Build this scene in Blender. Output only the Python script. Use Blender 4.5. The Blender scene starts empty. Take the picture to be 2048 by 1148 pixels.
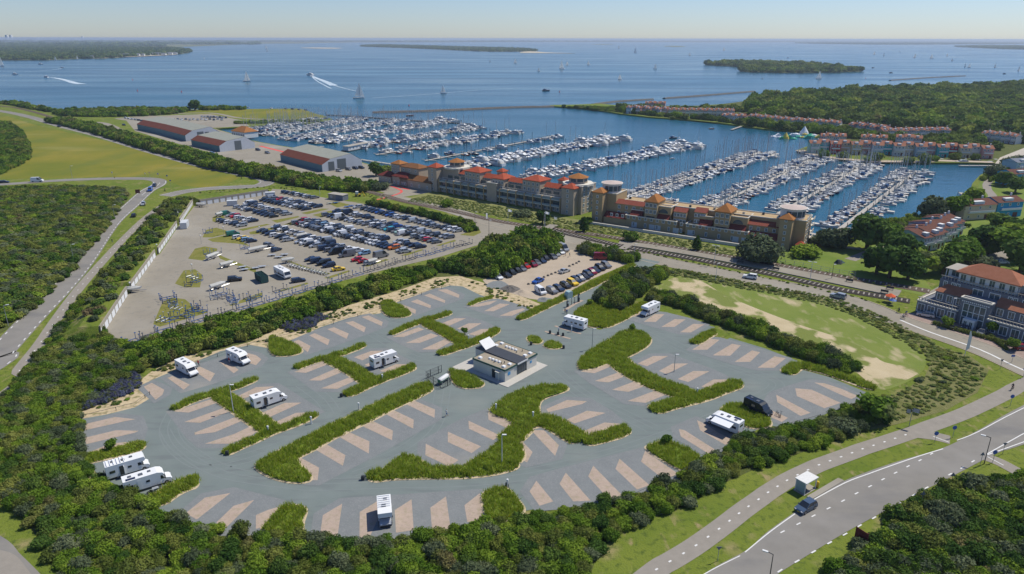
import bpy, math, random
import numpy as np
from mathutils import Matrix, Vector
random.seed(7); rng = np.random.default_rng(11)
S = bpy.context.scene
# ---------------------------------------------------------------- camera, sky, sun, exposure
FOC, CAMH = 1400.0, 75.0                       # focal length in px of a 2048 wide frame, drone height
PITCH = math.atan((574 - 77) / FOC); ROLL = math.atan(4 / 2048)
cam_data = bpy.data.cameras.new('camera'); cam = bpy.data.objects.new('camera', cam_data)
S.collection.objects.link(cam); S.camera = cam
cam_data.sensor_width = 36; cam_data.lens = 36 * FOC / 2048
cam_data.clip_start = 1; cam_data.clip_end = 90000
cam.matrix_world = Matrix.Translation((0, 0, CAMH)) @ Matrix.Rotation(math.pi / 2 - PITCH, 4, 'X') @ Matrix.Rotation(ROLL, 4, 'Z')
SUN_EL = math.radians(55); SUN_AZ = math.atan2(0.88, 0.47)      # azimuth clockwise from +Y
w = bpy.data.worlds.new('World'); S.world = w; w.use_nodes = True
nt = w.node_tree; bg = nt.nodes['Background']
sky = nt.nodes.new('ShaderNodeTexSky'); sky.sky_type = 'NISHITA'; sky.sun_disc = False
sky.sun_elevation = SUN_EL; sky.sun_rotation = SUN_AZ; sky.altitude = 50
sky.air_density = 1.0; sky.dust_density = 0.2; sky.ozone_density = 3.0
mx = nt.nodes.new('ShaderNodeMix'); mx.data_type = 'RGBA'; mx.blend_type = 'MULTIPLY'; mx.inputs[0].default_value = 1; mx.inputs[7].default_value = (0.87, 0.99, 1.29, 1)
nt.links.new(sky.outputs[0], mx.inputs[6]); nt.links.new(mx.outputs[2], bg.inputs[0]); bg.inputs[1].default_value = 0.078
sun_d = bpy.data.lights.new('sun', 'SUN'); sun_d.energy = 4.3; sun_d.angle = math.radians(0.53); sun_d.color = (1, 0.94, 0.82)
sun = bpy.data.objects.new('sun', sun_d); S.collection.objects.link(sun)
sdir = Vector((math.sin(SUN_AZ) * math.cos(SUN_EL), math.cos(SUN_AZ) * math.cos(SUN_EL), math.sin(SUN_EL)))
sun.rotation_euler = sdir.to_track_quat('Z', 'Y').to_euler()
S.view_settings.view_transform = 'Standard'; S.view_settings.look = 'None'
S.view_settings.exposure = 0.18; S.view_settings.gamma = 1
S.cycles.use_denoising = True; S.cycles.max_bounces = 5; S.cycles.diffuse_bounces = 2; S.cycles.glossy_bounces = 2
S.cycles.volume_bounces = 0; S.cycles.caustics_reflective = False; S.cycles.caustics_refractive = False
S.render.film_transparent = False

# ---------------------------------------------------------------- photo pixel -> point on the ground
CP, SP, CR, SR = math.cos(PITCH), math.sin(PITCH), math.cos(ROLL), math.sin(ROLL)
def G(px, py, z=0.0):
    x0 = (px - 1024) / FOC; v0 = -(py - 574) / FOC
    x = CR * x0 - SR * v0; v = SR * x0 + CR * v0
    dy, dz = CP + v * SP, -SP + v * CP
    t = (z - CAMH) / dz
    return (x * t, dy * t)
def PX(x, y, z=0.0):
    zc = y * CP - (z - CAMH) * SP; vy = y * SP + (z - CAMH) * CP
    X, V = x / zc, vy / zc
    return 1024 + FOC * (CR * X + SR * V), 574 - FOC * (-SR * X + CR * V)
def Q(ox, oy, pts, k=4.0): return [(ox + x / k, oy + y / k) for x, y in pts]
def W(pts, z=0.0): return [G(x, y, z) for x, y in pts]
def smooth(pts, n=5, closed=False):
    out = []; N = len(pts)
    rngi = range(N) if closed else range(N - 1)
    for i in rngi:
        p0 = pts[(i - 1) % N] if closed or i > 0 else pts[0]
        p1 = pts[i]; p2 = pts[(i + 1) % N]
        p3 = pts[(i + 2) % N] if closed or i + 2 < N else pts[-1]
        for k in range(n):
            t = k / n
            out.append(tuple(0.5 * ((2 * p1[a]) + (-p0[a] + p2[a]) * t + (2 * p0[a] - 5 * p1[a] + 4 * p2[a] - p3[a]) * t * t
                       + (-p0[a] + 3 * p1[a] - 3 * p2[a] + p3[a]) * t ** 3) for a in (0, 1)))
    if not closed: out.append(tuple(pts[-1]))
    return out
# ---------------------------------------------------------------- materials
MATS = {}
def mat(name, col, rough=0.8, var=0.0, scale=1.0, col2=None, metal=0.0, bump=0.0, bscale=None, contrast=0.5, rnd=0.0, spec=0.3, detail=4, stretch=None, alpha=None):
    """procedural material: noise between col and col2 (or +-var), optional random tint per object"""
    if name in MATS: return MATS[name]
    m = bpy.data.materials.new(name); m.use_nodes = True; MATS[name] = m
    n = m.node_tree; b = n.nodes['Principled BSDF']
    b.inputs['Roughness'].default_value = rough; b.inputs['Metallic'].default_value = metal
    b.inputs['Specular IOR Level'].default_value = spec if rough < 0.75 else 0.04
    c1 = tuple(col) + (1,)
    if col2 is None: 
        c1 = tuple(max(0, c * (1 - var)) for c in col) + (1,); c2 = tuple(min(1, c * (1 + var)) for c in col) + (1,)
    else: c2 = tuple(col2) + (1,)
    geo = n.nodes.new('ShaderNodeNewGeometry')
    src = geo.outputs['Position']
    if stretch:
        mp = n.nodes.new('ShaderNodeMapping'); mp.inputs['Scale'].default_value = stretch
        n.links.new(src, mp.inputs[0]); src = mp.outputs[0]
    nz = n.nodes.new('ShaderNodeTexNoise'); nz.inputs['Scale'].default_value = scale; nz.inputs['Detail'].default_value = detail
    nz.inputs['Roughness'].default_value = 0.62
    n.links.new(src, nz.inputs['Vector'])
    rp = n.nodes.new('ShaderNodeValToRGB'); rp.color_ramp.elements[0].position = 0.5 - contrast * 0.5 + 0.0; rp.color_ramp.elements[1].position = 0.5 + contrast * 0.5
    rp.color_ramp.elements[0].color = c1; rp.color_ramp.elements[1].color = c2
    n.links.new(nz.outputs['Fac'], rp.inputs[0]); out = rp.outputs[0]
    if rnd:
        oi = n.nodes.new('ShaderNodeObjectInfo'); mr = n.nodes.new('ShaderNodeMapRange')
        mr.inputs['To Min'].default_value = 1 - rnd; mr.inputs['To Max'].default_value = 1 + rnd
        n.links.new(oi.outputs['Random'], mr.inputs['Value'])
        hs = n.nodes.new('ShaderNodeHueSaturation'); n.links.new(mr.outputs[0], hs.inputs['Value']); n.links.new(out, hs.inputs['Color'])
        mr2 = n.nodes.new('ShaderNodeMapRange'); mr2.inputs['To Min'].default_value = 0.5 + rnd * 0.07; mr2.inputs['To Max'].default_value = 0.5 - rnd * 0.05
        n.links.new(oi.outputs['Random'], mr2.inputs['Value']); n.links.new(mr2.outputs[0], hs.inputs['Hue'])
        out = hs.outputs[0]
    n.links.new(out, b.inputs['Base Color'])
    if bump:
        nb = n.nodes.new('ShaderNodeTexNoise'); nb.inputs['Scale'].default_value = bscale or scale * 4; nb.inputs['Detail'].default_value = 3
        n.links.new(src, nb.inputs['Vector'])
        bp = n.nodes.new('ShaderNodeBump'); bp.inputs['Strength'].default_value = bump; bp.inputs['Distance'].default_value = 0.3
        n.links.new(nb.outputs['Fac'], bp.inputs['Height']); n.links.new(bp.outputs[0], b.inputs['Normal'])
    return m
def layer(m, col, scale, lo, hi, stretch=None, detail=4):
    """lay another noise patch colour over a material's base colour"""
    n = m.node_tree; b = n.nodes['Principled BSDF']; old = b.inputs['Base Color'].links[0].from_socket
    geo = n.nodes.new('ShaderNodeNewGeometry'); src = geo.outputs['Position']
    if stretch:
        mp = n.nodes.new('ShaderNodeMapping'); mp.inputs['Scale'].default_value = stretch; mp.inputs['Location'].default_value = (37, 11, 0)
        n.links.new(src, mp.inputs[0]); src = mp.outputs[0]
    nz = n.nodes.new('ShaderNodeTexNoise'); nz.inputs['Scale'].default_value = scale; nz.inputs['Detail'].default_value = detail
    n.links.new(src, nz.inputs['Vector'])
    rp = n.nodes.new('ShaderNodeMapRange'); rp.inputs['From Min'].default_value = lo; rp.inputs['From Max'].default_value = hi
    n.links.new(nz.outputs['Fac'], rp.inputs['Value'])
    mx = n.nodes.new('ShaderNodeMix'); mx.data_type = 'RGBA'
    n.links.new(rp.outputs[0], mx.inputs[0]); n.links.new(old, mx.inputs[6]); mx.inputs[7].default_value = tuple(col) + (1,)
    n.links.new(mx.outputs[2], b.inputs['Base Color']); return m

M_ground = mat('grass', (0.105, 0.150, 0.022), 0.9, scale=0.05, col2=(0.165, 0.195, 0.034), contrast=0.4, bump=0.5, bscale=3)
layer(M_ground, (0.245, 0.215, 0.095), 0.16, 0.56, 0.72); layer(M_ground, (0.27, 0.22, 0.11), 0.45, 0.60, 0.75, stretch=(1,0.5,1)); layer(M_ground, (0.06, 0.09, 0.02), 0.9, 0.52, 0.75)
M_meadow = mat('meadow', (0.135, 0.155, 0.022), 0.9, scale=0.02, col2=(0.215, 0.190, 0.032), contrast=0.3, bump=0.4, bscale=2)
layer(M_meadow, (0.12, 0.15, 0.03), 0.05, 0.50, 0.72, stretch=(1, 0.3, 1)); layer(M_meadow, (0.27, 0.24, 0.08), 0.03, 0.60, 0.8, stretch=(0.25, 1.2, 1))
M_lawn = mat('lawn', (0.11, 0.17, 0.03), 0.9, scale=0.08, col2=(0.17, 0.21, 0.05), contrast=0.4, bump=0.3)
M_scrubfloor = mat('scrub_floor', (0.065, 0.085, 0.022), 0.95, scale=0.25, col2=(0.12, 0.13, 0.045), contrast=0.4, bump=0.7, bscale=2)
M_sand = mat('sand', (0.42, 0.33, 0.20), 0.95, scale=0.5, col2=(0.50, 0.41, 0.27), contrast=0.4, bump=0.6, bscale=1.5)
layer(M_sand, (0.21, 0.19, 0.09), 0.7, 0.52, 0.66)
M_cleansand = mat('clean_sand', (0.44, 0.36, 0.24), 0.95, scale=0.5, col2=(0.52, 0.43, 0.30), contrast=0.4)
M_field = mat('field_grass', (0.13, 0.18, 0.035), 0.95, scale=0.12, col2=(0.19, 0.22, 0.06), contrast=0.5, bump=0.3, bscale=2)
layer(M_field, (0.34, 0.30, 0.17), 0.35, 0.56, 0.75, stretch=(1,.4,1), detail=6); layer(M_field, (0.40, 0.34, 0.21), 0.09, 0.59, 0.70, stretch=(1.6, 0.8, 1), detail=8)
M_fieldsand = mat('field_sand', (0.40, 0.33, 0.20), 0.95, scale=0.2, col2=(0.50, 0.42, 0.28), contrast=0.5, bump=0.4, bscale=2)
layer(M_fieldsand, (0.16, 0.19, 0.05), 0.10, 0.47, 0.54, stretch=(1.2, 0.9, 1), detail=8)
M_asph = mat('asphalt', (0.200, 0.190, 0.172), 0.85, scale=0.25, col2=(0.238, 0.226, 0.205), contrast=0.5, bump=0.05, bscale=20)
layer(M_asph, (0.165, 0.162, 0.158), 0.12, 0.55, 0.75, stretch=(0.4, 1.3, 1))
M_path = mat('path_paving', (0.235, 0.215, 0.185), 0.9, scale=0.6, col2=(0.285, 0.26, 0.225), contrast=0.5)
M_conc = mat('concrete_yard', (0.240, 0.217, 0.175), 0.9, scale=0.1, col2=(0.290, 0.265, 0.218), contrast=0.5)
layer(M_conc, (0.19, 0.18, 0.16), 0.6, 0.55, 0.8)
M_drive = mat('grey_drive', (0.148, 0.178, 0.172), 0.9, scale=0.15, col2=(0.180, 0.210, 0.202), contrast=0.5, bump=0.1, bscale=15)
M_bay = mat('bay_gravel', (0.160, 0.175, 0.178), 0.9, scale=0.35, col2=(0.198, 0.212, 0.213), contrast=0.5, bump=0.1, bscale=15)
M_pink = mat('pink_pavers', (0.36, 0.282, 0.226), 0.9, scale=0.5, col2=(0.415, 0.335, 0.275), contrast=0.5, bump=0.1, bscale=12)
layer(M_pink, (0.30, 0.26, 0.18), 1.2, 0.5, 0.75)
layer(M_drive, (0.145, 0.165, 0.165), 0.5, 0.52, 0.72, stretch=(0.3, 1.4, 1)); layer(M_drive, (0.215, 0.235, 0.215), 0.05, 0.58, 0.8, detail=8)
layer(M_bay, (0.17, 0.175, 0.18), 1.5, 0.55, 0.8); layer(M_bay, (0.30, 0.28, 0.24), 0.06, 0.60, 0.85, detail=8); layer(M_pink, (0.29, 0.235, 0.195), 4.0, 0.50, 0.78); layer(M_bay, (0.25, 0.25, 0.25), 5.0, 0.50, 0.78)
layer(M_asph, (0.26, 0.25, 0.235), 0.05, 0.55, 0.8, detail=8); layer(M_conc, (0.31, 0.29, 0.25), 0.03, 0.52, 0.7, detail=8)
M_kerb = mat('kerb_stone', (0.42, 0.36, 0.28), 0.9, var=0.12, scale=2)
M_gravel = mat('gravel', (0.36, 0.30, 0.23), 0.95, scale=0.2, col2=(0.43, 0.36, 0.28), contrast=0.5, bump=0.3, bscale=4)
M_white = mat('white_paint', (0.62, 0.62, 0.60), 0.7, var=0.08, scale=2)
M_red = mat('red_strip', (0.60, 0.10, 0.09), 0.8, var=0.1)
M_rock = mat('rock', (0.13, 0.12, 0.11), 0.95, var=0.4, scale=0.6, bump=1, bscale=1.5)
M_ballast = mat('ballast', (0.125, 0.095, 0.075), 0.95, var=0.25, scale=1.0, bump=0.5, bscale=5)
# ---------------------------------------------------------------- mesh builder and object helpers
def finish(o, parent=None, label=None, cat=None, group=None, kind=None):
    S.collection.objects.link(o)
    if parent is not None: o.parent = parent
    if label: o['label'] = label
    if cat: o['category'] = cat
    if group: o['group'] = group
    if kind: o['kind'] = kind
    return o
def thing(name, loc, rz, label, cat, group=None):
    o = bpy.data.objects.new(name, None); o.location = loc; o.rotation_euler = (0, 0, rz); o.empty_display_size = 0.5
    return finish(o, None, label, cat, group)
class MB:
    def __init__(s): s.v = []; s.f = []; s.m = []
    def add(s, vs, fs, m=0):
        b = len(s.v); s.v += [tuple(v) for v in vs]; s.f += [tuple(b + i for i in f) for f in fs]; s.m += [m] * len(fs); return s
    def box(s, x0, x1, y0, y1, z0, z1, m=0):
        return s.add([(x0,y0,z0),(x1,y0,z0),(x1,y1,z0),(x0,y1,z0),(x0,y0,z1),(x1,y0,z1),(x1,y1,z1),(x0,y1,z1)],
            [(0,3,2,1),(4,5,6,7),(0,1,5,4),(1,2,6,5),(2,3,7,6),(3,0,4,7)], m)
    def prism(s, poly, z0, z1, m=0, mt=None):
        n = len(poly); s.add([(x,y,z0) for x,y in poly] + [(x,y,z1) for x,y in poly], [(i,(i+1)%n,n+(i+1)%n,n+i) for i in range(n)], m)
        b = len(s.v) - n; s.f.append(tuple(range(b, b+n))); s.m.append(m if mt is None else mt); return s
    def side(s, prof, y0, y1, m=0):      # x-z profile extruded along y
        n = len(prof); s.add([(x,y0,z) for x,z in prof] + [(x,y1,z) for x,z in prof], [tuple(range(n)), tuple(range(2*n-1,n-1,-1))] + [((i+1)%n,i,n+i,n+(i+1)%n) for i in range(n)], m); return s
    def cyl(s, x, y, z0, z1, r0, r1=None, n=8, m=0, cap=True):
        r1 = r0 if r1 is None else r1
        a = [2*math.pi*i/n for i in range(n)]
        s.add([(x+r0*math.cos(t),y+r0*math.sin(t),z0) for t in a] + [(x+r1*math.cos(t),y+r1*math.sin(t),z1) for t in a],
              [(i,(i+1)%n,n+(i+1)%n,n+i) for i in range(n)] + ([tuple(range(n,2*n)), tuple(range(n-1,-1,-1))] if cap else []), m); return s
    def wheel(s, x, y, r, w, m=0, n=10):
        a = [2*math.pi*i/n for i in range(n)]
        s.add([(x+r*math.cos(t),y-w/2,r+r*math.sin(t)) for t in a] + [(x+r*math.cos(t),y+w/2,r+r*math.sin(t)) for t in a],
              [(i,(i+1)%n,n+(i+1)%n,n+i) for i in range(n)] + [tuple(range(n,2*n)), tuple(range(n-1,-1,-1))], m); return s
    def bar(s, a, b, r, m=0):
        a = Vector(a); b = Vector(b); d = (b-a).normalized(); u = d.orthogonal().normalized(); v = d.cross(u)
        q = [u*r+v*r, -u*r+v*r, -u*r-v*r, u*r-v*r]
        return s.add([a+k for k in q] + [b+k for k in q], [(0,1,5,4),(1,2,6,5),(2,3,7,6),(3,0,4,7),(3,2,1,0),(4,5,6,7)], m)
    def hip(s, x0, x1, y0, y1, z0, z1, m=0, over=0.4, ridge=None):
        x0-=over; x1+=over; y0-=over; y1+=over; L=x1-x0; D=y1-y0
        if L>=D: k=min(D/2, L/2) if ridge is None else ridge; a=(x0+k,(y0+y1)/2,z1); b=(x1-k,(y0+y1)/2,z1); fs=[(0,1,5,4),(1,2,5),(2,3,4,5),(3,0,4)]
        else: k=min(L/2,D/2) if ridge is None else ridge; a=((x0+x1)/2,y0+k,z1); b=((x0+x1)/2,y1-k,z1); fs=[(0,1,4),(1,2,5,4),(2,3,5),(3,0,4,5)]
        s.add([(x0,y0,z0),(x1,y0,z0),(x1,y1,z0),(x0,y1,z0),a,b], fs+[(3,2,1,0)], m)
        return s.box(x0,x1,y0,y1,z0-0.25,z0-0.01,m)
    def mesh(s, name, mats, smooth_=False):
        me = bpy.data.meshes.new(name); me.from_pydata(s.v, [], s.f)
        for k in mats: me.materials.append(k)
        if len(mats) > 1: me.polygons.foreach_set('material_index', s.m)
        if smooth_: me.polygons.foreach_set('use_smooth', [True]*len(me.polygons))
        me.update(); return me
    def obj(s, name, mats, parent=None, smooth_=False, **kw):
        if not isinstance(mats, (list, tuple)): mats = [mats]
        return finish(bpy.data.objects.new(name, s.mesh(name, mats, smooth_)), parent, **kw)
def inst(name, me, parent=None, loc=(0,0,0), rz=0, sc=None, **kw):
    o = bpy.data.objects.new(name, me); o.location = loc; o.rotation_euler = (0,0,rz)
    if sc is not None: o.scale = sc
    return finish(o, parent, **kw)
def sheet(name, wp, z, m, kind='structure', skirt=0, **kw):
    a = sum(wp[i][0]*wp[(i+1)%len(wp)][1]-wp[(i+1)%len(wp)][0]*wp[i][1] for i in range(len(wp)))
    if a < 0: wp = wp[::-1]
    b = MB(); b.add([(x,y,z) for x,y in wp], [tuple(range(len(wp)))])
    if skirt:
        n=len(wp); b.add([(x,y,z) for x,y in wp]+[(x,y,z-skirt) for x,y in wp], [(i,n+i,n+(i+1)%n,(i+1)%n) for i in range(n)])
    return b.obj(name, m, kind=kind, **kw)
def strip_poly(pts, w):       # world polyline -> left/right offsets
    n=len(pts); Lf=[]; Rt=[]
    for i,(x,y) in enumerate(pts):
        a=pts[max(0,i-1)]; b=pts[min(n-1,i+1)]; dx,dy=b[0]-a[0],b[1]-a[1]; l=math.hypot(dx,dy) or 1; nx,ny=-dy/l,dx/l
        ww = w[i] if isinstance(w,(list,tuple)) else w
        Lf.append((x+nx*ww/2,y+ny*ww/2)); Rt.append((x-nx*ww/2,y-ny*ww/2))
    return Lf,Rt
def strip(b, pts, w, z, m=0, off=0):
    if off: 
        L,_=strip_poly(pts, 2*off); pts=L
    Lf,Rt=strip_poly(pts,w); n=len(pts)
    b.add([(x,y,z) for x,y in Lf]+[(x,y,z) for x,y in Rt], [(n+i,n+i+1,i+1,i) for i in range(n-1)], m)
def resample(pts, step, start=0.0):
    out=[]; d=start; acc=0
    for i in range(len(pts)-1):
        a,b=pts[i],pts[i+1]; l=math.hypot(b[0]-a[0],b[1]-a[1])
        while d<=acc+l and l>0:
            t=(d-acc)/l; out.append((a[0]+(b[0]-a[0])*t,a[1]+(b[1]-a[1])*t,math.atan2(b[1]-a[1],b[0]-a[0]))); d+=step
        acc+=l
    return out
def inside(p, poly):
    x,y=p; c=False; n=len(poly); j=n-1
    for i in range(n):
        xi,yi=poly[i]; xj,yj=poly[j]
        if (yi>y)!=(yj>y) and x<(xj-xi)*(y-yi)/(yj-yi)+xi: c=not c
        j=i
    return c
def fill_pts(poly, step, jit=0.5):
    xs=[p[0] for p in poly]; ys=[p[1] for p in poly]; out=[]
    x=min(xs)
    while x<max(xs):
        y=min(ys)
        while y<max(ys):
            q=(x+random.uniform(-jit,jit)*step, y+random.uniform(-jit,jit)*step)
            if inside(q,poly): out.append(q)
            y+=step
        x+=step
    return out
ONE = 'zeroth first second third fourth fifth sixth seventh eighth ninth tenth eleventh twelfth thirteenth fourteenth fifteenth sixteenth seventeenth eighteenth nineteenth'.split()
TENS = {2:'twent',3:'thirt',4:'fort',5:'fift',6:'sixt'}
def nth(n): 
    if n<20: return ONE[n]
    return TENS[n//10]+('ieth' if n%10==0 else 'y-'+ONE[n%10])
# ================================================================ THE SETTING
WATERZ = -1.2
def water():
    b = MB(); b.add([(-60000,-300,WATERZ),(60000,-300,WATERZ),(60000,60000,WATERZ),(-60000,60000,WATERZ)], [(0,1,2,3)])
    m = mat('water', (0.006,0.062,0.108), 0.12, scale=0.004, col2=(0.010,0.095,0.155), contrast=0.35, stretch=(0.35,1.0,1))
    n = m.node_tree; bs = n.nodes['Principled BSDF']; bs.inputs['IOR'].default_value = 1.33; bs.inputs['Specular IOR Level'].default_value=0.33
    geo = n.nodes.new('ShaderNodeNewGeometry'); last=None
    for sc,st,di,strx in ((0.9,0.45,0.25,(1,1.6,1)),(0.12,0.35,1.2,(0.6,1.3,1))):
        mp=n.nodes.new('ShaderNodeMapping'); mp.inputs['Scale'].default_value=strx; n.links.new(geo.outputs['Position'],mp.inputs[0])
        nb=n.nodes.new('ShaderNodeTexNoise'); nb.inputs['Scale'].default_value=sc; nb.inputs['Detail'].default_value=3; n.links.new(mp.outputs[0],nb.inputs['Vector'])
        bp=n.nodes.new('ShaderNodeBump'); bp.inputs['Strength'].default_value=st; bp.inputs['Distance'].default_value=di
        n.links.new(nb.outputs['Fac'],bp.inputs['Height'])
        if last: n.links.new(last.outputs[0],bp.inputs['Normal'])
        last=bp
    n.links.new(last.outputs[0],bs.inputs['Normal'])
    # wind streaks: calmer and rougher lanes
    mp=n.nodes.new('ShaderNodeMapping'); mp.inputs['Scale'].default_value=(0.25,1.0,1); mp.inputs['Rotation'].default_value=(0,0,0.25); n.links.new(geo.outputs['Position'],mp.inputs[0])
    nz=n.nodes.new('ShaderNodeTexNoise'); nz.inputs['Scale'].default_value=0.010; nz.inputs['Detail'].default_value=5; n.links.new(mp.outputs[0],nz.inputs['Vector'])
    mr=n.nodes.new('ShaderNodeMapRange'); mr.inputs['From Min'].default_value=0.35; mr.inputs['From Max'].default_value=0.68; mr.inputs['To Min'].default_value=0.26; mr.inputs['To Max'].default_value=0.12
    n.links.new(nz.outputs['Fac'],mr.inputs['Value']); n.links.new(mr.outputs[0],bs.inputs['Roughness'])
    b.obj('water', m, kind='structure')
water()
LAND = [(-900,195),(-300,202),(0,204),(50,213),(110,220),(250,219),(370,219),(500,219),(600,224),(645,230),(668,240),(650,246),(600,247),(540,249),(505,253),(430,257),
 (462,266),(505,281),(560,291),(620,300),(690,315),(745,330),(800,343),(870,353),(1000,379),(1165,418),(1185,422),(1300,437),(1450,458),(1600,478),(1640,478),(1690,472),(1720,463),(1760,448),(1800,438),(1850,431),(1876,418),
 (1868,408),(1900,410),(1915,400),(1938,388),(1945,366),(1960,350),(1985,337),(2015,329),(1985,326),(1930,325),(1850,325),(1740,323),(1680,318),(1625,309),(1594,300),(1610,294),(1628,288),(1650,281),(1690,273),
 (1655,262),(1600,262),(1530,258),(1480,251),(1420,243),(1360,238),(1300,234),(1240,227),(1200,220),(1150,215),(1100,212),(1100,210),(1150,209),(1200,207),(1240,211),(1310,213),(1400,211),(1470,206),(1508,198),(1530,190),(1620,182),
 (1760,178),(1900,172),(2048,166),(2500,150),(3200,170),(3200,800),(3000,1600),(-900,1600)]
LW = W(LAND)
sheet('ground', LW, 0, M_ground, skirt=2.2)
def region(name, px, z, m, sm=0, **kw):
    p = smooth(px, sm, True) if sm else px
    return sheet(name, W(p), z, m, **kw)
# meadow, scrub floors, sand, lawns
MEADOW = [(-300,212),(0,227),(60,247),(150,268),(250,291),(330,312),(400,331),(462,346),(478,356),(455,368),(415,376),(360,371),(335,362),(300,355),(200,354),(60,357),(-300,366)]
region('meadow', MEADOW, 0.02, M_meadow)
region('upper_meadow', [(380,219),(600,217),(640,230),(655,236),(600,243),(510,240),(420,232),(370,224)], 0.02, M_meadow)
DUNE = [(-500,365),(0,372),(130,370),(250,377),(262,388),(232,440),(165,530),(70,622),(0,668),(-60,700),(-700,900)]
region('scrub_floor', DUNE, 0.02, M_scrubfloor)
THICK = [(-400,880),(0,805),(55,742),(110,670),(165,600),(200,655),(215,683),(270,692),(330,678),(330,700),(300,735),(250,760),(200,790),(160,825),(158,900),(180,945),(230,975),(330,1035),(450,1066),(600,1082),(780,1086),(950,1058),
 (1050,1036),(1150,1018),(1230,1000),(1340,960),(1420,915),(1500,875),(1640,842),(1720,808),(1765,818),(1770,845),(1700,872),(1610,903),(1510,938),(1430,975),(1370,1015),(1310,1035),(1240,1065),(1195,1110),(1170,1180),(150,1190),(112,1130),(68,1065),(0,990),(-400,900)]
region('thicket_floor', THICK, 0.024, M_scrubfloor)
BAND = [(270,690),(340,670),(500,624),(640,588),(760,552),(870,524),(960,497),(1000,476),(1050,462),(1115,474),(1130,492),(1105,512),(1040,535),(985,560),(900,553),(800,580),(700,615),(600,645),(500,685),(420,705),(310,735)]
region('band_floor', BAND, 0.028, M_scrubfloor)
region('sand', [(150,830),(215,800),(270,770),(300,745),(360,712),(420,705),(500,684),(560,655),(640,628),(700,610),(800,580),(870,555),(920,552),(1000,575),(1060,600),(1110,620),(1040,640),(960,640),(800,640),(500,800),(300,900),(180,960),(155,900)], 0.036, M_sand)
region('field', smooth([(1300,590),(1320,562),(1360,548),(1450,563),(1560,585),(1660,607),(1760,650),(1830,693),(1852,722),(1835,752),(1785,776),(1755,778),(1735,760),(1690,735),(1640,712),(1560,685),(1480,650),(1380,615)],4,True), 0.03, M_field)
region('field_sand', smooth([(1318,585),(1345,556),(1400,562),(1450,590),(1520,620),(1600,650),(1690,680),(1740,705),(1770,725),(1840,740),(1800,765),(1750,772),(1700,735),(1640,705),(1560,675),(1480,640),(1400,610),(1340,600)],4,True), 0.04, M_fieldsand)
region('lawn', [(1500,505),(1560,500),(1620,492),(1660,490),(1720,505),(1800,540),(1850,560),(1880,600),(1760,570),(1600,540),(1530,525)], 0.02, M_lawn)
region('waterside_lawn', [(1700,470),(1770,455),(1850,437),(1900,430),(1960,400),(1955,380),(1960,362),(1990,345),(2048,330),(2200,320),(2200,560),(1900,560),(1760,520)], 0.02, M_lawn)
region('dune_grass', [(800,400),(860,384),(1000,408),(1150,438),(1250,458),(1400,484),(1500,505),(1520,522),(1400,503),(1250,470),(1100,450),(950,425)], 0.02, mat('dune_grass',(0.15,0.165,0.055),0.95,scale=0.3,col2=(0.24,0.24,0.10),contrast=0.5,bump=0.8,bscale=2))
region('quay_paving', [(380,240),(430,258),(462,267),(505,282),(560,292),(620,301),(690,316),(757,335),(860,355),(862,385),(800,395),(740,376),(640,360),(560,342),(500,328),(430,308),(330,280),(270,262),(250,238)], 0.015, M_conc)
region('boatyard_car_park', [(230,238),(300,232),(420,228),(480,240),(500,252),(420,256),(330,252)], 0.03, M_conc)
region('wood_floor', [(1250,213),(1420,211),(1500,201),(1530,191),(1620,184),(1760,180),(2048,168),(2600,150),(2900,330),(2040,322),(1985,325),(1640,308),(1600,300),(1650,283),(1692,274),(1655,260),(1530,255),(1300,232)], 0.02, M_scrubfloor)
region('waterside_grass', smooth([(1100,211.3),(1200,209),(1250,213),(1350,226),(1480,243),(1600,257),(1660,262),(1600,261),(1480,250),(1360,237),(1240,226),(1150,214)],2,True), 0.05, M_lawn)
# dark edge of the old hedge strip in the meadow
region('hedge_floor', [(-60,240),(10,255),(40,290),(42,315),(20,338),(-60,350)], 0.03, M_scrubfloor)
# ---------------------------------------------------------------- roads and paths
def road(name, px, w, m, z, sm=6, n=6):
    b = MB(); p = W(smooth(px, n)); strip(b, p, w, z); o = b.obj(name, m, kind='structure'); return p
RM = road('upper_road', [(-400,195),(-120,207),(0,222),(60,234),(115,250),(200,272),(300,302),(400,330),(470,345),(515,354),(535,362),(520,371),(480,374),(420,377),(370,383),(330,392)], 9, M_asph, 0.05)
RL = road('main_road_left', [(-500,1000),(-40,746),(0,706),(60,641),(118,582),(165,527),(218,452),(262,411),(293,383),(316,370),(318,362),(300,358),(260,357),(190,358),(100,362),(0,369),(-300,385)], 7.2, M_asph, 0.056)
RB = road('cycle_path_left', [(-500,1120),(0,795),(40,738),(78,690),(112,640),(152,585),(192,538),(236,490),(282,444),(312,420),(335,406)], 3.2, M_path, 0.05)
road('slip_path', [(110,252),(160,246),(210,247),(260,270),(300,277)], 6, M_path, 0.045)
road('north_lane', [(230,237),(330,229),(420,226),(480,236),(560,239),(640,238)], 5, M_path, 0.045)
RS = road('harbour_street', [(700,352),(760,368),(810,372),(800,384),(775,391),(830,404),(900,420),(960,438),(1030,455),(1100,468),(1160,482),(1200,493),(1250,505),(1300,516),(1350,528),(1450,548),(1536,566),(1641,586),(1700,602),(1748,619),(1795,640),(1861,662),(1961,697),(2048,735),(2300,850)], 8.5, M_conc, 0.056)
RE = road('park_entrance_road', [(1300,520),(1262,540),(1220,565),(1170,590),(1110,622),(1060,648),(1010,672),(940,705),(860,745)], 8, M_drive, 0.07)
road('lot_entrance', [(960,440),(985,455),(990,472),(965,488)], 12, M_conc, 0.062)
road('gravel_entrance', [(1140,478),(1135,490),(1140,500)], 9, M_conc, 0.062)
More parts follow.
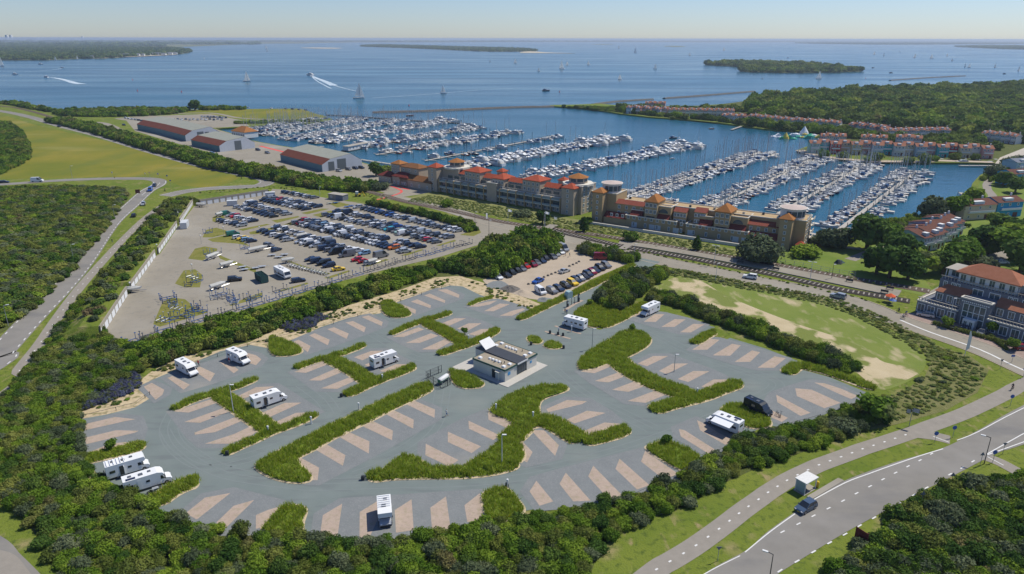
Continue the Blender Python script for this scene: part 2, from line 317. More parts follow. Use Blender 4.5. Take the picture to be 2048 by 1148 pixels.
RMAIN_L = [(1300,1215),(1424,1138),(1494,1100),(1536,1063),(1631,996),(1686,963),(1786,926),(1886,896),(1956,861),(2048,810),(2300,690)]
RMAIN_R = [(2400,770),(2048,889),(2010,900),(1971,918),(1900,955),(1828,991),(1757,1029),(1686,1068),(1620,1108),(1556,1148),(1440,1225)]
sheet('main_road', W(smooth(RMAIN_L,5)+smooth(RMAIN_R,5)), 0.05, M_asph)
CP_ = [(1250,1190),(1313,1139),(1340,1123),(1367,1107),(1392,1091),(1416,1074),(1438,1058),(1459,1042),(1478,1027),(1497,1013),(1517,999),(1536,985),(1555,973),(1574,961),(1595,950),(1616,940),(1638,930),(1660,922),(1682,914),(1704,906),(1725,898),(1747,891),(1769,884),(1790,877),(1811,870),(1835,862),(1861,852),(1900,838),(1940,822),(2011,788),(2048,768),(2200,700)]
RC = road('cycle_path', CP_, 3.6, M_path, 0.046, n=3)
road('path_link', [(1820,866),(1862,871),(1900,880)], 3.5, M_path, 0.042)
road('path_right', [(1965,912),(2000,925),(2060,955),(2200,1010)], 3.0, M_path, 0.042)
road('corner_road', [(-300,1000),(-60,1085),(0,1135),(60,1200)], 6, M_asph, 0.05)
road('garden_path', [(1500,505),(1590,490),(1650,490),(1710,497),(1720,497)], 2.6, M_path, 0.05)
road('waterside_path', [(1700,520),(1800,480),(1830,463),(1880,443),(1900,432),(1960,410),(1985,395),(1975,378),(1975,366),(1990,355),(2048,340)], 4, M_path, 0.05)
road('hotel_lane', [(1860,600),(1960,540),(2000,510),(2048,480)], 6, M_path, 0.046)
road('corner_path', [(-80,1105),(0,1118),(30,1148),(60,1190)], 3, M_path, 0.055)
sheet('harbour_square', W([(1990,327),(2000,315),(2048,296),(2200,280),(2200,330),(2048,335)]), 0.05, mat('square_paving',(0.44,0.40,0.34),0.9,var=0.1,scale=0.3))
sheet('hotel_forecourt', W([(1795,628),(1840,625),(1975,660),(2048,690),(2300,780),(2300,870),(2048,735),(1961,690),(1861,655)]), 0.052, mat('brick_paving',(0.29,0.22,0.19),0.9,var=0.2,scale=0.6))
sheet('station_platform', W([(1236,489),(1300,498),(1400,515),(1536,541),(1690,573),(1795,595),(1803,583),(1661,554),(1536,531),(1400,507),(1300,490),(1240,483)]), 0.35, M_conc, skirt=0.3)
sheet('bus_stop_pavement', W([(1613,994),(1676,957),(1688,962),(1625,999)]), 0.16, M_conc, skirt=0.15)
# white markings and the cycle path dots
def dashes(b, px_list, ln, w, z=0.066):
    p=W(px_list)
    for i,(x,y) in enumerate(p):
        a=p[max(0,i-1)]; c=p[min(len(p)-1,i+1)]; t=math.atan2(c[1]-a[1],c[0]-a[0]); dx,dy=math.cos(t)*ln/2,math.sin(t)*ln/2
        strip(b,[(x-dx,y-dy),(x+dx,y+dy)],w,z)
b=MB()
strip(b, W(smooth([(1370,1172),(1424,1140),(1480,1112)],4)),0.15,0.066)
strip(b, W(smooth([(1490,1105),(1540,1064),(1590,1028)],4)),0.18,0.066)
strip(b, W(smooth([(1625,1001),(1690,966),(1740,947),(1790,929),(1840,912),(1886,898)],4)),0.2,0.066)
strip(b, W(smooth([(1914,881),(1956,864),(2048,816),(2300,700)],4)),0.18,0.066)
strip(b, W([(1973,909),(2048,867)]),0.2,0.066); strip(b, W([(1975,910),(2048,884),(2300,790)]),0.2,0.066)
strip(b, W([(1866,873),(1898,885)]),0.2,0.066); strip(b, W([(1975,914),(2007,931)]),0.2,0.066)
dashes(b,[(1565,1064),(1597,1048),(1627,1032),(1657,1017),(1686,1002),(1713,987),(1740,973),(1766,959),(1791,946),(1816,933),(1840,921),(1863,908)],1.0,0.22)
dashes(b,[(1530,1164),(1560,1142),(1594,1123),(1627,1104),(1659,1086),(1690,1069),(1719,1052),(1748,1036),(1775,1020),(1802,1005),(1828,990),(1853,976),(1877,963),(1900,949),(1924,936),(1946,923)],1.1,0.24)
dashes(b,CP_[1:25],0.55,0.28,0.058)
for off in (-3.05,3.05):
    L,_=strip_poly(RL, 2*off)
    for x,y,t in resample(L[:len(L)//2],4.2):
        strip(b,[(x-math.cos(t)*.7,y-math.sin(t)*.7),(x+math.cos(t)*.7,y+math.sin(t)*.7)],0.28,0.072)
for off in (-3.0,3.0): strip(b, RL[36:60], 0.25, 0.072, off=off)
strip(b, RL[46:58], 0.2, 0.074)
for x,y,t in resample(RB,6): strip(b,[(x-math.cos(t)*.3,y-math.sin(t)*.3),(x+math.cos(t)*.3,y+math.sin(t)*.3)],0.3,0.062)
for off in (-3.4,3.4): strip(b, RM[20:], 0.15, 0.066, off=off)
strip(b, W(smooth([(1800,640),(1861,665),(1961,700),(2048,741),(2200,800)],4)), 0.55, 0.068)
b.obj('road_markings', M_white, kind='structure')
b=MB(); strip(b, W(smooth([(744,402),(765,397),(790,390),(803,384),(797,378),(775,370)],4)),1.3,0.075); strip(b, W(smooth([(795,372),(808,377),(820,379)],4)),2,0.074); strip(b, W([(520,292),(572,305)]),2.5,0.03)
b.obj('red_cycle_lane', M_red, kind='structure')
# darker tyre worn patch and kerb lines along the street
b=MB(); strip(b, RS[40:-1], 0.3, 0.10, off=-4.6); strip(b, RS[62:-1], 0.3, 0.10, off=4.6); b.obj('street_kerb', M_kerb, kind='structure')
# ---------------------------------------------------------------- storage yard and gravel car park
YARD = [(197,668),(270,686),(330,667),(500,617),(620,579),(760,542),(880,514),(962,488),(1000,470),(985,455),(960,462),(905,447),(840,430),(780,417),(730,408),(690,402),(640,394),(575,380),(545,378),(537,389),(400,411),(388,413),(362,448),(357,452),(320,508),(312,512),(265,580),(256,590)]
sheet('storage_yard', W(YARD), 0.045, M_conc)
sheet('gravel_car_park', W([(965,560),(1000,550),(1050,530),(1090,512),(1120,495),(1135,488),(1165,490),(1180,505),(1290,520),(1250,530),(1180,560),(1130,590),(1095,602),(1060,598),(1010,583),(975,572)]), 0.05, M_gravel)
M_isl = mat('island_grass',(0.13,0.145,0.03),0.95,scale=0.3,col2=(0.22,0.20,0.06),contrast=0.4,bump=0.5,bscale=3)
for p in [Q(0,300,[(1700,540),(1760,510),(1800,540),(1740,580),(1700,572)]), Q(0,300,[(1620,700),(1650,640),(1730,622),(1860,660),(1700,700)]), Q(0,300,[(1660,715),(1850,672),(2000,770),(1900,750),(1700,735)]),
          Q(0,300,[(1505,870),(1560,790),(1640,772),(1740,790),(1730,820),(1620,885)]), Q(0,300,[(1735,830),(1760,870),(2048,985),(2048,960),(1800,860)]), Q(0,300,[(1400,1070),(1470,965),(1560,955),(1620,1000),(1600,1100),(1480,1100)]),
          Q(0,580,[(1225,275),(1300,100),(1370,60),(1480,75),(1560,140),(1665,180),(1500,230),(1280,295)]), Q(0,580,[(1830,120),(2048,35),(2100,20),(2100,60),(1850,128)]), Q(420,370,[(900,520),(1290,455),(1310,470),(980,555)],7.31),
          Q(420,370,[(1330,410),(1640,345),(1750,350),(1420,430)],7.31), Q(420,370,[(410,650),(830,570),(880,580),(480,672)],7.31), Q(420,370,[(570,690),(960,610),(940,640),(700,720),(590,725)],7.31), Q(420,370,[(1080,580),(1330,490),(1380,500),(1250,560)],7.31),
          Q(512,300,[(1440,765),(1590,718),(1600,730),(1470,768)]), Q(512,300,[(1150,845),(1330,793),(1345,800),(1200,847)]), Q(512,300,[(870,930),(1040,872),(1065,880),(890,935)]), Q(512,300,[(540,1025),(740,963),(760,970),(590,1030)]),
          Q(512,300,[(170,1130),(410,1060),(420,1072),(200,1135)]), Q(512,300,[(170,840),(300,900),(450,950),(600,990),(560,1000),(400,950),(250,890)]), Q(512,300,[(1630,680),(1770,630),(1815,655),(1740,690)]), Q(512,300,[(560,420),(640,410),(760,440),(650,460)]), Q(512,300,[(450,520),(600,485),(620,500),(520,540)]), Q(512,300,[(220,600),(370,545),(395,550),(300,595)])]:
    sheet('grass_island', W(p), 0.056, M_isl)
# ---------------------------------------------------------------- motorhome park
PARK = [(163,838),(215,829),(270,815),(312,790),(285,772),(300,762),(340,745),(372,733),(440,703),(500,690),(545,698),(590,680),(640,655),(700,635),(760,627),(795,604),(850,585),(900,571),(925,573),(960,590),(1030,612),(1052,622),(1045,640),(1120,600),(1200,562),(1275,530),(1300,532),(1262,556),(1215,585),(1150,630),(1175,655),(1200,660),
 (1240,645),(1280,618),(1335,625),(1430,655),(1390,688),(1430,690),(1460,676),(1530,697),(1595,722),(1580,745),(1605,740),(1660,755),(1733,785),(1700,800),(1640,835),(1570,856),(1530,850),(1480,880),(1430,915),(1400,930),(1345,962),(1290,985),(1200,1006),(1100,1013),(1050,1022),(960,1042),(900,1062),(770,1078),(600,1078),(480,1058),(380,1036),(328,1026),(300,1000),(200,955),(180,930),(162,905)]
sheet('motorhome_park', W(PARK), 0.05, M_drive)
A,B_,C_,D_,E_,F_,H_ = (0,580),(512,580),(1024,580),(1536,580),(0,861),(512,861),(1024,861)
ST = [ # groups of pink bays, zoomed coordinates (or px when origin is None)
 [(A,[(660,1080),(920,1018),(1085,1036),(1000,1052),(655,1130)]),(E_,[(680,60),(930,0),(1110,5),(1080,20),(690,112)]),(E_,[(690,185),(880,108),(1000,95),(1090,105),(860,170),(700,195)])],
 [(A,[(1150,775),(1215,745),(1315,800),(1300,840),(1245,880)])],
 [(A,[(1340,705),(1380,690),(1520,760),(1470,800)]),(A,[(1540,640),(1600,615),(1720,670),(1680,735)]),(A,[(1760,580),(1800,560),(1910,640),(1870,668)]),(None,[(490,705),(512,711),(523,719),(512,731),(500,727)])],
 [(None,[(389,866),(470,835),(487,841),(430,865),(390,870)]),(None,[(410,888),(470,868),(512,848),(522,856),(505,870),(462,888)]),(A,[(1390,975),(1730,862),(1750,900),(1510,983)]),(A,[(1475,1058),(1820,935),(1860,965),(1600,1065)])],
 [(None,[(467,797),(512,775),(549,773),(512,788),(475,803)]),(None,[(494,815),(525,797),(570,794),(510,820)]),(B_,[(35,990),(230,905),(365,903),(90,1028)]),(B_,[(140,1065),(320,985),(490,978),(200,1100)])],
 [(B_,[(1450,0),(1530,-5),(1628,40),(1622,65)]),(B_,[(1345,45),(1390,30),(1515,85),(1510,105)]),(B_,[(1240,95),(1290,75),(1400,125),(1395,147)]),(B_,[(1120,135),(1160,112),(1280,160),(1275,192)])],
 [(B_,[(845,218),(900,205),(1015,258),(1005,290)]),(B_,[(715,262),(775,250),(878,300),(865,340)]),(B_,[(570,315),(625,300),(742,350),(725,393)]),(B_,[(425,365),(470,347),(590,400),(575,445)]),(B_,[(300,415),(340,400),(437,450),(415,500)])],
 [(B_,[(1700,135),(1850,95),(1930,85),(1870,118),(1780,135)]),(B_,[(1825,170),(1950,110),(2030,115),(1900,172)]),(None,[(999,632),(1024,622),(1046,617),(1050,620),(1024,632)])],
 [(B_,[(1090,378),(1300,300),(1345,318),(1180,378)]),(B_,[(1200,425),(1400,348),(1460,368),(1310,425)]),(B_,[(1325,478),(1510,395),(1570,412),(1450,478)])],
 [(B_,[(1480,270),(1590,228),(1680,228),(1540,290)]),(B_,[(1610,310),(1700,268),(1805,268),(1680,335)]),(B_,[(1700,355),(1800,315),(1900,312),(1770,370)])],
 [(B_,[(305,658),(540,575),(605,585),(400,665)]),(B_,[(420,725),(640,630),(710,650),(520,727)]),(B_,[(520,790),(780,688),(840,705),(650,793)])],
 [(B_,[(785,540),(920,490),(1020,487),(850,565)]),(B_,[(870,600),(1010,545),(1040,560),(905,620)]),(B_,[(990,650),(1120,595),(1240,595),(1050,665)])],
 [(B_,[(1190,910),(1250,880),(1432,958),(1428,1025)]),(B_,[(1020,985),(1100,962),(1262,1040),(1258,1112)]),(None,[(721,851),(744,842),(786,862),(784,881)]),(F_,[(650,45),(740,12),(908,90),(903,187)]),(F_,[(450,140),(550,105),(716,200),(695,285)]),(F_,[(260,235),(330,205),(505,300),(493,400),(440,400)])],
 [(None,[(976,824),(1040,850),(1030,864),(977,840)]),(None,[(937,842),(980,862),(999,871),(987,881),(938,858)]),(F_,[(1535,12),(1800,130),(1725,183),(1535,95)]),(F_,[(1358,108),(1620,240),(1545,290),(1355,200)])],
 [(H_,[(0,60),(40,45),(165,175),(120,258),(85,240),(0,120)]),(H_,[(155,0),(255,0),(375,120),(345,205),(165,15)])],
 [(F_,[(0,680),(90,640),(220,602),(150,680),(50,775),(0,790)]),(E_,[(1730,740),(1870,605),(2035,558),(1800,790)]),(E_,[(1485,665),(1640,540),(1845,502),(1575,715)])],
 [(F_,[(515,820),(535,680),(690,588),(650,865),(570,850)]),(F_,[(828,860),(830,655),(968,570),(980,700),(905,865)]),(F_,[(1120,820),(1110,640),(1245,553),(1262,800)]),(F_,[(1410,815),(1395,620),(1520,530),(1560,810)]),(F_,[(1690,735),(1668,600),(1790,505),(1840,725)])],
 [(H_,[(140,490),(195,405),(330,570),(220,605)]),(H_,[(380,430),(430,340),(630,565),(490,570)]),(H_,[(610,370),(650,285),(880,520),(770,550)]),(H_,[(828,310),(860,228),(1100,440),(1000,475)]),(H_,[(1032,250),(1065,165),(1330,350),(1215,395)])],
 [(H_,[(1335,-10),(1380,0),(1640,165),(1575,190),(1350,50)]),(None,[(1394,841),(1409,848),(1440,868),(1476,884),(1450,890),(1400,861)])],
 [(C_,[(550,655),(750,575),(820,602),(660,668)]),(C_,[(662,730),(880,650),(960,672),(770,742)]),(C_,[(800,800),(1010,722),(1095,760),(930,817)]),(C_,[(925,890),(1150,805),(1230,840),(1070,905)])],
 [(C_,[(1005,590),(1130,530),(1250,530),(1080,612)]),(C_,[(1175,650),(1285,590),(1410,590),(1235,675)]),(C_,[(1325,715),(1450,650),(1580,652),(1410,738)]),(C_,[(1515,775),(1610,718),(1730,718),(1590,795)])],
 [(C_,[(275,955),(440,882),(600,892),(560,915),(290,980)]),(C_,[(435,1040),(600,968),(750,985),(500,1070)]),(C_,[(575,1130),(740,1062),(865,1072),(700,1148),(590,1148)])],
 [(C_,[(890,215),(930,185),(1020,165),(1020,215)]),(C_,[(1055,255),(1140,195),(1220,195),(1150,257)]),(C_,[(1195,297),(1300,235),(1390,237),(1300,297)]),(C_,[(1345,340),(1450,272),(1540,278),(1430,342)])],
 [(C_,[(1440,480),(1580,392),(1660,400),(1560,480)]),(C_,[(1605,525),(1760,432),(1830,445),(1745,528)]),(C_,[(1780,578),(1920,485),(1985,500),(1905,577)]),(None,[(1515,736),(1549,713),(1571,717),(1548,736)])],
 [(D_,[(370,742),(450,748),(580,790),(720,850),(665,875),(560,830)]),(D_,[(218,788),(350,800),(580,905),(450,948),(230,850)]),(D_,[(65,840),(340,985),(260,1010),(75,900)]),(D_,[(-10,955),(20,960),(160,1025),(110,1058),(0,1010)])],
]
def hull(pts):
    pts=sorted(set(pts)); 
    def half(ps):
        h=[]
        for p in ps:
            while len(h)>=2 and (h[-1][0]-h[-2][0])*(p[1]-h[-2][1])-(h[-1][1]-h[-2][1])*(p[0]-h[-2][0])<=0: h.pop()
            h.append(p)
        return h[:-1]
    return half(pts)+half(pts[::-1])
def bay_zone(zone_pts, grow=1.0, hl=True):
    h=hull(zone_pts) if hl else zone_pts; out=[]
    n=len(h)
    for i in range(n):
        a,b2,c=h[i-1],h[i],h[(i+1)%n]
        v1=(b2[0]-a[0],b2[1]-a[1]); v2=(c[0]-b2[0],c[1]-b2[1]); l1=math.hypot(*v1) or 1; l2=math.hypot(*v2) or 1
        nx=v1[1]/l1+v2[1]/l2; ny=-v1[0]/l1-v2[0]/l2; l=math.hypot(nx,ny) or 1
        out.append((b2[0]+nx/l*grow,b2[1]+ny/l*grow))
    return out
bz=MB(); bp=MB()
for gi,g in enumerate(ST):
    allp=[]
    for o,pts in g:
        px = pts if o is None else Q(o[0],o[1],pts)
        wp = W(px); allp += wp
        a = sum(wp[i][0]*wp[(i+1)%len(wp)][1]-wp[(i+1)%len(wp)][0]*wp[i][1] for i in range(len(wp)))
        if a<0: wp=wp[::-1]
        bp.add([(x,y,0.078) for x,y in wp],[tuple(range(len(wp)))])
    z=bay_zone(allp,1.7); bz.add([(x,y,0.060+0.0006*gi) for x,y in z],[tuple(range(len(z)))])
bz.obj('bay_gravel', M_bay, kind='structure'); bp.obj('bay_paving', M_pink, kind='structure')
region('weedy_bank', [(1335,540),(1400,549),(1450,558),(1560,580),(1650,598),(1730,622),(1810,655),(1870,690),(1940,712),(1978,740),(1955,785),(1890,822),(1790,850),(1700,868),(1640,858),(1720,808),(1800,788),(1850,752),(1862,725),(1835,690),(1765,648),(1660,605),(1560,588),(1450,567),(1360,552)], 0.033, mat('weedy_bank',(0.115,0.125,0.040),0.95,scale=0.3,col2=(0.20,0.19,0.085),contrast=0.5,bump=0.8,bscale=2))
M_track = mat('tyre_track', (0.182, 0.208, 0.205), 0.9, var=0.04, scale=0.3); tb = MB()
for s in [[(1180,585),(1060,650),(960,700),(840,760),(700,830),(560,890),(430,925),(370,900),(345,860),(360,820)],[(620,975),(780,970),(950,965),(1100,945),(1250,905),(1380,860),(1500,810),(1560,770),(1480,735),(1380,700),(1290,660),(1200,670)],[(330,860),(360,900),(450,950),(620,975)],[(700,640),(780,690),(850,720),(900,700)],[(420,760),(560,720),(700,670),(830,630),(930,610),(1020,640)],[(1100,740),(1160,790),(1240,830),(1300,860)],[(880,780),(860,850),(800,900),(700,940)],[(600,770),(640,800),(660,830)]]:
    p = W(smooth(s, 6))
    for o_ in (-1.0, 0.9, 2.4): strip(tb, p, 0.22, 0.0555 + 0.0004*o_, off=o_)
tb.obj('tyre_tracks', M_track, kind='structure')
b=MB()
for s in [[(1090,663),(1115,671),(1141,678)],[(1110,652),(1125,658),(1162,668)]]: strip(b,W(s),0.7,0.08)
strip(b,W([(1128,622),(1150,608),(1165,601)]),1.0,0.09)
b.obj('kerb_strip', M_pink, kind='structure')
# ================================================================ VEGETATION
def leaf_mesh(name, mats, lobes, n, size, core=0.80, seed=0, flat=0.0, tall=1.0):
    """crown of many leaf-clump faces spread over overlapping lobes, with gaps; lobes = (x,y,z,r)"""
    r_ = np.random.default_rng(seed); V=[]; F=[]; M=[]
    L=np.array(lobes,float); wts=L[:,3]**2; wts/=wts.sum()
    k=r_.choice(len(L), n, p=wts)
    d=r_.normal(size=(n,3)); d/=np.linalg.norm(d,axis=1)[:,None]; d[:,2]=np.where(d[:,2]<-0.35,-d[:,2],d[:,2])
    rad=L[k,3]*(0.70+0.38*r_.random(n)**0.7)
    c=L[k,:3]+d*rad[:,None]*np.array([1,1,tall]); c[:,2]=np.maximum(c[:,2],0.03)
    nn=d+r_.normal(size=(n,3))*0.55; nn[:,2]+=flat; nn/=np.linalg.norm(nn,axis=1)[:,None]
    t=np.cross(nn,r_.normal(size=(n,3))); t/=np.linalg.norm(t,axis=1)[:,None]; u=np.cross(nn,t)
    s=size*(0.6+0.9*r_.random(n))[:,None]
    q=np.stack([c-t*s-u*s*0.5, c+t*s*0.9-u*s*0.6+nn*s*0.2, c+t*s*0.3+u*s*0.8, c-t*s*0.8+u*s*0.5-nn*s*0.25],1).reshape(-1,3)
    verts=q.tolist(); faces=[(4*i,4*i+1,4*i+2,4*i+3) for i in range(n)]; mi=[0]*n
    if core:
        b=len(verts); ico=[]
        for (x,y,z,r) in lobes:
            base=len(verts); st=6; rg=4
            for j in range(rg+1):
                ph=math.pi*j/rg
                for i in range(st):
                    th=2*math.pi*i/st+j*0.4; rr=r*core*(0.85+0.2*r_.random())
                    verts.append([x+rr*math.sin(ph)*math.cos(th),y+rr*math.sin(ph)*math.sin(th),max(0,z+rr*tall*math.cos(ph))])
            for j in range(rg):
                for i in range(st): faces.append((base+j*st+i,base+(j+1)*st+i,base+(j+1)*st+(i+1)%st,base+j*st+(i+1)%st)); mi.append(0)
    me=bpy.data.meshes.new(name); me.from_pydata(verts,[],faces)
    for m in (mats if isinstance(mats,list) else [mats]): me.materials.append(m)
    me.update(); return me
def fol(name, c1, c2, extra=None, sc=0.22):
    m=mat(name,c1,0.75,scale=sc,col2=c2,contrast=0.35,rnd=0.32,spec=0.25,detail=5)
    b=m.node_tree.nodes['Principled BSDF']
    if extra: layer(m,*extra)
    n=m.node_tree; tr=n.nodes.new('ShaderNodeBsdfTranslucent'); mx=n.nodes.new('ShaderNodeMixShader'); mx.inputs[0].default_value=0.3
    src=b.inputs['Base Color'].links[0].from_socket; n.links.new(src,tr.inputs[0]); n.links.new(b.outputs[0],mx.inputs[1]); n.links.new(tr.outputs[0],mx.inputs[2]); n.links.new(mx.outputs[0],n.nodes['Material Output'].inputs[0])
    return m
FG = fol('foliage_green',(0.092,0.168,0.016),(0.200,0.290,0.034),((0.19,0.22,0.08),0.10,0.60,0.68))
FD = fol('foliage_dark',(0.044,0.092,0.018),(0.100,0.170,0.032))
FS = fol('foliage_silver',(0.075,0.105,0.05),(0.155,0.185,0.10))
FO = fol('foliage_olive',(0.105,0.140,0.026),(0.200,0.225,0.055),((0.17,0.135,0.07),0.08,0.60,0.72))
FB = fol('foliage_bright',(0.14,0.20,0.03),(0.24,0.29,0.05))
FW = fol('foliage_wood',(0.075,0.125,0.024),(0.165,0.215,0.045),None,0.03)
FL = fol('foliage_lupin',(0.07,0.09,0.13),(0.15,0.16,0.28),((0.14,0.17,0.05),1.2,0.5,0.6),0.6)
BARK = mat('bark',(0.10,0.075,0.05),0.9,var=0.3,scale=3)
lib = bpy.data.collections.new('foliage_library')
def lobes(n,seed,spread=0.55,r0=0.35,r1=0.6,h=0.45):
    r_=random.Random(seed); out=[(0,0,h,r1)]
    for i in range(n):
        a=2*math.pi*i/n+r_.uniform(-.4,.4); d=spread*r_.uniform(0.6,1.1); r=r_.uniform(r0,r1)
        out.append((d*math.cos(a),d*math.sin(a),h*r_.uniform(0.6,1.25),r))
    return out
def libset(key, mats, n, size, nl=5, seeds=(1,2,3), **kw):
    col=bpy.data.collections.new('lib_'+key); i=0
    for m in mats:
        for s in seeds:
            me=leaf_mesh('foliage',m,lobes(nl,s*7+i),n,size,seed=s+i*5,**kw)
            o=bpy.data.objects.new('%s_%02d'%(key,i),me); col.objects.link(o); i+=1
    return col,i
L_near = libset('near',[FG,FG,FO,FD,FO,FG,FS],1050,0.066,8,(1,2))
L_scrub= libset('scrub',[FO,FO,FG,FD,FO,FS],300,0.11,5,(1,2),flat=0.4)
L_mid  = libset('mid',[FG,FG,FD,FO],420,0.12,6,(1,2))
L_wood = libset('wood',[FW,FW,FG,FD,FO,FW,FB],300,0.13,7,(1,2))
L_bright=libset('bright',[FB,FG],300,0.11,5,(1,2))
L_corner = libset('corner',[FD,FD,FS,FO,FG],800,0.08,7,(1,2))
FWD = fol('foliage_weed',(0.13,0.180,0.045),(0.26,0.30,0.10),None,0.5)
L_weed = libset('weed',[FWD,FWD,FO,FWD],220,0.10,5,(1,2),flat=0.2,core=0.7)
L_lupin= libset('lupin',[FL],260,0.09,5,(1,2,3),core=0.6)
L_far  = libset('far',[FW,FD],60,0.30,5,(1,2))
def scatter(name, pts, libc, smin, smax, zs=1.0, label=None, cat='bushes', z=0.0, kind='stuff'):
    """one uncountable mass: foliage meshes instanced on points"""
    col,nv=libc; n=len(pts)
    me=bpy.data.meshes.new(name); me.from_pydata([(p[0],p[1],z(p) if callable(z) else z) for p in pts],[],[])
    for an,ty,val in (('rot','FLOAT',[random.uniform(0,6.28) for _ in pts]),('scl','FLOAT',[random.uniform(smin,smax) for _ in pts]),
                      ('pick','INT',[random.randrange(nv) for _ in pts]),('zsc','FLOAT',[zs*random.uniform(0.75,1.3) for _ in pts])):
        a=me.attributes.new(an,ty,'POINT'); a.data.foreach_set('value',val)
    o=bpy.data.objects.new(name,me); finish(o,None,label,cat,None,kind)
    t=bpy.data.node_groups.new('scatter_'+name,'GeometryNodeTree')
    t.interface.new_socket('Geometry',in_out='INPUT',socket_type='NodeSocketGeometry'); t.interface.new_socket('Geometry',in_out='OUTPUT',socket_type='NodeSocketGeometry')
    N=t.nodes; gi=N.new('NodeGroupInput'); go=N.new('NodeGroupOutput'); ip=N.new('GeometryNodeInstanceOnPoints'); ci=N.new('GeometryNodeCollectionInfo')
    ci.inputs['Collection'].default_value=col; ci.inputs['Separate Children'].default_value=True; ci.inputs['Reset Children'].default_value=True
    def attr(nm,ty): a=N.new('GeometryNodeInputNamedAttribute'); a.data_type=ty; a.inputs['Name'].default_value=nm; return [s for s in a.outputs if s.enabled and s.name=='Attribute'][0]
    cr=N.new('ShaderNodeCombineXYZ'); cs=N.new('ShaderNodeCombineXYZ'); mu=N.new('ShaderNodeMath'); mu.operation='MULTIPLY'
    lk=t.links.new
    lk(gi.outputs[0],ip.inputs['Points']); lk(ci.outputs[0],ip.inputs['Instance']); ip.inputs['Pick Instance'].default_value=True
    lk(attr('pick','INT'),ip.inputs['Instance Index']); lk(attr('rot','FLOAT'),cr.inputs[2]); lk(cr.outputs[0],ip.inputs['Rotation'])
    sA=attr('scl','FLOAT'); lk(sA,cs.inputs[0]); lk(sA,cs.inputs[1]); lk(sA,mu.inputs[0]); lk(attr('zsc','FLOAT'),mu.inputs[1]); lk(mu.outputs[0],cs.inputs[2]); lk(cs.outputs[0],ip.inputs['Scale'])
    lk(ip.outputs[0],go.inputs[0]); md=o.modifiers.new('scatter','NODES'); md.node_group=t
    return o
def along(px, w, step, z=0):
    p=W(smooth(px,4)); out=[]
    for x,y,t in resample(p, step):
        k=max(1,int(w/step))
        for i in range(k):
            d=((i+0.5)/k-0.5)*w+random.uniform(-.35,.35)*step; e=random.uniform(-.4,.4)*step
            out.append((x-math.sin(t)*d+math.cos(t)*e,y+math.cos(t)*d+math.sin(t)*e))
    return out
PARKW=W(PARK); YARDW=W(YARD)
def clear(pts, polys, far=0): return [p for p in pts if not any(inside(p,q) for q in polys)]
def shrink(poly_w, d): return bay_zone(poly_w,-d) if False else poly_w
BANKS=[((401,411),(537,389.5),2.7),((361,448),(387,408),2.5),((318,508),(355,453),2.5),((264,580),(312,513),2.6),((204,672),(256,590),2.8)]
def bank_z(p):
    best=0
    for a,e,h in BANKS:
        A0,B0=G(*a),G(*e); L=math.dist(A0,B0); dx,dy=(B0[0]-A0[0])/L,(B0[1]-A0[1])/L; u=(p[0]-A0[0])*dx+(p[1]-A0[1])*dy; v=-(p[0]-A0[0])*dy+(p[1]-A0[1])*dx
        if -1<u<L+1 and v>0: best=max(best,h*max(0,min(1,(15-v)/9)))
    return best
# foreground thicket
thk=[p for p in fill_pts(W(THICK),1.6) if not inside(p,PARKW)]
scatter('thicket',thk,L_near,1.0,1.9,1.0,'dense green thicket of shrubs wrapping the near edge of the motorhome park','shrubs')
scatter('tree_belt',[p for p in fill_pts(W([(270,692),(330,676),(500,632),(640,596),(760,560),(870,532),(950,508),(1000,500),(1090,515),(1040,533),(985,556),(890,545),(780,580),(690,612),(590,642),(490,682),(400,703),(310,733)]),2.1) if not inside(p,YARDW)],L_mid,1.5,2.5,1.15,'belt of dense green bushes between the storage yard and the motorhome park','shrubs')
scatter('grove',[p for p in fill_pts(W([(950,512),(975,500),(1010,486),(1050,474),(1090,478),(1118,490),(1120,500),(1105,508),(1080,518),(1030,538),(985,556),(960,545)]),2.6)],L_mid,2.4,3.8,1.35,'tall dense grove of trees between the storage yard and the gravel car park','trees')
scatter('low_scrub',[p for p in fill_pts(W([(-300,375),(0,376),(130,374),(245,381),(252,392),(224,440),(158,530),(62,622),(0,658),(-80,700),(-500,850)]),2.3)],L_scrub,1.4,2.6,0.75,'low dark green dune scrub filling the triangle left of the main road','scrub')
scatter('bank_scrub',[p for p in fill_pts(W([(168,606),(245,505),(300,440),(340,404),(395,398),(385,410),(362,434),(318,494),(262,566),(205,650),(190,670)]),2.4) if random.random()<0.75],L_scrub,1.3,2.4,0.9,'green scrub on the bank above the white garage doors','scrub',z=bank_z)
scatter('meadow_hedge',along([(-60,238),(0,252),(24,275),(32,300),(22,325),(-30,350)],16,3.2),L_mid,2.2,3.2,1.0,'old dark hedge curving along the left edge of the meadow','hedge')
scatter('railway_hedge',along([(112,243),(170,256),(230,272),(300,293),(370,312),(440,333),(520,349),(600,364),(680,376),(745,379)],15,2.8),L_mid,2.4,4.0,1.1,'long dark hedge of trees beside the railway in front of the boat sheds','hedge')
scatter('coast_scrub',fill_pts(W([(105,228),(140,222),(200,221),(280,220),(365,220),(380,222),(350,228),(300,232),(200,234),(130,233)]),4)+fill_pts(W([(390,216.5),(500,218),(480,220),(400,221)]),5)+along([(-200,203),(0,207),(60,216),(110,224)],10,4),L_mid,2.6,4.2,1.0,'dark coastal scrub along the far shore behind the boat sheds','scrub')
scatter('spit_scrub',fill_pts(W([(1120,214),(1180,214),(1230,216),(1260,222),(1230,224),(1150,216)]),4)+along([(470,247),(560,245),(640,243)],12,4),L_mid,1.8,3.0,0.8,'low scrub on the narrow spit at the marina mouth','scrub')
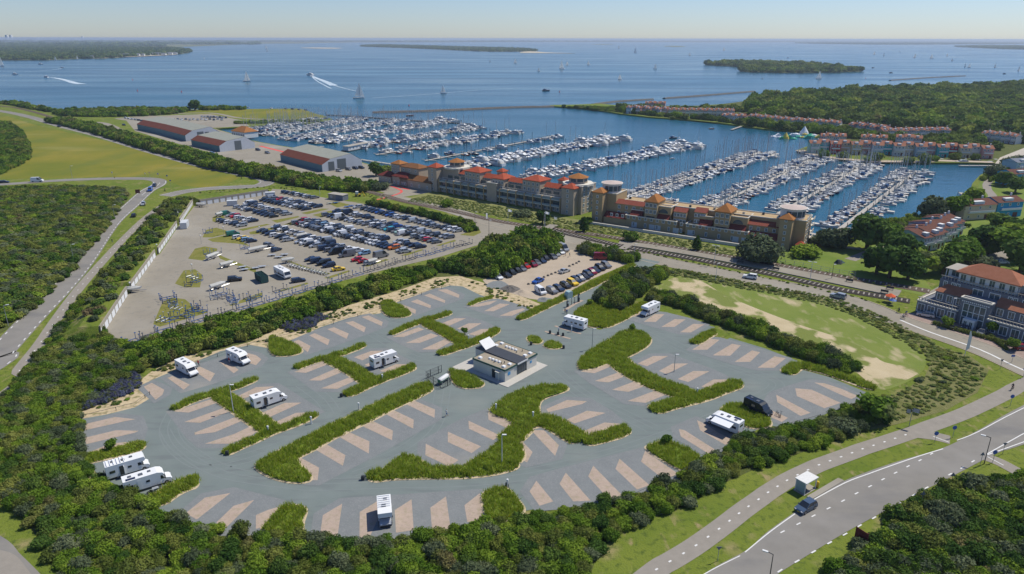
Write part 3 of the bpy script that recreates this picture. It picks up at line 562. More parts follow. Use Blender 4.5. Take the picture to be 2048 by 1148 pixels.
scatter('yard_hedge',along([(742,408),(780,416),(830,427),(880,439),(925,451),(945,462)],4.5,1.8),L_mid,1.3,2.3,1.1,'rough hedge along the top row of the storage yard','hedge')
scatter('hedge_row',along([(1305,598),(1340,603),(1385,618),(1430,637),(1480,655),(1545,680),(1600,703),(1650,722),(1700,742)],6,1.7),L_near,1.4,2.3,1.2,'bushy green hedge between the motorhome bays and the sandy field','hedge')
scatter('entrance_thicket',fill_pts(W([(1192,612),(1200,590),(1225,568),(1260,552),(1300,545),(1338,548),(1322,565),(1290,580),(1265,605),(1240,622),(1210,618)]),1.9)+along([(1165,500),(1200,510),(1250,520),(1275,525)],6,2),L_near,1.6,2.7,1.3,'dark bushy thicket right of the motorhome park entrance road','shrubs')
scatter('field_bank',along([(1340,544),(1400,552),(1450,563),(1560,584),(1650,602),(1730,630),(1800,665),(1860,700),(1900,725)],7,4.5)+[p for p in fill_pts(W([(1850,690),(1930,710),(1965,740),(1950,775),(1880,810),(1790,835),(1745,850),(1640,850),(1720,800),(1800,785),(1860,745)]),2.3) if random.random()<0.16],L_scrub,0.7,1.2,0.7,'rough weedy bank along the street around the sandy field','scrub')
scatter('bank_weeds',along([(1340,544),(1400,552),(1450,563),(1560,584),(1650,602),(1730,630),(1800,665),(1860,700),(1900,725)],8,1.15)+fill_pts(W([(1850,690),(1930,708),(1975,738),(1955,778),(1885,812),(1790,842),(1700,860),(1640,850),(1720,800),(1800,785),(1860,745)]),1.35),L_weed,0.4,0.9,0.55,'rough olive weeds covering the bank along the street and around the field','weeds')
scatter('dune_weeds',fill_pts(W([(810,402),(862,390),(1000,414),(1150,443),(1250,460),(1400,486),(1500,507),(1510,520),(1400,503),(1250,474),(1100,452),(950,425)]),1.5),L_weed,0.5,1.0,0.42,'tall pale dune grass between the railway and the apartment blocks','dune grass')
scatter('verge_weeds',along([(830,399),(950,422),(1090,450),(1240,480),(1380,508)],2.5,1.6)+along([(560,358),(700,382),(780,398)],8,2.2)+along([(400,385),(470,381),(540,375),(600,378)],7,2.4),L_weed,0.35,0.8,0.55,'weedy verge along the railway line','weeds')
scatter('corner_scrub',fill_pts(W([(1640,1180),(1665,1145),(1700,1110),(1750,1080),(1790,1035),(1840,1004),(1890,985),(1940,965),(2000,955),(2060,965),(2300,1050),(2300,1300),(1640,1300)]),1.6),L_corner,1.2,2.2,1.0,'dense dark sea buckthorn scrub in the lower right corner','scrub')
scatter('lupins',fill_pts(W(smooth([(150,812),(185,790),(215,768),(265,748),(280,775),(240,795),(200,812),(165,822)],3,True)),0.9)+fill_pts(W([(565,655),(600,640),(640,628),(655,636),(625,655),(580,665)]),1.0),L_lupin,0.7,1.1,1.0,'blue purple flowering patch at the left corner of the sand bank','flowers')
scatter('sand_tussocks',[p for p in fill_pts(W([(300,742),(420,704),(520,682),(640,630),(760,598),(870,558),(960,566),(1090,610),(1050,618),(960,585),(900,566),(800,596),(700,630),(590,676),(500,688),(440,700),(340,742)]),1.3)+fill_pts(W([(160,822),(240,808),(300,790),(290,770),(240,790)]),1.4) if math.sin(p[0]*.35)*math.sin(p[1]*.27+p[0]*.1)>.25 or random.random()<.10],L_scrub,0.3,0.8,0.6,'sparse green tussocks dotted over the bare sand bank','tussocks')
scatter('reeds',along([(1690,480),(1720,468),(1770,455),(1815,443),(1850,436)],9,2.4)+along([(1970,362),(1990,350),(2015,340)],6,3),L_bright,1.2,2.0,1.2,'pale green reeds and willows lining the marina bank','reeds')
scatter('station_hedge',along([(1500,515),(1600,535),(1700,556),(1790,574)],3,2.5)+along([(1170,487),(1240,497),(1360,520),(1500,550),(1620,575),(1760,606)],1.5,2.0),L_bright,0.4,0.7,0.7,'low planted strip between the street and the station platform','planting')
# garden and wood masses on the right
WOOD=[(1500,206),(1535,196),(1620,190),(1700,187),(1760,185),(1850,180),(1960,176),(2048,172),(2600,155),(2800,280),(2300,290),(2048,285),(1990,284),(1930,272),(1900,262),(1760,255),(1700,248),(1600,240),(1520,236),(1490,222)]
scatter('far_wood',fill_pts(W(WOOD),8.5),L_wood,4.5,10.5,1.0,'wide green wood covering the peninsula behind the holiday houses','wood')
scatter('garden_trees',along([(1240,218),(1300,221),(1400,221),(1480,222)],30,7)+along([(1232,222),(1300,231),(1380,238)],5,5)+along([(1440,240),(1560,256),(1660,264),(1700,270),(1760,282),(1860,284),(1960,288)],26,6)+along([(1345,238),(1420,240),(1500,250),(1590,258),(1660,264)],5,9)+along([(1640,312),(1760,322),(1860,322),(1980,320)],2,13)+along([(1700,262),(1800,268),(1950,276),(2040,285)],18,7)+along([(1830,305),(1900,300),(1990,300)],8,6),L_wood,2.8,5.5,1.05,'mixed garden trees between the rows of holiday houses','trees')
# ---------------------------------------------------------------- single trees and bushes
def trunk_mesh():
    b=MB(); b.cyl(0,0,0,0.35,0.055,0.045,8); b.cyl(0,0,0.33,0.62,0.045,0.028,8)
    for k in range(4):
        a=k*1.6+.3; b.bar((0,0,0.30+0.05*k),(0.28*math.cos(a),0.28*math.sin(a),0.58+0.04*k),0.014)
    return b.mesh('trunk',[BARK])
TRUNK=trunk_mesh()
def crown(m,seed,n=900,size=0.06,h=0.62,spread=0.26,r0=0.2,r1=0.33,tall=1.0):
    return leaf_mesh('crown',m,[(x*1,y*1,z,r) for x,y,z,r in lobes(8,seed,spread,r0,r1,h)],n,size,core=0.78,seed=seed,tall=tall)
CRWN={'green':[crown(FG,3),crown(FG,9)],'dark':[crown(FD,4),crown(FD,12,tall=1.25)],'pale':[crown(FS,5),crown(FB,6)],'cone':[leaf_mesh('crown',FD,[(0,0,.25,.28),(0.03,0,.45,.23),(0,0.02,.65,.17),(0,0,.85,.09)],700,0.05,core=.75,seed=8)],
    'round':[leaf_mesh('crown',FS,lobes(7,21,0.35,0.28,0.42,0.38),1100,0.05,core=.8,seed=22)],'bush':[leaf_mesh('crown',FG,lobes(6,31,0.4,0.25,0.4,0.3),700,0.06,core=.8,seed=32),leaf_mesh('crown',FS,lobes(6,33,0.4,0.25,0.4,0.3),700,0.06,core=.8,seed=34)]}
def tree(px,py,h,kind,label,name='tree',cat='tree',group=None,wide=1.0,k=0):
    x,y=G(px,py); t=thing(name,(x,y,0),random.uniform(0,6),label,cat,group); t.scale=(h*wide,h*wide,h)
    inst('trunk',TRUNK,t); inst('crown',CRWN[kind][k%len(CRWN[kind])],t); return t
TR=[ # px, py, height, kind, label
 (1733,500,13,'dark','tallest dark tree at the left of the clump beside the marina bank',1.15),(1752,548,9,'dark','round dark tree at the lower left of the clump beside the station',1.2),(1778,556,11,'dark','dark tree in front of the clump above the hotel street',1.1),
 (1775,500,10,'green','mid green tree behind the dark clump by the marina lawn',1.2),(1795,522,10,'dark','dark tree in the middle of the clump',1.2),(1822,528,8,'dark','dark tree left of the brown roofed terrace',1.2),(1850,548,8,'green','green tree just behind the hotel roof',1.2),
 (1885,548,8,'dark','wide dark tree above the hotel roof',1.3),(1815,560,9,'dark','small dark tree left of the hotel',1.2),(1930,523,9,'green','green tree in front of the terrace gable',1.2),(1955,505,9,'dark','tall dark tree between the terrace and the lane',1.2),(1975,508,10,'dark','dark tree right of the terrace roofs',1.2),
 (2000,475,9,'dark','dark tree below the blue house',1.2),(2012,492,9,'green','green tree at the right edge above the lane',1.2),(2040,485,9,'dark','dark tree cut by the right edge',1.3),(2040,545,11,'dark','big dark tree right of the hotel roof',1.2),(2020,520,11,'green','green tree beside the hotel lane',1.2),
 (1960,536,6,'bush','leafy shrub tree behind the hotel left roof',1.3),(1915,535,9,'green','low tree between the hotel and the terrace',1.3),(1990,452,6,'pale','pale tree beside the blue house',1.2),
 (1906,436,10,'green','rounded green tree at the bend of the waterside path',1.1),(1940,416,10,'green','tree beside the small jetty',1.0),(1860,437,9,'pale','pale willow on the marina bank',1.2),(1874,434,9,'round','silvery willow beside the pale willow',1.0),
 (1668,495,9,'round','olive rounded bush tree beside the pier gate',1.2),(1518,522,11,'round','big rounded silvery tree beside the end tower',1.25),(1610,512,6,'bush','low dark bush at the foot of the end tower',1.5),(1636,486,4,'bush','yellowish shrub beside the pier steps',1.5),
 (1990,355,9,'round','round tree beside the upper waterside path',1.1),(2005,372,8,'green','green tree by the blue roofed house',1.2),(2030,385,8,'dark','dark tree by the right edge above the path',1.2),(2020,335,8,'round','round tree at the corner of the harbour square',1.2),(2042,332,8,'round','pale round tree at the right edge of the harbour square',1.2),
 (1788,268,13,'dark','dark conical garden tree behind the pink terrace',0.9),(1748,842,5.5,'green','bright leafy tree in the bushes beside the field corner',1.3),(1690,862,3.4,'bush','silvery bush beside the park corner',1.3),
 (893,413,5,'bush','lone dark bush beside the railway left of the flags',1.0),(1045,432,4,'bush','low bush on the dune grass between the flags',1.6),(1085,448,5.5,'dark','dark bush beside the flag pole',1.1),(1168,463,6.5,'cone','dark cone bush beside the level crossing',1.0),(1262,482,5.5,'bush','dark bush beside the retaining wall',1.0),(1393,500,6,'cone','dark cone shaped bush below the second apartment block',1.0),
 (595,363,6,'bush','round bush beside the railway left of the hut',1.4),(390,221,11,'dark','round dark tree alone on the far shore',1.2),(274,489,5,'bush','small round bush beside the cycle path on the bank',1.2),
 (752,352,8,'dark','dark tree beside the last boat shed',1.1),(775,348,7,'bush','light green tree beside the entrance building',1.2),(760,378,5,'bush','rounded bush by the harbour street corner',1.6),(1175,447,4,'bush','bush between the two apartment blocks',1.2),
]
for i,(x,y,h,k,lb,wd) in enumerate(TR): tree(x,y,h,k,lb,wide=wd,k=i,name='bush' if k in('bush','cone') else 'tree',cat='bush' if k in('bush','cone') else 'tree')
for x,y,h,lb in [(1264,662,1.9,'tiny dark sapling on the big grass bed'),(1180,611,2.0,'tiny sapling on the bed beside the entrance road'),(223,900,2.2,'thin young tree on the left edge grass strip'),(1332,888,2.0,'tiny dark sapling at the lower right grass bed'),
                 (929,668,1.8,'tiny sapling in the upper middle grass bed'),(1983,668,3.6,'young tree on the hotel car park hedge'),(2025,700,3.2,'young tree at the right edge beside the street'),(1893,655,3.0,'young tree beside the hotel flag pole')]:
    tree(x,y,h,'green',lb,'young_tree','young tree')
# ---------------------------------------------------------------- tall grass beds
M_tall=[mat('tall_grass',(0.16,0.25,0.018),0.8,scale=0.7,col2=(0.34,0.44,0.034),contrast=0.5,spec=0.2), mat('tall_grass_light',(0.30,0.37,0.05),0.8,scale=0.3,col2=(0.40,0.42,0.10),spec=0.2), mat('yellow_bloom',(0.42,0.36,0.02),0.7,var=0.2)]
for _m in M_tall:
    n_=_m.node_tree; b_=n_.nodes['Principled BSDF']; t_=n_.nodes.new('ShaderNodeBsdfTranslucent'); x_=n_.nodes.new('ShaderNodeMixShader'); x_.inputs[0].default_value=.4; n_.links.new(b_.inputs['Base Color'].links[0].from_socket,t_.inputs[0]); n_.links.new(b_.outputs[0],x_.inputs[1]); n_.links.new(t_.outputs[0],x_.inputs[2]); n_.links.new(x_.outputs[0],n_.nodes['Material Output'].inputs[0])
M_mound=mat('bed_soil',(0.12,0.18,0.025),0.9,scale=0.5,col2=(0.17,0.23,0.035),contrast=0.5)
def grass_bed(parts, label, h=1.1, dens=13, yellow=0.03, base=0.5):
    """parts: ('s', px polyline, width m) or ('p', px polygon)"""
    cx=cy=None; pts=[]; kb=MB(); mb=MB()
    for kind_,px,*wd in parts:
        if kind_=='s':
            wp=W(smooth(px,5)); wdt=wd[0]; n=len(wp)
            ws=[wdt*(0.45 if i in(0,n-1) else 0.8 if i in (1,n-2) else 1) for i in range(n)]
            strip(kb,wp,[q+0.7 for q in ws],0.086); Lf,Rt=strip_poly(wp,[q*0.8 for q in ws]); poly=Lf+Rt[::-1]
            C=[(x,y,base*h*(0.35 if i in(0,n-1) else 1)) for i,(x,y) in enumerate(wp)]
            mb.add([(x,y,0.09) for x,y in Lf]+C+[(x,y,0.09) for x,y in Rt],[(n+i,n+i+1,i+1,i) for i in range(n-1)]+[(2*n+i,2*n+i+1,n+i+1,n+i) for i in range(n-1)]+[(0,n,2*n),(n-1,3*n-1,2*n-1)][:1])
            Lg=sum(math.dist(wp[i],wp[i+1]) for i in range(n-1)); cnt=int(Lg*wdt*dens)
            for _ in range(cnt):
                i=random.randrange(n-1); 
                t=random.random(); x=wp[i][0]*(1-t)+wp[i+1][0]*t; y=wp[i][1]*(1-t)+wp[i+1][1]*t
                dx,dy=wp[i+1][0]-wp[i][0],wp[i+1][1]-wp[i][1]; l=math.hypot(dx,dy) or 1
                if random.random()> l/(Lg/(n-1))*0.9: continue
                s=random.uniform(-1,1); ww=(ws[i]*(1-t)+ws[i+1]*t)/2
                pts.append((x-dy/l*s*ww,y+dx/l*s*ww,(1-abs(s)**2)*base*h*0.8))
        else:
            wp=W(smooth(px,4,True)); cxx=sum(p[0] for p in wp)/len(wp); cyy=sum(p[1] for p in wp)/len(wp)
            a=sum(wp[i][0]*wp[(i+1)%len(wp)][1]-wp[(i+1)%len(wp)][0]*wp[i][1] for i in range(len(wp)))
            if a<0: wp=wp[::-1]; a=-a
            kb.add([(x,y,0.088) for x,y in bay_zone(wp,0.4,False)],[tuple(range(len(wp)))])
            n=len(wp); inn=[(cxx+(x-cxx)*.8,cyy+(y-cyy)*.8,base*h*.7) for x,y in wp]; o2=[(cxx+(x-cxx)*.97,cyy+(y-cyy)*.97,0.09) for x,y in wp]
            mb.add(o2+inn,[(i,(i+1)%n,n+(i+1)%n,n+i) for i in range(n)]+[tuple(range(n,2*n))])
            cnt=int(a/2*dens); xs=[p[0] for p in wp]; ys=[p[1] for p in wp]; got=0; tr=0
            while got<cnt and tr<cnt*6:
                tr+=1; q=(random.uniform(min(xs),max(xs)),random.uniform(min(ys),max(ys)))
                if inside(q,wp): got+=1; pts.append((q[0],q[1],base*h*0.45))
    ox,oy=pts[0][0],pts[0][1]
    t=thing('grass_bed',(ox,oy,0),0,label,'grass bed','tall grass beds')
    for b in (kb,mb): b.v=[(x-ox,y-oy,z) for x,y,z in b.v]
    kb.obj('sand_edge',M_cleansand,t); mb.obj('bed_soil',M_mound,t)
    P=np.array(pts); P[:,0]-=ox; P[:,1]-=oy; P=np.repeat(P,6,0); n=len(P); r_=np.random.default_rng(n)
    P[:,:2]+=r_.normal(size=(n,2))*0.16; th=r_.random(n)*6.283; wv=0.05+0.07*r_.random(n)
    lump=0.78+0.3*np.sin(P[:,0]*1.3+P[:,1]*0.7)*np.sin(P[:,1]*1.1-P[:,0]*0.5)+0.15*np.sin(P[:,0]*3.1)*np.cos(P[:,1]*2.7)
    hh=h*(0.40+0.6*r_.random(n))*(1-base*0.4)*lump*1.12
    lean=r_.normal(size=(n,2))*0.26; dx=np.cos(th)*wv; dy=np.sin(th)*wv
    a=P.copy(); a[:,0]-=dx; a[:,1]-=dy; b2=P.copy(); b2[:,0]+=dx; b2[:,1]+=dy; c=P.copy(); c[:,:2]+=lean; c[:,2]+=hh
    v=np.stack([a,b2,c],1).reshape(-1,3)
    me=bpy.data.meshes.new('grass_blades'); me.from_pydata(v.tolist(),[],np.arange(3*n).reshape(-1,3).tolist())
    for m in M_tall: me.materials.append(m)
    u=r_.random(n); me.polygons.foreach_set('material_index',np.where(u<yellow,2,np.where(u<0.35,1,0)).astype(np.int32)); me.update()
    inst('grass_blades',me,t)
BEDS=[
 ([('s',[(345,820),(375,806),(400,796),(445,783),(480,772),(513,758)],2.2),('s',[(437,788),(460,803),(485,820),(520,845),(545,862)],4.2),('s',[(447,909),(475,895),(510,880),(545,864),(590,848),(633,829)],2.4)],'H shaped tall grass bed around the white lamp post at the left'),
 ([('s',[(590,738),(615,728),(640,720),(690,706),(730,690)],2.2),('s',[(655,716),(690,732),(720,750),(745,768)],4.4),('s',[(690,792),(725,775),(760,760),(800,745),(828,733)],3.2)],'H shaped tall grass bed beside the motorhome near the left of the service building'),
 ([('s',[(781,670),(810,656),(845,643),(875,635),(902,626)],2.2),('s',[(850,645),(880,658),(905,672),(935,690)],4.6),('s',[(877,710),(905,700),(935,690),(970,675),(996,659)],2.8)],'H shaped tall grass bed just above left of the service building'),
 ([('s',[(545,928),(580,908),(620,888),(660,866),(720,838),(780,808),(820,790),(858,770)],5.2),('p',[(512,934),(540,915),(575,912),(605,935),(622,960),(590,966),(545,956)])],'long diagonal tall grass bed with a wide near end in the middle of the park'),
 ([('s',[(735,955),(790,948),(860,946),(930,945),(990,938),(1035,925)],3.6),('p',[(770,945),(785,925),(812,912),(838,920),(862,940),(820,950)]),('p',[(930,935),(975,905),(1005,880),(1032,880),(1048,918),(1000,936)]),('s',[(1010,885),(1030,870),(1050,850)],5),
   ('p',[(980,824),(1010,797),(1060,776),(1118,771),(1135,781),(1085,800),(1078,825),(1090,848),(1050,858),(1010,838)]),('s',[(1075,838),(1110,850),(1140,868),(1165,882)],5),('s',[(1165,885),(1200,876),(1230,868),(1252,856)],3.6)],'largest branching tall grass bed right of the lone walking person'),
 ([('p',[(1158,738),(1164,716),(1205,688),(1257,661),(1296,672),(1298,690),(1262,712),(1225,724),(1185,738)]),('s',[(1220,708),(1255,738),(1295,760),(1340,778),(1390,795)],6),('s',[(1302,822),(1340,810),(1400,795),(1440,780),(1480,766)],4)],'large tall grass bed with a sapling right of the service building'),
 ([('p',[(526,1062),(548,1035),(566,1014),(592,1012),(611,1020),(605,1045),(597,1070)])],'blunt tall grass bed at the bottom edge left of the lowest camper'),
 ([('p',[(966,992),(988,980),(1012,978),(1030,995),(1047,1024),(1005,1045),(975,1036)])],'blunt tall grass bed at the bottom edge right of the lowest camper'),
 ([('p',[(1294,900),(1310,888),(1334,883),(1370,898),(1402,920),(1386,942),(1356,938)])],'blunt tall grass bed with a tiny sapling at the lower right edge'),
 ([('p',[(1443,827),(1458,810),(1490,812),(1530,832),(1540,852),(1500,856)])],'tall grass bed between the white motorhome and the dark van'),
 ([('s',[(165,920),(200,912),(245,902),(290,888)],4)],'tall grass strip at the far left edge with a thin young tree'),
 ([('s',[(305,1010),(340,985),(370,970),(398,962)],4.2)],'tall grass strip right of the two leftmost motorhomes'),
 ([('p',[(538,692),(545,674),(575,684),(600,697),(602,706),(580,712),(548,711)])],'rounded tall grass bed right of the upper left motorhomes'),
 ([('p',[(764,608),(783,604),(822,629),(792,636),(769,628)])],'rounded tall grass bed at the top sand edge'),
 ([('s',[(937,611),(960,601),(984,595)],2)],'short tall grass strip at the top bays'),
 ([('s',[(1036,640),(1075,621),(1115,602),(1160,582),(1215,555),(1268,530)],3.0)],'narrow grass strip between the entrance road and the gravel car park'),
 ([('p',[(1148,630),(1178,608),(1205,606),(1235,622),(1230,640),(1195,655),(1170,650)]),('s',[(1200,655),(1240,636),(1290,608)],4)],'wide yellowish grass bed behind the motorhome at the entrance'),
 ([('s',[(1386,688),(1405,676),(1428,664)],3)],'short tall grass bed at the upper right bays'),
 ([('s',[(1572,748),(1585,738),(1600,732),(1640,740),(1690,756),(1750,778)],3.4)],'long grass strip beside the sandy field at the right bays'),
 ([('p',[(899,742),(920,743),(945,755),(966,766),(960,775),(930,777),(910,768)])],'small rounded grass bed between the gas tank and the service building'),
 ([('p',[(1055,676),(1068,673),(1084,682),(1076,688),(1060,685)])],'small left one of two shrub patches above the service building'),
 ([('p',[(1088,692),(1100,683),(1118,688),(1123,696),(1102,698)])],'small right one of two shrub patches above the service building'),
]
for i,(pp,lb) in enumerate(BEDS): grass_bed(pp,lb,h=1.25 if i not in(10,14,20,21) else 0.9,yellow=0.12 if i in(16,2,15) else 0.025)
# ================================================================ VEHICLES
M_glass=mat('dark_glass',(0.02,0.025,0.032),0.08,spec=0.8); M_tyre=mat('tyre',(0.02,0.02,0.02),0.8); M_rim=mat('rim',(0.35,0.35,0.36),0.35,metal=0.6)
M_lamp=mat('headlight',(0.75,0.76,0.78),0.15); M_tail=mat('tail_light',(0.35,0.02,0.02),0.3); M_plas=mat('black_plastic',(0.03,0.03,0.03),0.6)
PAINT={k:mat('paint_'+k.replace(' ','_'),c,0.22,var=0.03,scale=0.5,metal=mt,spec=0.6) for k,c,mt in [
 ('white',(0.70,0.71,0.72),0),('silver',(0.48,0.50,0.52),0.35),('grey',(0.20,0.21,0.23),0.3),('light grey',(0.36,0.38,0.40),0.3),('black',(0.018,0.019,0.022),0),('dark blue',(0.02,0.035,0.075),0.1),('blue',(0.02,0.09,0.36),0.1),
 ('light blue',(0.22,0.38,0.55),0.1),('red',(0.48,0.015,0.02),0),('dark red',(0.20,0.01,0.025),0.1),('yellow',(0.75,0.50,0.02),0),('orange',(0.65,0.17,0.02),0),('green',(0.02,0.14,0.09),0),('turquoise',(0.03,0.35,0.45),0),('pale green',(0.32,0.48,0.40),0.1),('beige',(0.42,0.38,0.30),0.2),('slate blue',(0.07,0.11,0.17),0.3)]}
# car shapes: body profile (x,z) with front at +x, cabin profile, length, width
SHAPES={
 'hatchback':dict(L=4.1,W=1.75,body=[(-2.03,.28),(2.0,.24),(2.05,.55),(1.95,.74),(1.05,.92),(-1.9,.98),(-2.05,.62)],cab=[(-1.92,.96),(-1.62,1.42),(-1.2,1.49),(0.15,1.47),(1.05,.90)]),
 'saloon':dict(L=4.6,W=1.8,body=[(-2.28,.28),(2.25,.24),(2.3,.55),(2.2,.72),(1.15,.90),(-1.6,.93),(-2.25,.95),(-2.3,.6)],cab=[(-1.75,.92),(-1.05,1.38),(-0.6,1.44),(0.15,1.42),(1.1,.88)]),
 'estate car':dict(L=4.6,W=1.8,body=[(-2.28,.28),(2.25,.24),(2.3,.55),(2.2,.74),(1.2,.92),(-2.2,.98),(-2.3,.6)],cab=[(-2.2,.96),(-1.95,1.40),(-1.5,1.48),(0.2,1.47),(1.15,.90)]),
 'off-road car':dict(L=4.6,W=1.9,body=[(-2.25,.35),(2.25,.30),(2.3,.70),(2.2,.92),(1.15,1.05),(-2.2,1.08),(-2.3,.7)],cab=[(-2.2,1.06),(-1.98,1.58),(-1.5,1.70),(0.2,1.68),(1.05,1.03)]),
 'van':dict(L=5.2,W=2.0,body=[(-2.58,.30),(2.5,.26),(2.6,.62),(2.5,.95),(1.85,1.12),(-2.55,1.12),(-2.6,.6)],cab=[(-2.55,1.10),(-2.45,1.85),(-2.2,1.95),(0.95,1.93),(1.8,1.10)]),
 'tall van':dict(L=6.0,W=2.05,body=[(-2.95,.35),(2.9,.30),(3.0,.70),(2.9,1.05),(2.25,1.30),(-2.95,1.30),(-3.0,.6)],cab=[(-2.95,1.28),(-2.9,2.45),(-2.7,2.6),(1.0,2.55),(1.5,2.3),(2.2,1.28)]),
}
def tapered(prof, w0, w1, z0, z1):      # profile extruded in y, narrower towards the roof
    b=MB(); n=len(prof)
    def wy(z): t=max(0,min(1,(z-z0)/(z1-z0))); return w0*(1-t)+w1*t
    b.add([(x,-wy(z),z) for x,z in prof]+[(x,wy(z),z) for x,z in prof],[tuple(range(n-1,-1,-1)),tuple(range(n,2*n))]+[(i,(i+1)%n,n+(i+1)%n,n+i) for i in range(n)])
    return b
CARM={}
def car_meshes(shape):
    if shape in CARM: return CARM[shape]
    s=SHAPES[shape]; hw=s['W']/2; out={}
    b=tapered(s['body'],hw,hw*0.95,.5,1.05); 
    cab=s['cab']; z0=cab[0][1]; z1=max(z for x,z in cab)
    # roof skin and pillars in body paint
    top=[(x,z) for x,z in cab if z>z1-0.13]; xa=min(x for x,z in top); xb=max(x for x,z in top)
    b.box(xa,xb,-hw*.74,hw*.74,z1-0.05,z1+0.035)
    for sy in(-1,1):
        for (xx,zz),(x2,z2) in (((cab[-1][0],cab[-1][1]),(xb,z1)),((cab[0][0],cab[0][1]),(xa,z1)),(((xa+xb)/2-.1,z0),((xa+xb)/2-.1,z1))):
            b.bar((xx,sy*hw*.93,zz),(x2,sy*hw*.76,z2),0.045)
    if shape in('van','tall van'):
        for sy in(-1,1): b.add([(cab[0][0]+.05,sy*(hw*.95),z0),(0.2,sy*(hw*.95),z0),(0.2,sy*(hw*.785),z1-.02),(cab[1][0]+.05,sy*(hw*.785),z1-.02)],[(0,1,2,3)])
        b.bar((cab[0][0],-hw*.8,z0+.3),(cab[0][0],hw*.8,z0+.3),0.05)
    out['body']=b
    out['windows']=tapered(cab,hw*.93,hw*.76,z0,z1)
    wx=s['L']*0.30; r=0.33 if s['L']<5 else 0.36
    for k in ('wheel',): 
        m=MB(); m.wheel(0,0,r,0.24,0,12); m.wheel(0,0,r,0.25,0,12) if 0 else None
        m.add([],[]); out['wheel']=m; 
    rm=MB(); n=10; a=[2*math.pi*i/n for i in range(n)]
    rm.add([(r*.62*math.cos(t),-.125,r+r*.62*math.sin(t)) for t in a]+[(r*.62*math.cos(t),.125,r+r*.62*math.sin(t)) for t in a],[tuple(range(n-1,-1,-1)),tuple(range(n,2*n))])
    out['rim']=rm
    f=s['body'][2]; hl=MB(); hl.box(f[0]-.12,f[0]+.015,-.17,.17,f[1]-.02,f[1]+.13); out['headlight']=hl
    tl=MB(); x=s['body'][-1][0]; tl.box(x-.012,x+.12,-.12,.12,.68,.88); out['tail_light']=tl
    pl=MB(); pl.box(f[0]-.05,f[0]+.022,-.26,.26,.36,.47); out['number_plate']=pl
    mi=MB(); mi.box(-.07,.07,-.1,.1,-.06,.08); out['mirror']=mi
    res={}
    for k,m in out.items():
        mm={'windows':M_glass,'wheel':M_tyre,'rim':M_rim,'headlight':M_lamp,'tail_light':M_tail,'number_plate':mat('plate',(0.6,0.45,0.05),0.5),'mirror':M_plas}.get(k)
        if k=='body': res[k]={}
        res[k+'_mb']=m
        if mm: res[k]=m.mesh(k,[mm])
    CARM[shape]=res; return res
def car(x,y,rz,shape,colour,label,group=None,detail=1,name='parked_car',cat='car'):
    M=car_meshes(shape); s=SHAPES[shape]
    if colour not in M['body']: M['body'][colour]=M['body_mb'].mesh('body',[PAINT[colour]])
    t=thing(name,(x,y,0.06),rz,label,cat,group)
    inst('body',M['body'][colour],t); inst('windows',M['windows'],t); hw=s['W']/2-.1; wx=s['L']*.305
    for sx in(-1,1):
        for sy in(-1,1):
            w_=inst('wheel',M['wheel'],t,(sx*wx,sy*hw,0))
            if detail>1: inst('rim',M['rim'],w_)
    if detail>1:
        for sy in(-1,1):
            inst('headlight',M['headlight'],t,(0,sy*hw*.78,0)); inst('tail_light',M['tail_light'],t,(0,sy*hw*.82,0)); inst('mirror',M['mirror'],t,(s['cab'][-1][0]-.25,sy*(s['W']/2+.06),s['cab'][-1][1]+.08))
        inst('number_plate',M['number_plate'],t)
    return t
def carpx(px,py,dpx,shape,colour,label,**kw):      # dpx: pixel direction of the front
    x,y=G(px,py); x2,y2=G(px+dpx[0],py+dpx[1]); return car(x,y,math.atan2(y2-y,x2-x),shape,colour,label,**kw)
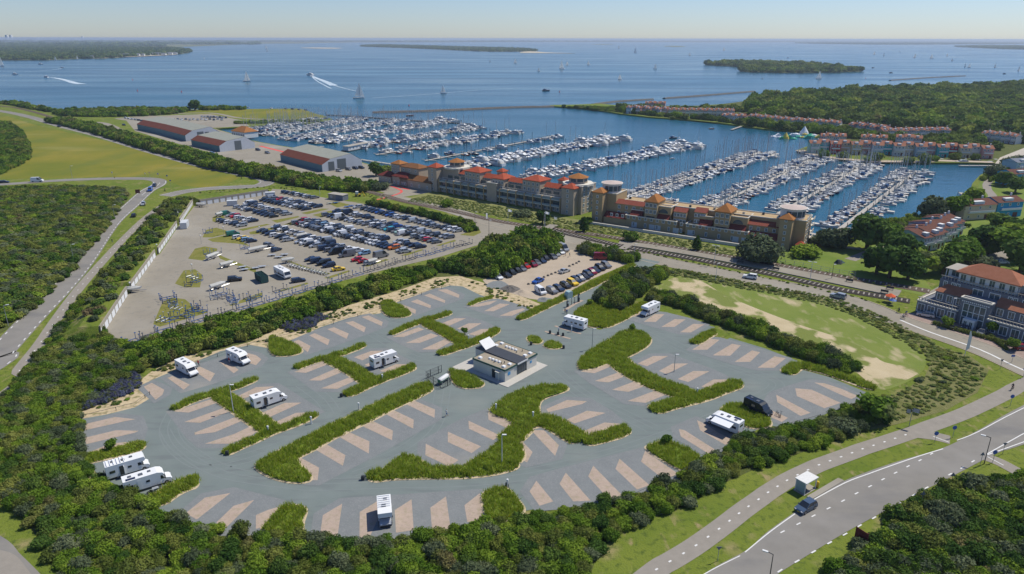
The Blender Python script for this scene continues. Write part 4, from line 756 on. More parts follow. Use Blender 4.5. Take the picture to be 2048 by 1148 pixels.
# --- storage yard rows: (start px, end px, count, description, special colours, special shapes)
ROWS=[
 ((570,386),(629,397),9,'the short row at the top edge of the yard',{},{}),
 ((545,397),(636,415),12,'the back line of the top double row',{2:'red'},{0:'van'}),
 ((528,402),(613,420),12,'the front line of the top double row',{},{9:'off-road car'}),
 ((497,409),(575,430),12,'the back line of the second double row',{},{0:'van',1:'van'}),
 ((478,416),(556,437),11,'the front line of the second double row',{0:'silver',2:'white'},{}),
 ((462,433),(505,444),6,'the back line of the small left group',{1:'red',2:'white'},{}),
 ((441,443),(484,453),6,'the front line of the small left group',{0:'dark blue',1:'dark blue',5:'silver'},{}),
 ((716,416),(914,464),26,'the single row beside the hedge',{6:'blue',9:'blue',25:'silver'},{15:'van'}),
 ((674,424),(740,437),9,'the back left line of the upper long row',{},{3:'tall van'}),
 ((748,444),(897,477),19,'the back right line of the upper long row',{6:'blue',12:'silver'},{12:'van'}),
 ((646,430),(735,450),11,'the front left line of the upper long row',{},{4:'tall van'}),
 ((748,453),(874,486),17,'the front right line of the upper long row',{4:'turquoise',7:'pale green',14:'red'},{8:'van'}),
 ((613,441),(770,480),23,'the back line of the middle long row',{0:'red',6:'light blue',8:'white',12:'white'},{12:'van'}),
 ((797,486),(840,496),5,'the right end back line of the middle row',{0:'silver',4:'dark blue'},{}),
 ((595,448),(812,505),31,'the front line of the middle long row',{1:'dark red',4:'dark blue',9:'white',13:'white',23:'silver',27:'orange',30:'silver'},{13:'van',9:'van'}),
 ((551,456),(668,493),15,'the back line of the lower long row',{5:'beige',7:'white',9:'white'},{12:'tall van',13:'van'}),
 ((524,464),(578,482),7,'the front left line of the lower row',{0:'dark blue'},{}),
 ((594,483),(659,503),8,'the front middle line of the lower row',{2:'white',4:'silver'},{2:'van',6:'van'}),
 ((681,496),(700,500),2,'the gap behind the lower row',{0:'silver',1:'white'},{}),
 ((674,508),(695,513),2,'the pair of dark vans in the lower row',{0:'black',1:'grey'},{0:'tall van',1:'tall van'}),
 ((716,504),(728,509),2,'the pair left of the grey tall van',{0:'white',1:'light blue'},{}),
 ((714,522),(730,525),2,'the red pair near the yard rails',{0:'red',1:'red'},{0:'hatchback',1:'saloon'}),
 ((624,521),(658,534),4,'the lone row of four near the white trailers',{0:'dark blue',1:'dark blue',2:'black',3:'dark blue'},{1:'van',2:'van'}),
 ((477,477),(505,484),4,'the small row left of the covered boat',{0:'white',1:'yellow',2:'light blue',3:'dark blue'},{}),
]
COLS=['black','black','dark blue','dark blue','dark blue','grey','grey','silver','silver','white','white','light grey','grey','dark blue']
SHP=['hatchback','estate car','estate car','off-road car','saloon','hatchback','off-road car']
ra=random.Random(5); ncar=0
for a,b2,n,desc,sc,ss in ROWS:
    A0,B0=G(*a),G(*b2)
    for i in range(n):
        t=i/(n-1) if n>1 else 0; x=A0[0]+(B0[0]-A0[0])*t; y=A0[1]+(B0[1]-A0[1])*t
        px,py=PX(x,y); x2,y2=G(px+40,py-6); rz=math.atan2(y2-y,x2-x)+ra.uniform(-.04,.04)+(math.pi if ra.random()<.5 else 0)
        if i not in sc and i not in ss and ra.random()<0.05: continue
        col=sc.get(i) or ra.choice(COLS); sh=ss.get(i) or ra.choice(SHP)
        lab='%s %s, %s from left in %s'%(col,sh,nth(i+1),desc.replace('the ','').replace('at top edge of yard','at yard top'))
        if n==2: lab='%s %s, %s of %s'%(col,sh,'left' if i==0 else 'right',desc)
        off=ra.uniform(-.3,.3)
        car(x+math.cos(rz)*off,y+math.sin(rz)*off,rz,sh,col,lab,'cars parked in the storage yard'); ncar+=1
for px,py,d,sh,col,lab in [(466,471,(40,-6),'van','green','dark green covered van at the left of the small yard row'),(538,493,(40,8),'estate car','grey','grey estate car behind the covered boat in the yard'),(553,502,(40,-12),'hatchback','dark blue','dark blue hatchback with bicycle rack right of the covered boat'),
   (677,541,(40,-6),'saloon','yellow','yellow saloon alone at the lower end of the yard'),(597,564,(40,-6),'estate car','dark blue','dark estate car beside the white coach camper in the yard'),(470,562,(40,-4),'off-road car','black','black car with open boot towing the boat trailer in the yard'),(762,515,(40,-10),'tall van','grey','large grey tall van at the yard edge near the rails'),
   (452,430,(40,-6),'van','green','green tarpaulined van at the far left of the yard cars'),(740,529,(40,-8),'estate car','light grey','light grey low car between the red pair and the grey tall van')]:
    carpx(px,py,d,sh,col,lab,group='cars parked in the storage yard')
# --- gravel car park
d1=(25,12)
for px,py,sh,col,lab in [(996,557,'hatchback','white','white hatchback at the lower left end of the gravel car park'),(1013,553,'saloon','black','dark saloon right of the white hatchback in the gravel car park'),(1023,547,'estate car','black','black estate car third from the lower left under the grove'),(1034,543,'hatchback','black','black hatchback fourth from the lower left under the grove'),
   (1043,540,'estate car','grey','grey estate car left of the bright red car under the grove'),(1052,535,'hatchback','red','bright red hatchback under the grove'),(1066,532,'hatchback','dark red','dark red hatchback right of the bright red one'),(1073,528,'hatchback','grey','grey hatchback right of the dark red one under the grove'),
   (1083,524,'estate car','dark blue','dark blue estate car in the middle of the grove row'),(1091,519,'hatchback','black','black hatchback half under the grove'),(1105,516,'saloon','grey','grey saloon near the upper end of the grove row'),(1112,511,'hatchback','light grey','light grey hatchback beside the white one near the van'),(1121,507,'hatchback','white','white hatchback beside the big grey van'),(1126,501,'tall van','light grey','big grey van at the upper end of the grove row'),
   (1104,585,'off-road car','grey','grey car beside the small white van at the gravel corner'),(1117,580,'estate car','dark blue','dark blue estate car third from the lower left on the roadside row'),(1131,574,'estate car','black','black estate car left of the yellow roofed car'),(1145,569,'off-road car','yellow','yellow roofed car in the roadside gravel row'),
   (1152,563,'estate car','dark blue','dark blue estate car right of the yellow roofed one'),(1161,560,'hatchback','grey','grey hatchback sixth along the roadside gravel row'),(1169,556,'saloon','black','black saloon in the middle of the roadside gravel row'),(1176,551,'estate car','dark blue','dark blue estate car beside the dark saloon in the roadside row'),(1184,547,'hatchback','dark red','dark red hatchback in the roadside gravel row'),
   (1190,543,'saloon','dark blue','dark blue saloon third from the upper end of the roadside row'),(1200,539,'off-road car','black','black off-road car second from the upper end of the roadside row'),(1212,534,'off-road car','grey','grey off-road car at the upper end of the roadside row')]:
    carpx(px,py,d1,sh,col,lab,group='cars parked on the gravel')
carpx(1129,545,(40,-14),'saloon','silver','silver open-top car alone in the middle of the gravel car park')
carpx(1076,565,(-40,16),'saloon','blue','bright blue car driving across the gravel car park')
carpx(1081,586,(20,14),'van','white','small white van at the lower corner of the gravel car park',detail=2)
carpx(1203,519,(40,0),'tall van','dark red','brown red van under the bushes at the top of the gravel')
# --- cars on the roads
carpx(1611,1019,(-44,24),'hatchback','slate blue','slate blue car with dark roof driving past the bus shelter',detail=2,name='moving_car')
carpx(1500,557,(-40,-6),'off-road car','white','white car driving on the street beside the station platform',detail=2,name='moving_car')
carpx(1676,596,(-40,-10),'off-road car','light grey','pale green grey car on the street above the sandy field',detail=2,name='moving_car')
for px,py,d,sh,col,lab in [(287,410,(-10,20),'estate car','silver','silver car on the main road below the junction'),(268,433,(10,-20),'saloon','black','black car lower down the main road'),(301,382,(-14,22),'van','blue','blue van at the road junction'),(309,373,(-14,16),'hatchback','dark blue','dark blue car behind the blue van at the junction'),
   (9,366,(30,-2),'estate car','dark blue','dark blue car at the left edge on the lane'),(75,364,(30,-1),'tall van','white','white camper van with roof load on the left lane'),(118,254,(-20,-4),'saloon','dark blue','dark car far up the diagonal road'),(248,251,(20,4),'estate car','dark blue','dark car parked by the lane left of the sheds'),(107,222,(20,0),'off-road car','grey','grey car on the far shore lane'),(369,220,(20,0),'hatchback','black','black car parked on the far grass beside the lane')]:
    carpx(px,py,d,sh,col,lab,name='moving_car' if py>250 else 'parked_car')
for px,py,d,sh,col,lab in [(1851,633,(-30,-6),'estate car','silver','silver car with open door in front of the hotel'),(1933,656,(-30,22),'off-road car','dark blue','dark blue car left of two on the hotel car park'),(1963,669,(-30,16),'saloon','grey','dark grey car right of two on the hotel car park'),(2003,527,(30,0),'saloon','white','white car parked in the lane behind the hotel'),(2044,699,(30,0),'hatchback','dark red','dark red car at the right edge beside the street')]:
    carpx(px,py,d,sh,col,lab,detail=2,group='cars parked at the hotel')
for i in range(14): carpx(340+i*8,239.5+(i%2)*1.2,(20,8),ra.choice(SHP),ra.choice(['silver','dark blue','grey','white']),'small distant car, %s from left in the front boatyard parking row'%nth(i+1),group='distant cars behind the boat sheds')
for i in range(9): carpx(404+i*6,234.5+i*.25,(20,8),ra.choice(SHP),ra.choice(['silver','dark blue','grey']),'small distant car, %s from left in the back boatyard parking row'%nth(i+1),group='distant cars behind the boat sheds')
for i in range(7): carpx(252+i*6.5,237+i*1.1,(20,2),ra.choice(SHP),ra.choice(['white','dark blue','silver']),'distant car, %s from left in the row left of the sheds'%nth(i+1),group='distant cars left of the boat sheds')
for i,(px,py,c) in enumerate([(678,343,'silver'),(697,340,'grey'),(711,338,'dark blue'),(723,337,'black'),(535,307,'grey'),(516,301,'dark blue'),(425,308,'light blue'),(543,217.5,'white'),(572,218.5,'grey'),(585,219,'dark blue'),(598,220,'grey'),(612,221,'dark blue'),(497,216.5,'silver')]):
    carpx(px,py,(20,4),'estate car',c,'%s car, %s of the cars dotted round the boat sheds and far meadow'%(c,nth(i+1)),group='cars round the boat sheds')
# --- motorhomes
M_mh=mat('motorhome_white',(0.70,0.71,0.71),0.35,var=0.04,scale=0.8); M_mhg=mat('motorhome_grey',(0.34,0.36,0.39),0.4,var=0.05); M_blind=mat('window_blind',(0.32,0.24,0.18),0.6); M_solar=mat('solar_panel',(0.02,0.03,0.07),0.15); M_hatch=mat('roof_hatch',(0.10,0.11,0.13),0.2)
M_van=mat('dark_van_paint',(0.015,0.022,0.03),0.25); M_awn=mat('awning',(0.75,0.77,0.78),0.6)
def motorhome(rear,front,label,style='alcove',L=7.0,body=None,paint=None,door=1,extra=()):
    x0,y0=G(*rear); x1,y1=G(*front); rz=math.atan2(y1-y0,x1-x0); cx,cy=(x0+x1)/2,(y0+y1)/2
    t=thing('motorhome',(cx,cy,0.075),rz,label,'motorhome','motorhomes parked in the bays'); paint=paint or M_mh; h=L/2; W2=1.14; b=MB()
    if style=='alcove': b.side([(-h,.45),(h-1.9,.45),(h-1.9,1.95),(h-.75,2.02),(h-.55,2.35),(h-.75,2.85),(-h,2.9)],-W2,W2)
    elif style=='low': b.side([(-h,.45),(h-1.9,.45),(h-1.75,2.05),(h-1.1,2.1),(h-1.45,2.55),(h-2.2,2.8),(-h,2.82)],-W2,W2)
    elif style=='coach': b.side([(-h,.45),(h-.2,.45),(h,.9),(h-.1,1.45),(h-.65,2.5),(h-1.0,2.9),(-h,2.95)],-W2,W2)
    elif style=='van': b.side([(-h,.4),(h-.1,.35),(h,.9),(h-.35,1.25),(h-.9,1.35),(h-1.65,2.35),(h-2.2,2.62),(-h+.1,2.62)],-1.03,1.03)
    elif style=='demount': b.side([(-h,.5),(h-1.5,.5),(h-1.5,1.7),(h-.3,1.9),(h-.3,2.75),(-h,2.8)],-W2,W2)
    b.obj('body',paint,t)
    if style in('alcove','low','demount'):
        c=tapered([(h-1.95,.35),(h-.05,.32),(h,.75),(h-.2,1.05),(h-.95,1.28),(h-1.5,1.96),(h-1.95,2.0)],.98,.86,.9,2.0); c.obj('cab',M_mhg if style=='demount' else paint if paint is not M_mh or style!='dark' else M_mh,t)
        g=MB(); g.add([(h-.93,-.84,1.32),(h-.93,.84,1.32),(h-1.45,.78,1.92),(h-1.45,-.78,1.92)],[(0,1,2,3)]); g.v=[(x+.02,y,z+.01) for x,y,z in g.v]
        g.obj('windscreen',M_glass,t)
        for sy in(-1,1):
            g=MB(); g.add([(h-1.85,sy*.955,1.25),(h-1.1,sy*.955,1.25),(h-1.5,sy*.90,1.85),(h-1.85,sy*.90,1.85)],[(0,1,2,3)]); g.obj('side_window',M_glass,t)
    elif style=='coach':
        g=MB(); g.add([(h-.12,-1.05,1.5),(h-.12,1.05,1.5),(h-.63,1.0,2.45),(h-.63,-1.0,2.45)],[(0,1,2,3)]); g.v=[(x+.03,y,z+.01) for x,y,z in g.v]; g.obj('windscreen',M_glass,t)
        g=MB(); g.box(-h+.5,h-.9,-W2-.015,W2+.015,.95,1.45); g.obj('side_stripe',M_van,t)
    else:
        g=MB(); g.add([(h-.93,-.92,1.38),(h-.93,.92,1.38),(h-1.62,.88,2.33),(h-1.62,-.88,2.33)],[(0,1,2,3)]); g.v=[(x+.03,y,z+.01) for x,y,z in g.v]; g.obj('windscreen',M_glass,t)
    for k,(wx,wz,ww,wh) in enumerate([(-h+1.0,1.6,.9,.5),(-h+2.5,1.7,.8,.5),(-h+3.8,1.7,.6,.4)]):
        for sy in(-1,1):
            if sy==door and k==1: continue
            g=MB(); g.box(wx-ww/2,wx+ww/2,sy*W2-.02,sy*W2+.02,wz-wh/2,wz+wh/2); g.obj('side_window',M_blind if (k+sy)%3==0 else M_glass,t)
    g=MB(); g.box(-h+2.15,-h+2.8,door*W2-.02,door*W2+.02,.55,2.35); g.obj('door',M_glass if 'open' in extra else paint,t)
    if 'open' in extra: g=MB(); g.box(-h+2.82,-h+2.87,min(door*W2,door*(W2+.65)),max(door*W2,door*(W2+.65)),.6,2.35); g.obj('open_door_leaf',paint,t)
    top={'alcove':2.9,'low':2.82,'coach':2.95,'van':2.62,'demount':2.8}[style]
    for hx,hy,hw in [(-h+1.2,.2,.28),(-h+2.9,-.1,.35),(-h+4.3,.15,.25)]:
        if hx<h-2: g=MB(); g.box(hx-hw,hx+hw,hy-hw,hy+hw,top-.02,top+.09); g.obj('roof_hatch',M_hatch,t)
    if 'solar' in extra: g=MB(); g.box(-h+.5,-h+2.0,-.95,-.35,top,top+.06); g.obj('solar_panel',M_solar,t)
    if 'racks' in extra:
        for k in range(6): g=MB(); g.box(-h+.3+k*.55,-h+.42+k*.55,-1.0,1.0,top+.1,top+.16); g.obj('roof_bar',M_awn,t)
    if 'bikes' in extra: g=MB(); g.box(-h-.5,-h,-.8,.8,.6,.7); g.bar((-h-.25,-.7,.7),(-h-.25,.7,1.4),.05); g.bar((-h-.4,-.6,1.3),(-h-.3,.6,.8),.05); g.obj('bicycle_rack',M_plas,t)
    wm=MB(); wm.wheel(0,0,.35,.25,0,12); wme=wm.mesh('wheel',[M_tyre]); rm=MB(); rm.wheel(0,0,.2,.27,0,10); rm.v=[(x,y,z+.15) for x,y,z in rm.v]; rme=rm.mesh('rim',[M_rim])
    for wx in(-h+1.7,h-.95):
        for sy in(-.95,.95): q=inst('wheel',wme,t,(wx,sy,0)); inst('rim',rme,q)
    fx=h+.01 if style!='demount' else h+.01
    for sy in(-1,1):
        g=MB(); g.box(fx-.14,fx+.01,sy*.68-.15,sy*.68+.15,.72,.90); g.obj('headlight',M_lamp,t)
        g=MB(); g.box(-h-.02,-h+.02,sy*.95-.1,sy*.95+.1,.7,1.1); g.obj('tail_light',M_tail,t)
        g=MB(); g.box(h-1.15,h-1.0,sy*1.12-.12,sy*1.12+.12,1.25,1.55); g.obj('mirror',M_plas,t)
    g=MB(); g.box(-h-.02,-h+.01,-.6,.6,1.75,2.2); g.obj('rear_window',M_glass,t)
    g=MB(); g.box(h-.12,h+.03,-.9,.9,.32,.55); g.obj('bumper',M_plas,t)
    if 'awning' in extra:
        g=MB(); sy=1; g.add([(-h+1.0,sy*W2,2.6),(h-2.2,sy*W2,2.6),(h-2.2,sy*(W2+1.9),2.2),(-h+1.0,sy*(W2+1.9),2.2)],[(0,1,2,3)]); g.obj('awning',M_awn,t)
    return t
motorhome((358,736),(394,756),'white motorhome facing right, left of two at the sandy bank','low',6.8,door=-1)
motorhome((461,716),(496,731),'white motorhome facing right, right of two at the sandy bank','low',6.8,door=-1,extra=('open',))
motorhome((743,738),(796,720),'white alcove motorhome in the bay just left of the service building','alcove',7.2,door=-1,extra=('solar','open'))
motorhome((510,817),(568,798),'white motorhome with open door beside the white lamp post bed','low',7.4,door=-1,extra=('open',))
motorhome((224,955),(290,935),'leftmost alcove motorhome with roof bars and a bicycle rack','alcove',7.0,door=-1,extra=('racks','bikes','open'))
motorhome((262,984),(332,962),'white motorhome parked right beside the leftmost one','low',7.6,door=-1,extra=('solar',))
motorhome((769,1018),(772,1058),'small truck camper facing the near thicket, lowest in the park','demount',5.2,door=1,extra=('racks',))
motorhome((1170,660),(1128,649),'white motorhome standing at the service lane below the entrance','alcove',7.0,door=-1)
motorhome((1313,621),(1285,634),'white motorhome in the uppermost right bay','alcove',7.0,door=1)
motorhome((1478,868),(1418,843),'white motorhome with dark cab and spread awning at the right','low',7.4,door=-1,extra=('awning','solar'))
motorhome((1494,815),(1536,834),'dark green black camper van beside the tall grass bed','van',6.0,paint=M_van,door=1,extra=('solar',))
motorhome((551,546),(581,561),'white coach shaped motorhome parked in the storage yard','coach',8.0,door=-1)
# --- covered caravan, trailers and skip in the yard
def trailer_boat(px,py,d,L,label,cover=True):
    x,y=G(px,py); x2,y2=G(px+d[0],py+d[1]); t=thing('boat_trailer',(x,y,0.06),math.atan2(y2-y,x2-x),label,'boat trailer','boats and trailers in the yard')
    h=L/2; sec=[(-h,.75,.9,1.5),(-h*.3,.95,.75,1.55),(h*.4,.8,.8,1.6),(h*.8,.35,1.0,1.65),(h,.03,1.5,1.7)]
    b=MB(); n=len(sec); vs=[]
    for sx,w_,zb,zt in sec: vs+=[(sx,-w_,zt),(sx,-w_*.6,zb+.2),(sx,0,zb),(sx,w_*.6,zb+.2),(sx,w_,zt)]
    fs=[]
    for i in range(n-1):
        for k in range(4): fs.append((i*5+k,i*5+k+1,(i+1)*5+k+1,(i+1)*5+k))
    fs.append((0,1,2,3,4)); b.add(vs,fs); b.obj('hull',M_mh,t)
    c=MB(); vs=[]; 
    for sx,w_,zb,zt in sec: vs+=[(sx,-w_,zt),(sx,0,zt+(.55 if cover else .1)*(1 if sx<h*.6 else .3)),(sx,w_,zt)]
    c.add(vs,[(i*3+k,(i+1)*3+k,(i+1)*3+k+1,i*3+k+1) for i in range(n-1) for k in(0,1)]+[(0,1,2)]); c.obj('cover',mat('grey_tarpaulin',(0.42,0.42,0.40),0.8,var=0.1) if cover else M_mh,t)
    f=MB(); f.bar((-h,-.6,.5),(h+1.2,0,.5),.05); f.bar((-h,.6,.5),(h+1.2,0,.5),.05); f.bar((-.6,-.9,.45),(-.6,.9,.45),.05); f.obj('trailer_frame',M_rim,t)
    wm=MB(); wm.wheel(0,0,.3,.2,0,8); me=wm.mesh('wheel',[M_tyre])
    for sy in(-.95,.95): inst('wheel',me,t,(-.6,sy,0))
for a in [(517,503,(40,-8),7.5,'large boat under a pale grey cover on a trailer in the yard'),(427,517,(40,-14),6,'white boat on a trailer on the upper left grass island'),(455,534,(40,-10),5,'narrow white boat on the yard ground, upper of two'),(437,577,(40,-12),5.5,'small white boat hitched to the black car'),
          (577,526,(40,-5),4.5,'white rowing boat near the row of white trailers'),(266,585,(30,-3),5.5,'silver boat on a trailer against the lowest garage row'),(440,433,(30,-8),4,'small white covered boat beside the green van'),(404,414,(40,2),5,'small boat on a trailer at the end of the back garages'),(746,528,(40,-10),4,'small dark boat beside the grey tall van'),(606,476,(40,-6),5,'open boat on a trailer in the lower car row')]: trailer_boat(*a)
def crate_box(px,py,d,sx,sy,sz,m,label,name,cat,parts):
    x,y=G(px,py); x2,y2=G(px+d[0],py+d[1]); t=thing(name,(x,y,0.06),math.atan2(y2-y,x2-x),label,cat)
    b=MB(); b.box(-sx/2,sx/2,-sy/2,sy/2,.12,sz); b.obj(parts[0],m,t)
    b=MB(); 
    for k in range(int(sx/.6)+1): b.box(-sx/2+k*.6-.03,-sx/2+k*.6+.03,-sy/2-.03,sy/2+.03,.12,sz-.02)
    b.obj(parts[1],m,t); b=MB(); b.box(sx/2-.01,sx/2+.04,-sy/2+.1,sy/2-.1,.25,sz-.15); b.obj(parts[2],M_rim,t); b=MB(); b.box(-sx/2-.06,sx/2+.06,-sy/2-.06,sy/2+.06,sz,sz+.06); b.obj(parts[3],m,t)
crate_box(370,455,(20,-30),6,2.5,2.6,mat('container_white',(0.55,0.57,0.58),0.5,var=.06),'white shipping container beside the garage row','shipping_container','container',('body','side_ribs','door','roof'))
crate_box(465,411,(40,-2),4.5,2.3,2.4,mat('container_white',(0,0,0)),'small white box trailer left of the second car row','box_trailer','trailer',('body','side_ribs','door','roof'))
crate_box(541,393,(40,-2),4.5,2.3,2.2,mat('container_white',(0,0,0)),'pale box trailer at the top car row','box_trailer','trailer',('body','side_ribs','door','roof'))
def skip():
    x,y=G(524,562); x2,y2=G(548,580); t=thing('rubbish_skip',(x,y,0.06),math.atan2(y2-y,x2-x),'large open green blue rubbish skip full of junk in the yard','skip')
    m=mat('skip_paint',(0.02,0.055,0.09),0.6,col2=(0.03,0.10,0.06),scale=0.4); b=MB(); b.box(-3,3,-1.2,1.2,.2,.35)
    b.box(-3,3,-1.2,-1.12,.35,2.5); b.box(-3,3,1.12,1.2,.35,2.5); b.box(-3,-2.92,-1.12,1.12,.35,2.5); b.box(2.92,3,-1.12,1.12,.35,2.5); b.obj('skip_body',m,t)
    b=MB(); 
    for k in range(9): b.box(-2.9+k*.7,-2.8+k*.7,-1.28,1.28,.35,2.4)
    b.obj('side_ribs',m,t); b=MB(); r=random.Random(4)
    for _ in range(40): xx,yy=r.uniform(-2.6,2.6),r.uniform(-.9,.9); s=r.uniform(.1,.4); b.box(xx-s,xx+s,yy-s*.6,yy+s*.6,1.2,1.7+r.random()*.5)
    b.obj('junk',mat('junk',(0.25,0.22,0.17),0.9,var=.6,scale=2),t)
skip()
def frame_rack(x,y,rz,m,label,L=4.5,name='boat_cradle',grp='boat cradles along the yard edge'):
    t=thing(name,(x,y,0.06),rz,label,'boat cradle',grp); b=MB()
    for sx in(-L/2,0,L/2): b.bar((sx,-1,.15),(sx,1,.15),.06)
    for sy in(-1,1): b.bar((-L/2,sy,.15),(L/2,sy,.15),.06)
    b.obj('base_frame',m,t)
    for sx in(-L/2,L/2):
        for sy in(-1,1): b=MB(); b.bar((sx,sy,.15),(sx,sy*.9,1.7),.055); b.box(sx-.18,sx+.18,sy*.9-.18,sy*.9+.18,1.68,1.8); b.obj('upright',m,t)
M_cbl=mat('cradle_blue',(0.03,0.10,0.28),0.6,var=.2); M_cnv=mat('cradle_navy',(0.03,0.05,0.10),0.6,var=.2); M_cye=mat('cradle_yellow',(0.28,0.22,0.08),0.7,var=.3); M_gal=mat('galvanised',(0.40,0.42,0.44),0.45,metal=.3,var=.15)
for i,(x,y,t_) in enumerate(resample(W(smooth([(262,684),(330,662),(450,627),(560,596),(700,555),(780,530),(860,508),(935,488)],4)),4.6)):
    q=ra.random(); frame_rack(x+ra.uniform(-.3,.3),y+ra.uniform(-.4,.4),t_+ra.uniform(-.08,.08),M_cye if i in(38,39,40) else M_cbl if q<.45 else M_cnv,'empty steel boat cradle, %s from left along the lower yard edge'%nth(i+1) if i<69 else 'last boat cradle',L=ra.choice([3.2,3.8,3.6]))
for i,(px,py) in enumerate([(335,597),(340,604),(346,611),(353,617),(385,622),(393,616),(400,622),(325,640),(340,640),(356,636),(375,632),(428,596),(440,590),(452,594),(462,600),(470,605),(510,596),(500,599),(470,603),(385,555),(395,563),(378,570),(418,509),(432,506),(416,466),(560,582),(490,497)]):
    x,y=G(px,py); frame_rack(x,y,ra.uniform(0,3),[M_cbl,M_cnv,M_cbl,M_gal][i%4],'loose steel boat cradle, %s of those scattered on the yard islands'%nth(i+1),L=ra.choice([3,4]),grp='loose boat cradles')
def small_trailer(px,py,i):
    x,y=G(px,py); x2,y2=G(px+20,py+12); t=thing('empty_trailer',(x,y,0.06),math.atan2(y2-y,x2-x)+ra.uniform(-.2,.2),'empty galvanised boat trailer, %s from left in the white trailer row'%nth(i+1),'trailer','empty boat trailers')
    b=MB(); b.bar((-2,-.6,.5),(2.2,0,.5),.05); b.bar((-2,.6,.5),(2.2,0,.5),.05); b.bar((-1.9,-.6,.5),(-1.9,.6,.5),.05); b.bar((-.4,-.8,.45),(-.4,.8,.45),.05); b.bar((-1.9,-.6,.5),(-1.9,-.6,1.1),.05); b.bar((-1.9,.6,.5),(-1.9,.6,1.1),.05); b.obj('trailer_frame',M_gal,t)
    wm=MB(); wm.wheel(0,0,.28,.18,0,8); me=wm.mesh('wheel',[M_tyre])
    for sy in(-.8,.8): inst('wheel',me,t,(-.4,sy,0))
for i in range(13): small_trailer(580+i*6.0,533+i*1.45,i)
for i,(px,py) in enumerate([(545,512),(558,516),(570,511),(512,538),(525,535),(485,536),(490,541),(660,408),(672,407),(695,415),(703,413)]):
    x,y=G(px,py); t=thing('utility_trailer',(x,y,0.06),ra.uniform(0,.6),'small empty utility trailer, %s of those standing loose in the yard'%nth(i+1),'trailer','loose utility trailers')
    b=MB(); b.box(-1.3,1.1,-.7,.7,.45,.55); b.bar((1.1,0,.5),(2.1,0,.45),.05); b.box(-1.3,-1.25,-.7,.7,.55,.85); b.obj('trailer_bed',M_gal if i<8 else M_cbl,t); wm=MB(); wm.wheel(0,0,.28,.18,0,8); me=wm.mesh('wheel',[M_tyre])
    for sy in(-.8,.8): inst('wheel',me,t,(-.1,sy,0))
# ================================================================ MARINA
M_hull=mat('hull_white',(0.66,0.67,0.67),0.3,var=.05); M_hullb=mat('hull_navy',(0.02,0.035,0.08),0.25); M_deck=mat('deck',(0.55,0.52,0.46),0.6,var=.12,scale=1.5); M_canb=mat('canvas_blue',(0.035,0.08,0.18),0.8,var=.3); M_cang=mat('canvas_grey',(0.32,0.33,0.34),0.8,var=.2); M_mast=mat('mast',(0.42,0.44,0.46),0.4,metal=.3); M_sail=mat('sail',(0.80,0.80,0.78),0.8,var=.04)
_n=M_sail.node_tree; _t=_n.nodes.new('ShaderNodeBsdfTranslucent'); _t.inputs[0].default_value=(.95,.95,.93,1); _x=_n.nodes.new('ShaderNodeMixShader'); _n.links.new(_n.nodes['Principled BSDF'].outputs[0],_x.inputs[1]); _n.links.new(_t.outputs[0],_x.inputs[2]); _n.links.new(_x.outputs[0],_n.nodes['Material Output'].inputs[0])
M_teak=mat('teak',(0.32,0.20,0.11),0.7,var=.2); M_plank=mat('pier_planks',(0.40,0.375,0.335),0.85,var=.12,scale=1.5); M_pile=mat('pile',(0.06,0.05,0.04),0.9,var=.3); M_hullr=mat('hull_red',(0.32,0.03,0.03),0.4)
def hull(L,Bm,fb,m=0,stern=.85):
    b=MB(); h=L/2; sec=[(-h,Bm/2*stern,fb*.95),(-h*.4,Bm/2,fb*.95),(h*.1,Bm/2*.98,fb),(h*.5,Bm/2*.72,fb*1.08),(h*.82,Bm/2*.34,fb*1.2),(h,0.02,fb*1.32)]
    vs=[]
    for x,w_,z in sec: vs+=[(x,-w_,z),(x-(.15 if x>0 else 0),-w_*.82,-.1),(x-(.15 if x>0 else 0),w_*.82,-.1),(x,w_,z)]
    n=len(sec); fs=[]
    for i in range(n-1):
        for k in(0,2): fs.append((i*4+k,i*4+k+1,(i+1)*4+k+1,(i+1)*4+k))
    fs.append((3,2,1,0)); b.add(vs,fs,m)
    dk=MB(); vs=[]
    for x,w_,z in sec: vs+=[(x,-w_*.97,z-.03),(x,w_*.97,z-.03)]
    dk.add(vs,[(i*2,(i+1)*2,(i+1)*2+1,i*2+1) for i in range(n-1)]); return b,dk
